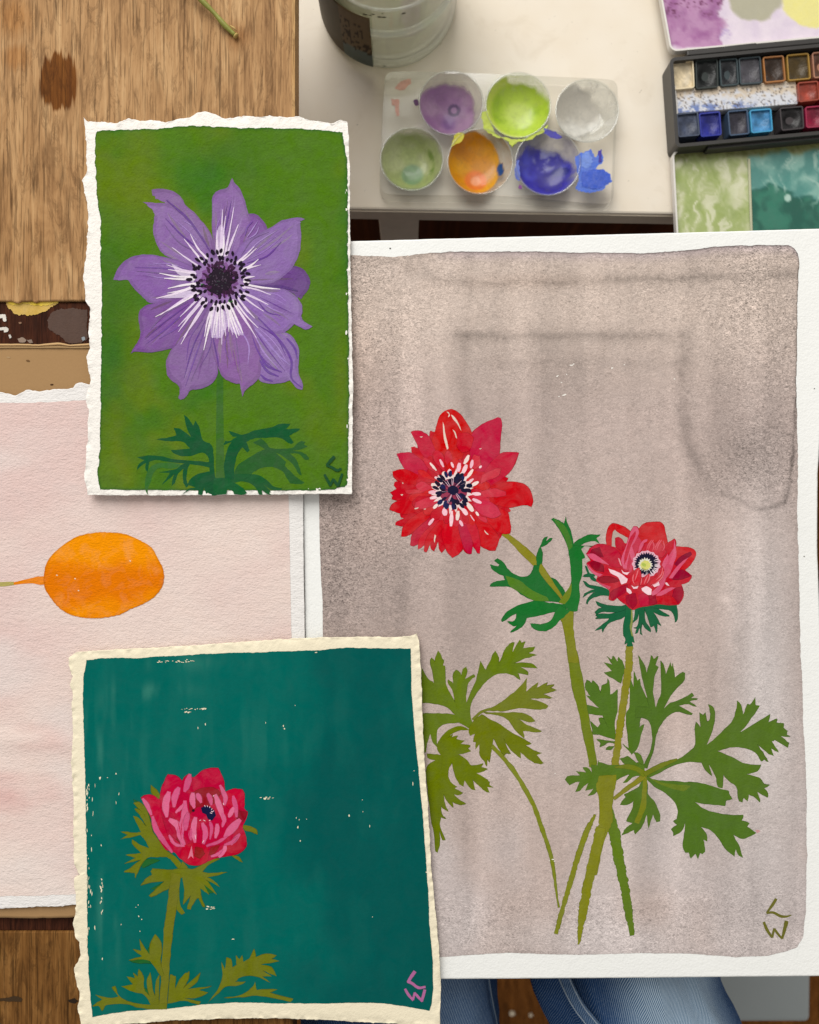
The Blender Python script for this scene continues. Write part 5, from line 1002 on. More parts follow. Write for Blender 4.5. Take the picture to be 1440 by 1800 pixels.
ground('painted_ground', tp, M['teal_gouache'], (
    [(152, 1160), (180, 1157), (236, 1157), (300, 1153), (392, 1148), (470, 1146), (557, 1143), (590, 1140), (615, 1139), (722, 1140)],
    [(722, 1140), (724, 1221), (729.5, 1294), (737, 1367), (744, 1440), (752.5, 1560), (755, 1624), (761, 1688), (761.5, 1739), (759.5, 1764), (755, 1777)],
    [(162, 1788), (195, 1782), (228, 1777), (292, 1774), (356, 1766), (419, 1762), (480, 1764), (576, 1764), (649, 1763), (684, 1765), (704, 1768), (755, 1777)],
    [(152, 1160), (147, 1187), (146, 1221), (146, 1250), (148, 1311), (150, 1372), (151, 1450), (153, 1560), (153, 1656), (157.5, 1739), (162, 1788)]), 200, 210, 105, (1.6, 0.9, 1.0, 1.4), ht_sheet, 0.00012, teal_col, 0.08, 0.6)
TG = M['gouache']; layer[0] = 0
CR = (240, 230, 200)
dry = []
rd = random.Random(77)
for i in range(95):
    y = rd.choice([rd.uniform(1372, 1420), rd.uniform(1420, 1700), rd.uniform(1540, 1660)]); x = 152 + rd.expovariate(1 / 3.5)
    dry.append((ell(x, y, rd.uniform(.5, 1.2), rd.uniform(1.5, 6.5), rd.uniform(-.1, .1), 6, .35, rd), CR))
for i in range(26): dry.append((ell(178 + rd.gauss(0, 1.8), rd.uniform(1545, 1612), rd.uniform(.6, 1.4), rd.uniform(1.2, 4), rd.uniform(-.3, .3), 6, .3, rd), CR))
for x, y, a, b_ in ((176, 1368, 2.2, 3.5), (204, 1360, 1.4, 2), (189, 1367, 1.2, 1), (209, 1396, .7, 3.5), (204, 1411, .7, 3.5), (178, 1486, 1.2, 2.5), (246, 1338, 1, 1.3), (327, 1163, 1.5, 1.5), (345, 1272, 1.2, 2), (348, 1279, 1, 2), (361, 1273, 1.4, 3), (348, 1281, 1, 1), (468, 1265, .8, 3), (467, 1271, .8, 2), (498, 1276, 1.3, 2.5), (500, 1281, 2, 2), (517, 1285, 1.3, 2), (519, 1240, .9, .9), (570, 1289, .9, 1.5), (460, 1309, 1, 1), (642, 1388, 1.6, 2), (637, 1406, 1, 1), (614, 1434, 1.6, 2.5), (613, 1455, 1.4, 2.5), (638, 1427, .8, 1.2), (521, 1438, .8, 2.5), (526, 1441, .8, 2), (524, 1454, 1.4, 3), (533, 1479, .8, 2), (539, 1440, 1, 1), (528, 1478, 1, 2), (650, 1452, .8, 3), (652, 1462, .8, 1.4), (726, 1377, 1, 5), (728, 1355, .9, 1.5), (653, 1577, .7, 1.5), (655, 1612, .7, 1), (410, 1651, 3.5, 1.1), (415, 1653, 2, 1), (243, 1591, 1, 1.4), (239, 1595, .9, .9), (244, 1611, 1.4, 1.8), (249, 1616, 1.2, 1.6), (247, 1628, 1, 1.6), (246, 1637, 1, 1.4), (203, 1674, 1.1, 3), (180, 1686, 1, 3.5), (213, 1625, .8, 2), (461, 1146, 1, 1), (556, 1147, 3, 1.2), (681, 1725, .8, .8)):
    dry.append((ell(x, y, a, b_, rd.uniform(-.2, .2), 7, .35, rd), CR))
for x0_, x1_, y_, n in ((320, 366, 1246.5, 22), (322, 336, 1252.5, 9), (458, 484, 1403, 16), (361, 377, 1594, 10), (364, 377, 1597, 8), (275, 345, 1163, 24), (320, 336, 1160, 8)):
    for i in range(n): dry.append((ell(rd.uniform(x0_, x1_), y_ + rd.uniform(-1.6, 1.6), rd.uniform(1, 3.6), rd.uniform(.5, 1.3), rd.uniform(-.15, .1), 6, .35, rd), CR))
dry = [([(np.mean([p[0] for p in q]) + (x - np.mean([p[0] for p in q])) * .75, np.mean([p[1] for p in q]) + (y - np.mean([p[1] for p in q])) * .75) for x, y in q], c_) for q, c_ in dry if rd.random() < .72]
P_('paper_fleck', dry, TG, tp, ht, 0, sub=1)
layer[0] = 60
Kk = lambda p: Z(200, 1320, 5.143, p); Bl = lambda p: Z(100, 1560, 3.13, p); Br = lambda p: Z(480, 1560, 3.13, p)
OL = (110, 116, 26); GD = (34, 98, 44)
for g_ in [(Kk(q), GD) for q in ([(175, 440), (260, 480), (330, 600), (360, 760), (300, 690), (230, 560)], [(220, 1000), (310, 975), (420, 990), (330, 1030), (260, 1060)], [(330, 1250), (460, 1180), (560, 1090), (620, 1100), (520, 1180), (420, 1250)], [(640, 1150), (690, 1130), (690, 1290), (640, 1370)], [(800, 1180), (860, 1170), (900, 1280), (850, 1290)])] + \
   [(Bl(q), GD) for q in ([(395, 402), (480, 385), (520, 420), (440, 415)], [(500, 350), (520, 320), (515, 390)], [(450, 550), (490, 560), (520, 600), (500, 610)])]: P_('leaf', [g_], TG, tp, ht, 0.5)
for q in ([(600, 1080), (540, 1010), (480, 960), (400, 960), (310, 965), (240, 1040), (195, 1150), (190, 1100), (90, 1095), (150, 1060), (250, 980), (95, 1020), (200, 970), (110, 940), (200, 930), (250, 925), (170, 840), (165, 800), (240, 850), (320, 880), (280, 800), (240, 760), (60, 800), (130, 760), (65, 730), (180, 740), (245, 735), (200, 640), (175, 585), (230, 610), (300, 690), (250, 600), (190, 520), (240, 540), (310, 620), (180, 470), (230, 465), (290, 520), (330, 640), (350, 730), (400, 800), (470, 900), (560, 960), (640, 1060)],
          [(640, 1060), (560, 1070), (450, 1075), (350, 1065), (335, 1090), (350, 1120), (300, 1150), (245, 1215), (340, 1185), (460, 1180), (400, 1235), (320, 1310), (345, 1318), (420, 1280), (500, 1240), (560, 1200), (620, 1140), (640, 1260), (628, 1390), (700, 1300), (665, 1430), (690, 1430), (750, 1330), (770, 1330), (800, 1400), (825, 1410), (790, 1320), (780, 1240), (865, 1300), (830, 1240), (810, 1200), (935, 1305), (880, 1220), (830, 1160), (960, 1230), (900, 1170), (840, 1140), (930, 1125), (1025, 1095), (960, 1100), (850, 1105), (800, 1090), (860, 1030), (960, 975), (880, 985), (800, 1030), (720, 1070)],
          [(335, 310), (400, 370), (430, 440), (380, 430), (345, 380)], [(1150, 670), (1230, 680), (1290, 715), (1298, 755), (1250, 730), (1190, 720)], [(1060, 940), (1130, 960), (1165, 1010), (1130, 990), (1090, 965)], [(620, 1000), (660, 1040), (670, 1060), (600, 1060)],
          [(590, 1250), (600, 1390), (645, 1465), (610, 1480), (560, 1420), (550, 1300)]):
    P_('leaf', [(Kk(q), OL)], TG, tp, ht, 0.3)
P_('stem', [(stroke(Kk([(565, 1110), (545, 1250), (530, 1380), (505, 1550), (490, 1646)]) + Bl([(612, 260), (600, 400), (594, 520), (582, 668)]), [17, 16.5, 15.5, 15.5, 14.5, 13, 13], rough=0.4, seed=6), (114, 116, 30))], TG, tp, ht, 0.2, sub=1)
for q in ([(575, 490), (540, 440), (500, 400), (395, 400), (470, 380), (420, 340), (465, 350), (455, 285), (480, 330), (510, 370), (515, 310), (540, 258), (575, 310), (570, 420), (590, 480)],
          [(560, 650), (520, 650), (480, 590), (420, 575), (355, 545), (420, 535), (385, 490), (430, 500), (420, 470), (445, 490), (450, 450), (475, 490), (480, 560), (510, 600), (495, 520), (515, 470), (525, 550), (540, 600), (545, 520), (565, 480), (560, 600)],
          [(560, 670), (440, 660), (400, 645), (330, 640), (270, 650), (250, 680), (230, 650), (195, 655), (250, 615), (210, 590), (300, 610), (340, 600), (305, 550), (320, 545), (345, 600), (400, 630), (500, 645), (605, 640), (600, 670)],
          [(610, 640), (625, 480), (655, 490), (650, 560), (690, 490), (730, 462), (720, 510), (690, 560), (790, 470), (770, 520), (720, 560), (850, 545), (780, 565), (830, 580), (760, 610), (700, 610), (790, 630), (780, 645), (700, 625)],
          [(830, 635), (880, 570), (910, 500), (905, 410), (925, 450), (935, 385), (960, 400), (965, 440), (990, 430), (985, 375), (1005, 395), (1020, 375), (1025, 410), (1060, 390), (1085, 338), (1095, 385), (1160, 365), (1210, 375), (1180, 395), (1225, 405), (1120, 425), (1180, 440), (1210, 490), (1130, 455), (1180, 490), (1130, 490), (1175, 525), (1100, 490), (1020, 490), (980, 520), (1040, 520), (1000, 540), (930, 545), (880, 590)],
          [(920, 610), (1020, 590), (1080, 545), (1090, 520), (1100, 565), (1215, 560), (1170, 580), (1300, 615), (1285, 630), (1200, 610), (1100, 595), (1000, 605)]):
    P_('leaf', [(Bl(q), OL)], TG, tp, ht, 0.3)
fl4 = P_('flower_head', [(Kk([(250, 420), (290, 402), (340, 400), (420, 440), (430, 350), (460, 270), (490, 215), (560, 225), (620, 275), (640, 240), (680, 205), (715, 240), (740, 230), (820, 170), (945, 155), (990, 260), (1005, 370), (1080, 345), (1160, 350), (1180, 390), (1180, 520), (1210, 560), (1195, 620), (1165, 680), (1190, 760), (1195, 860), (1120, 930), (960, 960), (850, 1000), (780, 1030), (680, 1025), (600, 970), (540, 910), (470, 890), (400, 780), (350, 640), (330, 560)]), (186, 16, 58))], TG, tp, ht, 0.3)
for q, cc in (([(430, 350), (460, 270), (490, 215), (560, 225), (620, 275), (600, 420), (480, 560), (420, 480)], (190, 18, 60)), ([(715, 250), (740, 230), (820, 170), (945, 155), (990, 260), (1003, 370), (900, 420), (720, 400)], (188, 22, 60)),
    ([(1005, 375), (1080, 345), (1160, 350), (1180, 390), (1178, 520), (1080, 540), (1010, 480)], (194, 16, 54)), ([(250, 420), (290, 402), (340, 402), (420, 445), (440, 620), (520, 840), (470, 880), (400, 780), (350, 640)], (192, 14, 56)),
    ([(600, 960), (620, 860), (740, 830), (860, 870), (850, 990), (780, 1030), (680, 1025)], (190, 16, 48)), ([(960, 955), (1000, 870), (1180, 740), (1192, 860), (1120, 930)], (184, 18, 46)),
    ([(740, 870), (800, 880), (822, 930), (780, 972), (728, 950)], (146, 34, 34)), ([(880, 870), (962, 850), (905, 932), (860, 942)], (150, 34, 38)), ([(740, 360), (900, 330), (965, 380), (900, 480), (760, 510), (690, 570), (690, 450)], (152, 34, 44)), ([(1115, 530), (1210, 552), (1170, 645), (1110, 610)], (140, 28, 42)), ([(520, 700), (600, 780), (602, 835), (540, 770)], (150, 26, 44)), ([(440, 600), (520, 560), (600, 700), (560, 800), (480, 720)], (176, 18, 56))):
    P_('petal', [(Kk(q), cc)], TG, fl4, ht, 0.3)
PI = [(214, 96, 138), (206, 84, 128), (220, 108, 146)]
pk_ = [([(260, 430), (300, 490), (340, 580)], 35), ([(350, 590), (380, 700), (440, 800), (530, 920)], 45), ([(500, 370), (470, 480), (480, 600)], 60), ([(590, 330), (555, 410), (545, 510)], 55), ([(690, 210), (665, 300), (640, 370)], 55), ([(715, 380), (712, 450), (728, 520)], 48), ([(755, 385), (770, 420), (792, 470)], 42), ([(850, 385), (870, 430), (885, 490)], 42), ([(915, 395), (955, 500), (1000, 650)], 50), ([(960, 310), (1010, 420), (1000, 490)], 38), ([(1080, 405), (1100, 500), (1112, 600)], 42), ([(1085, 510), (1060, 560), (1040, 600)], 40), ([(1145, 620), (1060, 710), (1000, 780)], 68), ([(1140, 750), (1100, 800), (1060, 850)], 36), ([(500, 620), (580, 680), (620, 850)], 56), ([(645, 450), (640, 600), (600, 760), (640, 850)], 60), ([(672, 560), (655, 640), (650, 720)], 48), ([(740, 600), (720, 720), (735, 830)], 52), ([(800, 650), (830, 740), (810, 840)], 46), ([(870, 640), (885, 700), (870, 800)], 30), ([(935, 660), (935, 720), (918, 790)], 40), ([(500, 760), (550, 840), (640, 862)], 25), ([(840, 860), (950, 820), (1030, 770)], 26), ([(950, 960), (1000, 900), (1010, 840)], 36), ([(880, 955), (930, 940), (985, 895)], 24), ([(700, 700), (690, 760), (700, 810)], 30), ([(560, 560), (600, 520), (630, 480)], 26), ([(980, 560), (1000, 620), (980, 690)], 34), ([(1000, 850), (1060, 830), (1120, 780)], 26)]
for i, (p, w_) in enumerate(pk_): P_('petal', [(stroke(Kk(p), w_ / 5.143, taper=(.45, .35), rough=.35, seed=i), PI[i % 3])], TG, fl4, ht, 0.1, sub=1)
P_('red_lines', [(stroke(Kk(p), 1.3), (196, 36, 66)) for p in ([(700, 600), (690, 700), (680, 790)], [(760, 600), (775, 700), (790, 800)], [(850, 660), (860, 740), (840, 830)], [(905, 680), (900, 740), (890, 800)], [(625, 620), (610, 690), (620, 760)], [(960, 640), (975, 700), (960, 780)], [(580, 640), (600, 720), (612, 800)])] + [(Kk([(705, 858), (722, 975), (700, 950), (670, 978)]), (222, 120, 146))], TG, fl4, ht, 0.1, sub=1)
P_('flower_eye', [(Kk([(788, 515), (830, 495), (870, 505), (912, 540), (925, 585), (890, 632), (850, 615), (835, 575), (800, 560)]), (22, 24, 62)), (Kk(ell(720, 540, 13, 12, 0)), (40, 20, 34))] +
   [(stroke(Kk([(x, y), (x + dx, y + dy)]), 1.3), (240, 206, 214)) for x, y, dx, dy in ((820, 490, 8, 18), (845, 492, 4, 16), (870, 500, -4, 18), (890, 520, -8, 16), (905, 540, -14, 12), (880, 545, 14, 10), (870, 560, 20, 6), (810, 625, 20, 10), (775, 630, 14, -6), (860, 632, 16, -8), (735, 760, 8, 40), (800, 830, 18, -22), (905, 400, -6, 14), (990, 470, 4, 20))], TG, fl4, ht, 0.1, sub=1)
SP = (176, 104, 154)
P_('signature', [(stroke(Br(p), w_), SP) for p, w_ in (([(782, 462), (765, 485), (742, 522)], [6, 6, 5]), ([(740, 518), (765, 528), (800, 552), (840, 548)], [5, 5, 5, 4]), ([(726, 558), (745, 590), (772, 622)], [4, 5, 4]), ([(770, 620), (775, 600), (781, 578)], [4, 4, 4]), ([(779, 580), (798, 602), (822, 628)], [4, 4.5, 4]), ([(818, 628), (826, 600), (836, 562)], [4.5, 5, 5]))], TG, tp, ht, 0.1, sub=1)

# ================================================================== SMALL THINGS
# ---------------------------------------------------------------- cut flower stem lying on the plank
def tube(pts, rad, seg=10):
    V = []; F = []; n = len(pts)
    for i, p in enumerate(pts):
        a = Vector(pts[max(0, i - 1)]); b_ = Vector(pts[min(n - 1, i + 1)]); t = (b_ - a).normalized()
        u = t.cross(Vector((0, 0, 1))).normalized(); w_ = u.cross(t)
        for k in range(seg):
            an = 2 * math.pi * k / seg; q = Vector(p) + (u * math.cos(an) + w_ * math.sin(an)) * rad[i]; V.append(tuple(q))
    for i in range(n - 1):
        for k in range(seg):
            F.append([i * seg + k, i * seg + (k + 1) % seg, (i + 1) * seg + (k + 1) % seg, (i + 1) * seg + k])
    F.append(list(range(seg))[::-1]); F.append([(n - 1) * seg + k for k in range(seg)])
    return V, F
stz = lambda t: 0.0017 + 0.010 * t
sp = smooth([(250, -110), (300, -52), (352, -2), (376, 22), (395, 44), (415, 63)], 4, 180, False)
pts = [at(x, y, 0.0016 + 0.00006 * max(0, 60 - y)) for x, y in sp]
stm = empty('flower_stem', at(415, 63, 0), 'cut green flower stem lying on the pale oak plank', 'stem')
v, f = tube(pts, [0.0014 + 0.0002 * math.sin(i * .9) for i in range(len(pts))]); mesh_obj('stalk', v, f, M['stem'], stm, smooth_shade=True)
v, f = tube([at(414, 62, .0016), at(416.5, 64.2, .0016)], [.00175, .0015], 10); mesh_obj('cut_end', v, f, m_plain('cut_end', C(176, 150, 88), .7, .2), stm, smooth_shade=True)
v, f = tube([at(404, 44, .0018), at(411, 49, .0026), at(416, 54, .0020)], [.0002, .0007, .00015], 8); mesh_obj('bract', v, f, m_plain('bract', C(190, 160, 100), .6, .2), stm, smooth_shade=True)

# ---------------------------------------------------------------- water jar
jc = at(684, 8, DESK); JR = 118 / S * (D - DESK) / D
jar = empty('water_jar', (jc[0], jc[1], DESK), 'glass jar of murky paint water with a dark label', 'jar')
def lathe(profile, cx, cy, z0, seg=72, close=False, a0=0.0, a1=2 * math.pi):
    full = abs(a1 - a0 - 2 * math.pi) < 1e-6; V = []; F = []; n = len(profile); m_ = seg if full else seg + 1
    for k in range(m_):
        a = a0 + (a1 - a0) * k / seg
        for r, z in profile: V.append((cx + r * math.cos(a), cy + r * math.sin(a), z0 + z))
    for k in range(seg):
        k2 = (k + 1) % m_
        for i in range(n - 1 if not close else n):
            i2 = (i + 1) % n
            F.append([k * n + i, k2 * n + i, k2 * n + i2, k * n + i2])
    return V, F
R = JR
outer = [(0.0002, 0.0012), (R * .80, 0.0010), (R * .86, 0.0), (R * .95, 0.0012), (R * .99, 0.005), (R, 0.010), (R * 1.0, 0.034), (R * 1.006, 0.0375), (R * 1.004, 0.0400), (R * 0.985, 0.0425), (R * 0.968, 0.0440), (R * .962, 0.047), (R * .962, 0.086), (R * .95, 0.095), (R * .88, 0.104), (R * .82, 0.108), (R * .82, 0.124), (R * .80, 0.126)]
inner = [(R * .77, 0.125), (R * .77, 0.108), (R * .84, 0.101), (R * .90, 0.093), (R * .925, 0.085), (R * .925, 0.046), (R * .955, 0.040), (R * .955, 0.011), (R * .90, 0.006), (R * .80, 0.0045), (0.0002, 0.0045)]
v, f = lathe(outer + inner, jc[0], jc[1], DESK + 0.0002); mesh_obj('glass', v, f, M['glass'], jar, smooth_shade=True)
wat = [(0.0002, 0.0047), (R * .80, 0.0047), (R * .90, 0.0062), (R * .952, 0.0112), (R * .952, 0.039), (R * .922, 0.0455), (R * .922, 0.064), (R * .90, 0.0645), (0.0002, 0.0645)]
v, f = lathe(wat, jc[0], jc[1], DESK + 0.0002); mesh_obj('paint_water', v, f, M['water'], jar, smooth_shade=True)
def torus(rr, z, tr, seg=96, m2=12):
    V = [(jc[0] + (rr + tr * math.cos(b_)) * math.cos(a), jc[1] + (rr + tr * math.cos(b_)) * math.sin(a), DESK + z + tr * math.sin(b_)) for a in [2 * math.pi * k / seg for k in range(seg)] for b_ in [2 * math.pi * k / m2 for k in range(m2)]]
    F = [[k * m2 + j, ((k + 1) % seg) * m2 + j, ((k + 1) % seg) * m2 + (j + 1) % m2, k * m2 + (j + 1) % m2] for k in range(seg) for j in range(m2)]
    return V, F
bead = m_clear('glint_bead', (0.96, 0.97, 0.95), 0.16, False)
v, f = torus(R * .966, 0.0425, 0.0024); mesh_obj('glint_bead', v, f, bead, jar, smooth_shade=True)  # ring added to the jar wall to catch a bright streak of window light
v, f = torus(R * .90, 0.0050, 0.0042); mesh_obj('base_rim', v, f, bead, jar, smooth_shade=True)
v, f = torus(R * .925, 0.0650, 0.0010); mesh_obj('water_line', v, f, bead, jar, smooth_shade=True)
def patch_lathe(a0, a1, zz, rr, seg, colfn):
    V = []; K = []; n = len(zz)
    for k in range(seg + 1):
        a = a0 + (a1 - a0) * k / seg
        for z in zz: V.append((jc[0] + rr * math.cos(a), jc[1] + rr * math.sin(a), DESK + z)); K.append((*C(*colfn(k / seg, z)), 0))
    F = [[k * n + i, (k + 1) * n + i, (k + 1) * n + i + 1, k * n + i + 1] for k in range(seg) for i in range(n - 1)]
    return V, F, K
def labcol(t, z):
    if t > 0.62:
        ink = vnoise(t * 40, z * 900, 5) > 0.62 and 0.020 < z < 0.050
        return (58, 46, 34) if ink else ((96, 104, 96) if z < 0.022 else (112, 94, 70))
    return (92, 82, 64)
zz = np.linspace(0.006, 0.062, 24)
V, F, K = patch_lathe(math.radians(186), math.radians(257), zz, R * 1.020 + 0.0002, 60, labcol)
o = mesh_obj('label_sticker', V, F, M['label'], jar, K, smooth_shade=True)
sm = o.modifiers.new('thick', 'SOLIDIFY'); sm.thickness = 0.0003
# grime spots on the glass
gr = []
rj = random.Random(9)
for i in range(16):
    a = math.radians(rj.choice([rj.uniform(200, 340), rj.uniform(255, 272)])); z = rj.choice([0.066, 0.064, 0.07, rj.uniform(.02, .07), 0.008, 0.006]); s = rj.uniform(.0005, .0014)
    c = Vector((jc[0] + (R * 1.008) * math.cos(a), jc[1] + (R * 1.008) * math.sin(a), DESK + z)); t = Vector((-math.sin(a), math.cos(a), 0))
    k = len(gr) * 6
    gr.append([tuple(c + t * (s * 1.5 * math.cos(q) ) + Vector((0, 0, s * .7 * math.sin(q)))) for q in [j * math.pi / 3 + rj.uniform(-.3, .3) for j in range(6)]])
mesh_obj('grime_spots', [p for q in gr for p in q], [[i * 6 + j for j in range(6)] for i in range(len(gr))], m_plain('grime', C(70, 62, 48), .8, .1), jar)

# ---------------------------------------------------------------- clear plastic palette
PZ = DESK + 0.012
pal = empty('plastic_palette', at(880, 240, DESK), 'clear plastic palette with six round wells of wet paint', 'palette')
outl = smooth([(690, 126), (740, 126), (844, 129), (960, 134), (1066, 139), (1080, 143), (1086, 156), (1083, 240), (1079, 338), (1075, 352), (1062, 358), (980, 352), (875, 344), (760, 343), (684, 341), (673, 335), (669, 318), (671, 250), (676.5, 142), (680, 131)], 4, 60)
wells = [(793, 181, 56, 'purple'), (911, 185, 57, 'lime'), (1032, 195, 55, 'white'), (724, 280, 55, 'green'), (844, 284, 57, 'orange'), (963, 286, 57, 'blue')]
bm = bmesh.new()
def loop(pts, z):
    vs = [bm.verts.new(at(x, y, z)) for x, y in pts]; return vs, [bm.edges.new((vs[i], vs[(i + 1) % len(vs)])) for i in range(len(vs))]
vs0, es = loop(outl, PZ)
allE = list(es)
for cx, cy, r, _ in wells: allE += loop(ell(cx, cy, r, r, 0, 48), PZ)[1]
bmesh.ops.triangle_fill(bm, use_beauty=True, edges=allE)
# skirt down to the desk
n = len(vs0); ctr = Vector(at(877, 242, PZ))
low_ = [bm.verts.new((v_.co.x + (v_.co.x - ctr.x) * 0.012, v_.co.y + (v_.co.y - ctr.y) * 0.012, DESK + 0.0003)) for v_ in vs0]
for i in range(n): bm.faces.new((vs0[i], low_[i], low_[(i + 1) % n], vs0[(i + 1) % n]))
bmesh.ops.recalc_face_normals(bm, faces=bm.faces)
V = [tuple(v_.co) for v_ in bm.verts]; bm.verts.index_update(); F = [[v_.index for v_ in f_.verts] for f_ in bm.faces]; bm.free()
mesh_obj('tray', V, F, M['plastic'], pal, np.zeros((len(V), 4)))
def blend(c, d, t):
    t = float(min(1, max(0, t))); return tuple(c[i] + (d[i] - c[i]) * t for i in range(3))
def well_color(kind, x, y, rr):
    """pigment and cover at a point of the well (x, y in -1..1, y down)"""
    n = float(fbm(x * 1.6 + 5, y * 1.6 + 9, 200 + len(kind), 4)); n2 = float(fbm(x * 4 + 3, y * 4, 210 + len(kind), 4)); H = math.hypot
    ss = lambda a, b_, v_: float(sstep(a, b_, v_))
    if kind == 'purple':
        cov = 0.10 + 0.9 * ss(.94, .80, H(x + .16, y - .10) + (n - .5) * .45)
        c = blend((188, 152, 188), (162, 118, 168), ss(.3, .65, n)); c = blend(c, (132, 90, 160), .8 * ss(.34, .1, H(x + .05, (y - .42) * .8)))
        d = H(x - .12, y + .02); c = blend(c, (84, 46, 106), ss(.07, .03, abs(d - .15))); return c, cov
    if kind == 'lime':
        cov = 0.30 + 0.7 * ss(1.04, .92, H(x, y - .08) + (n - .5) * .4 - .2 * (x < -.3))
        c = blend((160, 192, 46), (182, 208, 70), ss(.3, .6, n)); c = blend(c, (194, 214, 96), ss(.5, .25, H(x - .05, y - .05) + (n2 - .5) * .3)); c = blend(c, (212, 224, 104), ss(.72, .9, rr) * ss(.2, -.2, x - .2)); return c, cov
    if kind == 'white':
        cov = 0.12 + 0.75 * ss(.86, .66, H(x + .28, y + .1) + (n - .5) * .5) + 0.3 * ss(.5, .65, n2)
        return blend((204, 196, 182), (234, 230, 222), ss(-.1, .35, y + (n2 - .5) * .4)), min(.9, cov)
    if kind == 'green':
        c = blend((186, 194, 142), (164, 178, 112), ss(.3, .65, n)); c = blend(c, (126, 160, 116), ss(.42, .28, H(x - .02, y - .3)))
        c = blend(c, (116, 144, 60), .9 * ss(.10, .02, abs(rr - .68)) * ss(.35, .55, n2) * (1 if -.9 < math.atan2(y, x) < .5 else 0)); return c, 0.25 + 0.7 * ss(1.0, .86, rr + (n - .5) * .35)
    if kind == 'orange':
        cov = 0.10 + 0.9 * ss(1.01, .95, H((x + .18) / .82, y / .98) + (n - .5) * .14)
        c = blend((228, 164, 30), (214, 142, 20), ss(.3, .65, n)); d = H(x + .1, y - .42); c = blend(c, (230, 122, 40), ss(.42, .28, d)); c = blend(c, (240, 160, 112), ss(.20, .12, d))
        b_ = ss(1.15, .85, H((x - .68) / .1, (y - .1) / .22) + (n2 - .5) * .8); return blend(c, (24, 74, 140), b_), max(cov, b_)
    cov = 0.30 + 0.68 * ss(.98, .80, H(x + .05, y - .2) + (n - .5) * .7)
    c = blend((78, 80, 190), (54, 48, 158), ss(.3, .6, n)); c = blend(c, (42, 32, 134), ss(.5, .3, H(x - .15, y - .4) + (n2 - .5) * .3))
    c = blend(c, (156, 158, 200), .85 * ss(.46, .3, H(x, y + .3)) * ss(.42, .6, n2)); c = blend(c, (26, 28, 128), ss(1.2, .8, H((x - .45) / .28, (y - .1) / .14) + (n2 - .5) * .8))
    return c, cov
for cx, cy, r, kind in wells:
    rad = r / S * (D - PZ) / D; c = Vector(at(cx, cy, PZ)); V = []; K = []; F = []
    nr, na = 22, 64
    for i in range(nr + 1):
        t = i / nr; rr = math.sin(t * math.pi / 2) ** 0.8 if t < 1 else 1.0; rr = t
        zz_ = -0.0115 * (1 - rr ** 3.4)
        for k in range(na):
            a = 2 * math.pi * k / na; V.append((c.x + rad * rr * math.cos(a), c.y + rad * rr * math.sin(a), PZ + zz_))
            cc, cov = well_color(kind, rr * math.cos(a), -rr * math.sin(a), rr); K.append((*C(*cc), cov if rr < 0.985 else 0.15))
    for i in range(nr):
        for k in range(na): F.append([i * na + k, (i + 1) * na + k, (i + 1) * na + (k + 1) % na, i * na + (k + 1) % na])
    w_ = mesh_obj('paint_well', V, F, M['plastic'], pal, K, smooth_shade=True); w_['label'] = f'round well of {kind} paint'
    # raised rim of the well
    ring_p = [(c.x + rad * math.cos(2 * math.pi * k / 48), c.y + rad * math.sin(2 * math.pi * k / 48), PZ) for k in range(48)]
    Vr = []; Fr = []
    for k, p in enumerate(ring_p):
        a = 2 * math.pi * k / 48
        for j in range(6):
            b_ = 2 * math.pi * j / 6; q = 0.0006 * math.cos(b_); Vr.append((p[0] + q * math.cos(a), p[1] + q * math.sin(a), p[2] + 0.0005 + 0.0006 * math.sin(b_)))
    for k in range(48):
        for j in range(6): Fr.append([k * 6 + j, ((k + 1) % 48) * 6 + j, ((k + 1) % 48) * 6 + (j + 1) % 6, k * 6 + (j + 1) % 6])
    mesh_obj('rim', Vr, Fr, M['plastic'], w_, np.zeros((len(Vr), 4)), smooth_shade=True)
    # feet of the bowl: a small glob of wet paint for body
Qq = lambda p: Z(500, 0, 2.3226, p)
def smear(polys, lift=0.0003):
    spill('dried_paint', polys, M['cake'], pal, PZ, lift, 3.2)
smear([(Qq([(1185, 640), (1250, 610), (1270, 640), (1290, 615), (1300, 660), (1270, 690), (1320, 700), (1335, 740), (1290, 780), (1230, 785), (1190, 770), (1200, 720)]), (82, 116, 214))])
smear([(Qq([(1215, 620), (1245, 622), (1262, 660), (1240, 685), (1212, 680)]), (112, 144, 224))], 0.00045)
smear([(Qq([(1215, 700), (1270, 690), (1320, 705), (1330, 740), (1280, 770), (1220, 760)]), (58, 92, 200))], 0.0005)
smear([(Qq([(700, 545), (735, 540), (730, 570), (700, 590), (680, 600), (690, 570)]), (226, 216, 58)), (Qq([(805, 460), (830, 450), (840, 500), (860, 545), (900, 560), (960, 570), (1010, 555), (1075, 510), (1065, 535), (1020, 560), (990, 575), (950, 580), (930, 605), (910, 575), (870, 560), (820, 530), (810, 500)]), (200, 216, 80))], 0.0004)
smear([(Qq([(480, 330), (520, 320), (515, 345), (470, 370), (450, 360)]), (228, 178, 160)), (Qq([(440, 405), (465, 410), (470, 470), (455, 475), (455, 430), (440, 425)]), (232, 178, 162)), (Qq([(960, 750), (975, 755), (970, 775), (955, 770)]), (130, 60, 140)), (Qq([(1280, 620), (1295, 610), (1298, 660), (1285, 665)]), (60, 50, 160)), (Qq([(530, 410), (545, 405), (548, 425), (535, 430)]), (96, 50, 104)), (Qq([(940, 690), (955, 650), (965, 700), (960, 740), (945, 730)]), (90, 110, 200)), (Qq([(1060, 520), (1100, 535), (1140, 560), (1120, 570), (1060, 545)]), (64, 60, 170))], 0.00045)

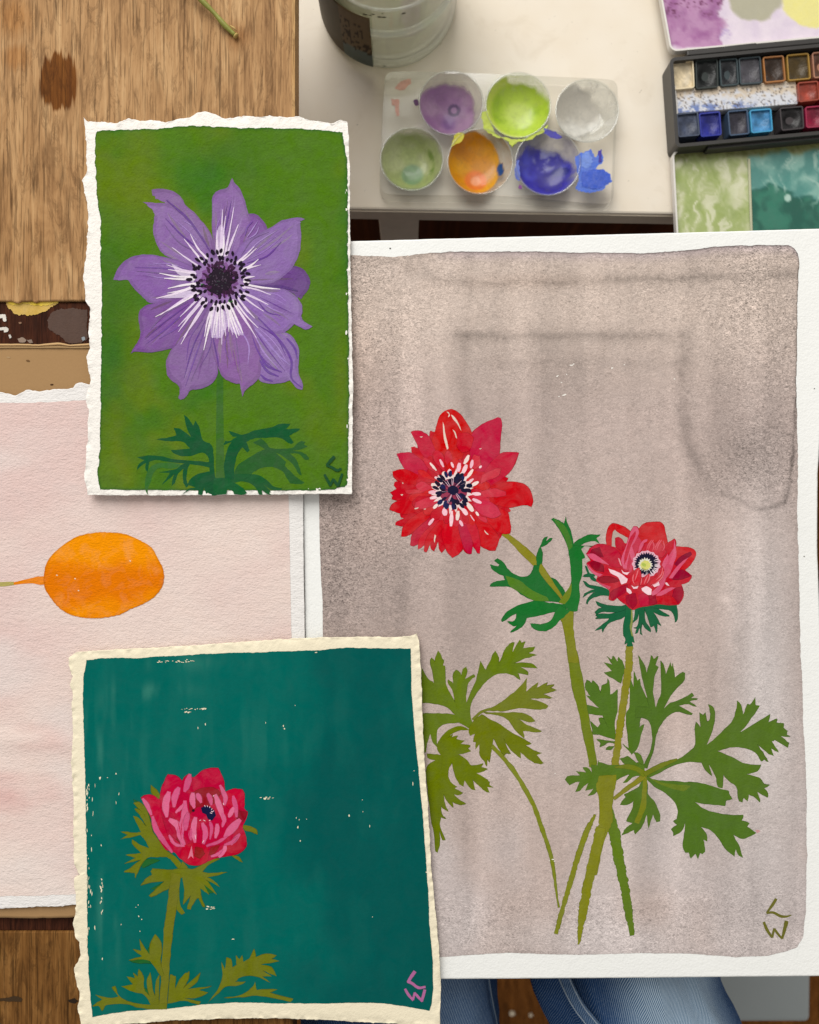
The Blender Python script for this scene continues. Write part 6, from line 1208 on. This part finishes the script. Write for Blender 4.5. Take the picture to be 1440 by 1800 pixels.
# ---------------------------------------------------------------- watercolour box
Ww = lambda p: Z(1120, 0, 4.1875, p)
wb = empty('watercolour_box', at(1330, 180, DESK), 'open black metal watercolour box with small pans and folding mixing trays', 'paint box')
def quad_uv(q):
    q = [np.array(p, float) for p in q]     # TL TR BR BL
    def m_(u, v): return tuple((1 - u) * (1 - v) * q[0] + u * (1 - v) * q[1] + u * v * q[2] + (1 - u) * v * q[3])
    lu = np.hypot(*(q[1] - q[0])); lv = np.hypot(*(q[3] - q[0]))
    return m_, lu, lv
def rrect(q, inset, rad, n=5):
    m_, lu, lv = quad_uv(q); out = []
    for cx, cy, a0 in ((1, 0, -90), (1, 1, 0), (0, 1, 90), (0, 0, 180)):
        x = inset + rad if cx == 0 else lu - inset - rad; y = inset + rad if cy == 0 else lv - inset - rad
        for k in range(n + 1):
            a = math.radians(a0 + 90 * k / n); out.append(m_((x + rad * math.cos(a)) / lu, (y + rad * math.sin(a)) / lv))
    return out
def tray(name, q, z0, zr, zf, rim, rad, mat, parent, floor=True):
    """open shallow box: outer wall, rim, inner wall and (optionally) its floor; pixel quad taken at the rim"""
    loops = [(rrect(q, 0, rad), zr, z0), (rrect(q, 0, rad), zr, zr), (rrect(q, rim, max(rad - rim, 1)), zr, zr), (rrect(q, rim, max(rad - rim, 1)), zr, zf)]
    V = []; F = []
    for pts, zref, z in loops: V += [at(x, y, zref)[:2] + (z,) for x, y in pts]
    n = len(loops[0][0])
    for l in range(3):
        for i in range(n): F.append([l * n + i, l * n + (i + 1) % n, (l + 1) * n + (i + 1) % n, (l + 1) * n + i])
    F.append([i for i in range(n)][::-1])
    if floor: F.append([3 * n + i for i in range(n)])
    return mesh_obj(name, V, F, mat, parent)
def tray_floor(name, q, z, zref, rim, rad, mat, parent, colfn, nu=60, nv=60, u0=0.0, u1=1.0):
    m_, lu, lv = quad_uv(q); V = []; K = []
    for j in range(nv + 1):
        for i in range(nu + 1):
            u = u0 + (u1 - u0) * i / nu; v = j / nv
            u_ = (rim + u * (lu - 2 * rim)) / lu; v_ = (rim + v * (lv - 2 * rim)) / lv
            # tuck the corners under the rounded rim
            px, py = m_(u_, v_); x, y, _ = at(px, py, zref); V.append((x, y, z))
            c, a = colfn(px, py); K.append((*C(*c), a))
    F = [[j * (nu + 1) + i, (j + 1) * (nu + 1) + i, (j + 1) * (nu + 1) + i + 1, j * (nu + 1) + i + 1] for j in range(nv) for i in range(nu)]
    return mesh_obj(name, V, F, mat, parent, K, smooth_shade=True)
BZ = DESK + 0.0175
bodyq = Ww([(240, 425), (1560, 300), (1610, 965), (285, 1085)])
body = tray('body', bodyq, DESK + 0.0003, BZ, DESK + 0.004, 6, 10, M['black_metal'], wb)
LZ = DESK + 0.013
lidq = Ww([(120, -330), (1420, -450), (1560, 258), (248, 378)])
lid = tray('mixing_lid', lidq, LZ - 0.005, LZ, LZ - 0.004, 3, 12, M['white_enamel'], wb); lid['label'] = 'white enamel lid with mauve, grey and yellow puddles'
def blend(c, d, t):
    t = float(min(1, max(0, t))); return tuple(c[i] + (d[i] - c[i]) * t for i in range(3))
def lidcol(px, py):
    n = float(fbm(px / 18, py / 18, 301, 4)); n2 = float(fbm(px / 6, py / 6, 305, 3))
    X_, Y_ = (px - 1120) * 4.1875, py * 4.1875
    c = blend((230, 218, 228), (214, 200, 218), n * 1.4 - .3)
    m = sstep(670, 625, X_ + (n - .5) * 160) * sstep(335, 300, Y_ + (n - .5) * 90)
    c = blend(c, blend((184, 138, 176), (156, 100, 150), (n - .35) * 3), m)
    c = blend(c, (110, 56, 92), sstep(.62, .8, n2) * sstep(140, 40, Y_) * m)
    c = blend(c, (178, 174, 152), sstep(1.08, .92, math.hypot((X_ - 890) / 200, (Y_ + 60) / 190) + (n - .5) * .3))
    c = blend(c, (232, 224, 146), sstep(1.06, .94, math.hypot((X_ - 1330) / 230, (Y_ + 20) / 200) + (n - .5) * .3))
    c = blend(c, (176, 150, 200), .7 * sstep(.5, .7, n2) * sstep(60, 20, abs(X_ - 665)) * sstep(70, 30, abs(Y_ - 210)))
    return c, 0
tray_floor('puddles', lidq, LZ - 0.0038, LZ, 3, 6, M['enamel'], lid, lidcol, 90, 60)
flq = Ww([(258, 1105), (1560, 985), (1640, 2050), (312, 2100)])
FZ = DESK + 0.010
flap = tray('mixing_flap', flq, FZ - 0.005, FZ, FZ - 0.0045, 3.2, 13, M['white_enamel'], wb); flap['label'] = 'lower mixing flap with sage green and teal puddles'
def flapcol(px, py):
    X_, Y_ = (px - 1120) * 4.1875, py * 4.1875
    wx = 26 * (float(fbm(px / 30, py / 30, 321, 3)) - .5); wy = 26 * (float(fbm(px / 30, py / 30, 323, 3)) - .5)
    n = float(fbm((px + wx) / 26, (py + wy) / 34, 311, 5)); n2 = float(fbm((px + wx * 1.6) / 9 + 2, (py + wy * 1.6) / 40, 315, 4)); n3 = float(fbm(px / 4, py / 4, 317, 2))
    div = 815 + (Y_ - 1180) * 0.05
    l = blend((206, 208, 172), (166, 180, 116), sstep(.36, .64, n))
    l = blend(l, (222, 222, 194), .8 * sstep(.52, .72, n2)); l = blend(l, (140, 158, 86), .45 * sstep(.42, .26, n2)); l = blend(l, (142, 162, 88), .6 * math.exp(-((Y_ - 1440) / 80) ** 2 - ((X_ - 660) / 60) ** 2))
    ridge = 1340 + abs(X_ - 1000) * .35 + (n - .5) * 120
    r = blend(blend((132, 176, 164), (86, 142, 134), sstep(.35, .65, n)), blend((58, 122, 102), (38, 94, 80), sstep(.35, .65, n)), sstep(-14, 14, Y_ - ridge))
    r = blend(r, (40, 96, 88), .6 * math.exp(-((Y_ - ridge) / 12) ** 2)); r = blend(r, (170, 200, 186), .7 * sstep(.56, .74, n2) * sstep(ridge + 90, ridge - 30, Y_)); r = blend(r, (172, 204, 190), sstep(1.2, .7, math.hypot((X_ - 1130) / 26, (Y_ - 1440) / 30)))
    c = blend(l, r, sstep(div + 8, div + 34, X_))
    c = blend(c, blend((150, 152, 104), (104, 110, 58), n3), sstep(30, -20, Y_ - 1150 + (X_ - 300) * .06 + (n - .5) * 90))
    return c, 0
tray_floor('puddles', flq, FZ - 0.0040, FZ, 3.2, 6, M['enamel'], flap, flapcol, 110, 100)
# divider ridge on the flap
v, f = prism(Ww([(818, 1165), (836, 1165), (866, 2050), (848, 2050)]), FZ - 0.0045, FZ - 0.0028, FZ - 0.0028); o = mesh_obj('divider', v, f, m_plain('stained_ridge', C(186, 186, 156), .4, .4, .3, 120), flap); bevel(o, 0.0005)
# hinge plates
for q, nm in (([(370, 372), (1500, 262), (1510, 300), (372, 408)], 'hinge'), ([(640, 338), (880, 312), (884, 330), (645, 358)], 'hinge'), ([(520, 1075), (1560, 980), (1560, 1000), (520, 1098)], 'hinge')):
    v, f = prism(Ww(q), DESK + 0.006, DESK + 0.0145); o = mesh_obj(nm, v, f, M['black_metal'], wb); bevel(o, 0.0006)
# white retainer strip between the two rows
def stripcol(px, py):
    n3 = float(fbm(px / 3.0, py / 3.0, 331, 3)); n = float(fbm(px / 7, py / 6, 333, 3)); Y_ = py * 4.1875; X_ = (px - 1120) * 4.1875
    c = blend((210, 194, 172), (214, 216, 222), sstep(-30, 40, Y_ - 710 + (X_ - 300) * .05 + (n - .5) * 150))
    c = blend(c, (96, 118, 180), .85 * sstep(.44, .6, n) * sstep(-20, 25, Y_ - 775 + (X_ - 300) * .06) * sstep(950, 700, X_))
    c = blend(c, (70, 58, 52), 0.7 * sstep(.60, .74, n3)); c = blend(c, (116, 138, 186), .6 * sstep(.36, .26, n3) * sstep(720, 760, Y_))
    return c, 0
sq = Ww([(285, 655), (1170, 590), (1185, 765), (300, 835)])
v, f = prism(sq, DESK + 0.005, DESK + 0.0125); rs = mesh_obj('retainer_strip', v, f, M['white_enamel'], wb); bevel(rs, 0.0006)
tray_floor('paint_spatter', sq, DESK + 0.0127, DESK + 0.0127, 1, 2, M['enamel'], rs, stripcol, 100, 24)
v, f = prism(Ww([(262, 630), (285, 628), (302, 838), (280, 840)]), DESK + 0.005, DESK + 0.0145); o = mesh_obj('retainer_strip', v, f, M['white_enamel'], wb); bevel(o, 0.0004)
PT = DESK + 0.0150
pans = [([(250, 450), (415, 440), (425, 645), (265, 660)], (222, 206, 172), (206, 190, 158), 'white'), ([(430, 445), (595, 430), (600, 640), (435, 655)], (44, 52, 50), (16, 20, 20), 'green-black'),
    ([(605, 435), (740, 425), (752, 622), (617, 635)], (56, 70, 74), (40, 42, 46), 'black'), ([(748, 425), (910, 410), (925, 610), (760, 622)], (60, 72, 78), (72, 70, 76), 'grey'),
    ([(925, 418), (1080, 405), (1097, 595), (942, 610)], (168, 112, 62), (48, 32, 20), 'brown'), ([(1100, 402), (1265, 387), (1282, 580), (1113, 595)], (160, 124, 52), (70, 54, 20), 'olive'), ([(1287, 385), (1440, 370), (1456, 560), (1302, 576)], (170, 120, 96), (92, 62, 48), 'sienna'),
    ([(1182, 605), (1335, 592), (1345, 735), (1192, 752)], (150, 66, 48), (150, 62, 46), 'rust red'), ([(1338, 590), (1480, 578), (1492, 722), (1350, 735)], (150, 30, 40), (140, 24, 34), 'red'),
    ([(290, 835), (450, 820), (465, 995), (305, 1010)], (70, 80, 100), (62, 70, 90), 'slate'), ([(455, 832), (612, 817), (625, 993), (470, 1008)], (44, 54, 150), (26, 32, 120), 'ultramarine'), ([(665, 815), (815, 802), (830, 985), (682, 1000)], (64, 84, 110), (48, 46, 56), 'indigo'),
    ([(828, 808), (988, 795), (1002, 965), (843, 980)], (70, 154, 196), (64, 126, 172), 'cerulean'), ([(1048, 792), (1222, 777), (1232, 945), (1065, 963)], (64, 58, 60), (24, 22, 24), 'black'), ([(1237, 785), (1380, 772), (1398, 930), (1247, 942)], (150, 32, 68), (128, 20, 52), 'magenta'), ([(1385, 770), (1520, 758), (1536, 915), (1400, 928)], (120, 30, 60), (100, 20, 44), 'plum')]
for i, (q, rimc, cak, nm) in enumerate(pans):
    qq = Ww(q)
    p = tray('pan', qq, DESK + 0.0045, PT, PT - 0.004, 2.3, 4, M['pan_plastic'], wb); p['label'] = f'small pan of {nm} watercolour'
    a = p.data.color_attributes.new('Col', 'FLOAT_COLOR', 'POINT')
    a.data.foreach_set('color', np.tile(np.array((*C(*rimc), 0), np.float32), len(p.data.vertices)))
    hole = nm in ('green-black', 'black', 'sienna')
    def cc(px, py, cak=cak, i=i, qq=qq):
        c = np.array(cak, float); n = float(fbm(px / 9 + i, py / 9, 340 + i, 3)); return tuple(np.clip(c * (0.7 + 0.6 * n), 0, 255)), 0
    m_, lu, lv = quad_uv(qq); V = []; K = []; nn = 12
    for b_ in range(nn + 1):
        for a_ in range(nn + 1):
            u, v = a_ / nn, b_ / nn; px, py = m_((2 + u * (lu - 4)) / lu, (2 + v * (lv - 4)) / lv); x, y, _ = at(px, py, PT)
            dip = max(0, 1 - ((u - .5) ** 2 + (v - .5) ** 2) / .16)
            V.append((x, y, PT - 0.0016 - (0.0030 if hole else 0.0014) * dip + 0.0004 * (vnoise(px / 4, py / 4, i) - .5))); c, _a = cc(px, py); K.append((*C(*c), 0))
    F = [[b_ * (nn + 1) + a_, (b_ + 1) * (nn + 1) + a_, (b_ + 1) * (nn + 1) + a_ + 1, b_ * (nn + 1) + a_ + 1] for b_ in range(nn) for a_ in range(nn)]
    mesh_obj('paint_cake', V, F, M['cake'], p, K, smooth_shade=True)

# ================================================================== PERSON IN JEANS (thighs under the large sheet)
def zc(px, z): return (px - 720) * (D - z) / D / S
def yc(py, z): return (900 - py) * (D - z) / D / S
ZT = -0.088       # thigh axis height
per = empty('person', (0.06, -0.55, FLOOR), 'person in blue jeans seated with thighs under the large painting', 'person')
# axis points (x, y, z, half width, half height): hip > knee > ankle
def leg(axis, seed, light):
    V = []; K = []; F = []; seg = 72; A = np.array(axis, float)
    d = np.r_[0, np.cumsum(np.linalg.norm(np.diff(A[:, :3], axis=0), axis=1))]; n = 120; t = np.linspace(0, d[-1], n)
    P = np.stack([np.interp(t, d, A[:, k]) for k in range(5)], 1)
    for k in range(5):                                  # soften the joints
        for _ in range(5): P[1:-1, k] = (P[:-2, k] + 2 * P[1:-1, k] + P[2:, k]) / 4
    for i in range(n):
        a = Vector(P[max(0, i - 1), :3]); b_ = Vector(P[min(n - 1, i + 1), :3]); tg = (b_ - a).normalized()
        u = Vector((1, 0, 0)); w_ = tg.cross(u).normalized(); 
        if w_.z < 0 and abs(w_.z) > abs(w_.y): w_ = -w_
        for k in range(seg):
            an = 2 * math.pi * k / seg; ca, sa = math.cos(an), math.sin(an)
            wr = 0.009 * (float(fbm(an * 1.6 + t[i] * 9, t[i] * 14 - an * 2.2, seed, 3)) - .5) * 2
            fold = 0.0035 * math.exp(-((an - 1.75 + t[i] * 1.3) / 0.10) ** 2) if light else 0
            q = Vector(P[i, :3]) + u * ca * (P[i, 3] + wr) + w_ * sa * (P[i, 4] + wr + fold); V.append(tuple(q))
            paleness = float(sstep(0.9, 0.2, abs(an - 1.15))) * (1.0 if light else 0.25)  # paler band along the upper side, weaker on the left leg
            c = np.array(C(28, 62, 106)) * (1 - paleness) + np.array(C(82, 116, 150)) * paleness
            K.append((*c, 0.25 + 0.75 * paleness))
    for i in range(n - 1):
        for k in range(seg): F.append([i * seg + k, i * seg + (k + 1) % seg, (i + 1) * seg + (k + 1) % seg, (i + 1) * seg + k])
    F.append(list(range(seg))); F.append([(n - 1) * seg + k for k in range(seg)][::-1])
    return V, F, K
rx = lambda py, px: (zc(px, ZT), yc(py, ZT), ZT)
HW = (1262 - 950) / 2 / S * (D - ZT) / D
right_axis = [(0.205, -0.56, ZT - 0.01, 0.088, 0.080), (*rx(1800, 1147), 0.0655, 0.062), (*rx(1722, 1098), HW, 0.060), (0.105, -0.14, ZT - 0.004, 0.058, 0.056), (0.10, -0.02, ZT - 0.02, 0.056, 0.055), (0.10, 0.02, ZT - 0.08, 0.054, 0.055), (0.10, 0.00, ZT - 0.36, 0.050, 0.052), (0.10, -0.02, FLOOR + 0.07, 0.046, 0.048)]
left_axis = [(0.025, -0.56, ZT - 0.01, 0.086, 0.080), (zc(873, ZT) - 0.066, yc(1800, ZT), ZT, 0.066, 0.062), (zc(866, ZT) - 0.062, yc(1722, ZT), ZT, 0.062, 0.060), (-0.012, -0.14, ZT - 0.004, 0.058, 0.056), (-0.02, -0.02, ZT - 0.02, 0.056, 0.055), (-0.02, 0.02, ZT - 0.08, 0.054, 0.055), (-0.02, 0.00, ZT - 0.36, 0.050, 0.052), (-0.02, -0.02, FLOOR + 0.07, 0.046, 0.048)]
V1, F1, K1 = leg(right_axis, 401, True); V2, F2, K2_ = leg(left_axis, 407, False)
hipV = []; hipF = []; hipK = []
prof = [(-0.50, .02), (-0.54, .9), (-0.60, 1.0), (-0.68, 0.98), (-0.74, .85)]
for i, (y, s) in enumerate(prof):
    for k in range(48):
        a = 2 * math.pi * k / 48; hipV.append((0.115 + 0.185 * s * math.cos(a), y, ZT + 0.0 + 0.105 * s * math.sin(a))); hipK.append((*C(46, 76, 112), .3))
for i in range(len(prof) - 1):
    for k in range(48): hipF.append([i * 48 + k, (i + 1) * 48 + k, (i + 1) * 48 + (k + 1) % 48, i * 48 + (k + 1) % 48])
V, F = merge([(V1, F1), (V2, F2), (hipV, hipF)])
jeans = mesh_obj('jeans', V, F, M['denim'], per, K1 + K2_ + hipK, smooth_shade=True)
for xs in (0.10, -0.02):
    foot = [(0.0, -0.045), (0.035, -0.04), (0.045, 0.02), (0.048, 0.10), (0.03, 0.17), (0.0, 0.185), (-0.03, 0.17), (-0.045, 0.10), (-0.042, 0.02), (-0.035, -0.04)]
    v, f = prism_xy([(xs + x, y - .02) for x, y in foot][::-1], FLOOR + 0.0005, FLOOR + 0.075); o = mesh_obj('shoe', v, f, M['black_metal'], per); bevel(o, 0.015, 4)
# felled seam with its double stitching: raised strip following the cloth
def surf_z(x, y, axis, hw_pad=0.0):
    A = np.array(axis, float)[::-1]; A = A[np.argsort(A[:, 1])]
    cx, hz, hw, cz = (np.interp(y, A[:, 1], A[:, k]) for k in (0, 4, 3, 2))
    u = np.clip((x - cx) / hw, -0.995, 0.995); return cz + hz * math.sqrt(1 - u * u)
def seam(pxs, w_, axis, lift, mat, col):
    V = []; K = []; F = []; line = smooth(pxs, 8, 180, False); n = len(line)
    for i, (px, py) in enumerate(line):
        z = ZT + 0.04
        for _ in range(6):
            x, y, _z = at(px, py, z); z = float(surf_z(x, y, axis))
        a = at(*line[max(0, i - 1)], z); b_ = at(*line[min(n - 1, i + 1)], z); dx, dy = b_[0] - a[0], b_[1] - a[1]; l = math.hypot(dx, dy)
        nx, ny = -dy / l, dx / l
        for o_, dz in ((-1, -.001), (-.75, lift), (-.3, lift * .55), (.3, lift * .55), (.75, lift), (1, -.001)):
            xx, yy = x + nx * w_ * o_, y + ny * w_ * o_
            puck = 0.0006 * math.sin(i * 1.3) * (1 if abs(o_) < .5 else .3)
            V.append((xx, yy, float(surf_z(xx, yy, axis)) + dz + 0.003 + puck)); K.append((*C(*col), .3))
    for i in range(n - 1):
        for k in range(5): F.append([i * 6 + k, (i + 1) * 6 + k, (i + 1) * 6 + k + 1, i * 6 + k + 1])
    sm_ = mesh_obj('seam', V, F, mat, per, K, smooth_shade=True)
    SV = []; SF = []
    for side in (1, 4):
        for i in range(0, n - 1):
            for fr0, fr1 in ((.05, .40), (.55, .90)):
                a = Vector(V[i * 6 + side]); b_ = Vector(V[(i + 1) * 6 + side]); p0 = a.lerp(b_, fr0); p1 = a.lerp(b_, fr1); t = (p1 - p0).normalized().cross(Vector((0, 0, 1))) * 0.00035; up = Vector((0, 0, 0.0006)); k = len(SV)
                SV += [tuple(p0 - t), tuple(p0 + t), tuple(p1 + t), tuple(p1 - t), tuple(p0 - t + up), tuple(p0 + t + up), tuple(p1 + t + up), tuple(p1 - t + up)]
                SF += [[k + q for q in f_] for f_ in ((4, 5, 6, 7), (0, 1, 5, 4), (1, 2, 6, 5), (2, 3, 7, 6), (3, 0, 4, 7))]
    mesh_obj('stitches', SV, SF, m_plain('thread', C(150, 164, 178), .8, .1), sm_, kind='stuff')
    return sm_
seam([(975, 1660), (985, 1700), (998, 1732), (1016, 1765), (1044, 1800), (1085, 1850)], 0.0042, right_axis, 0.0016, M['denim'], (64, 90, 124))
seam([(846, 1660), (852, 1720), (858, 1760), (866, 1800), (874, 1850)], 0.0038, left_axis, 0.0014, M['denim'], (66, 94, 130))

# ---------------------------------------------------------------- grey-white stool beside the thigh
SZ = -0.34
stl = empty('stool', at(1330, 1650, FLOOR), 'pale grey plastic stool on the floor beside the right thigh', 'stool')
q = [(1150, 1480), (1430, 1480), (1426, 1799), (1150, 1799)]
v, f = prism(rrect(q, 0, 10, 8), SZ - 0.03, SZ); o = mesh_obj('seat', v, f, M['grey_plastic'], stl); bevel(o, 0.008, 3)
for px, py in ((1175, 1525), (1400, 1525), (1175, 1770), (1400, 1770)):
    x, y, _ = at(px, py, SZ); v, f = box(x - .014, x + .014, y - .014, y + .014, FLOOR, SZ - 0.029); o = mesh_obj('leg', v, f, M['grey_plastic'], stl); bevel(o, .002)
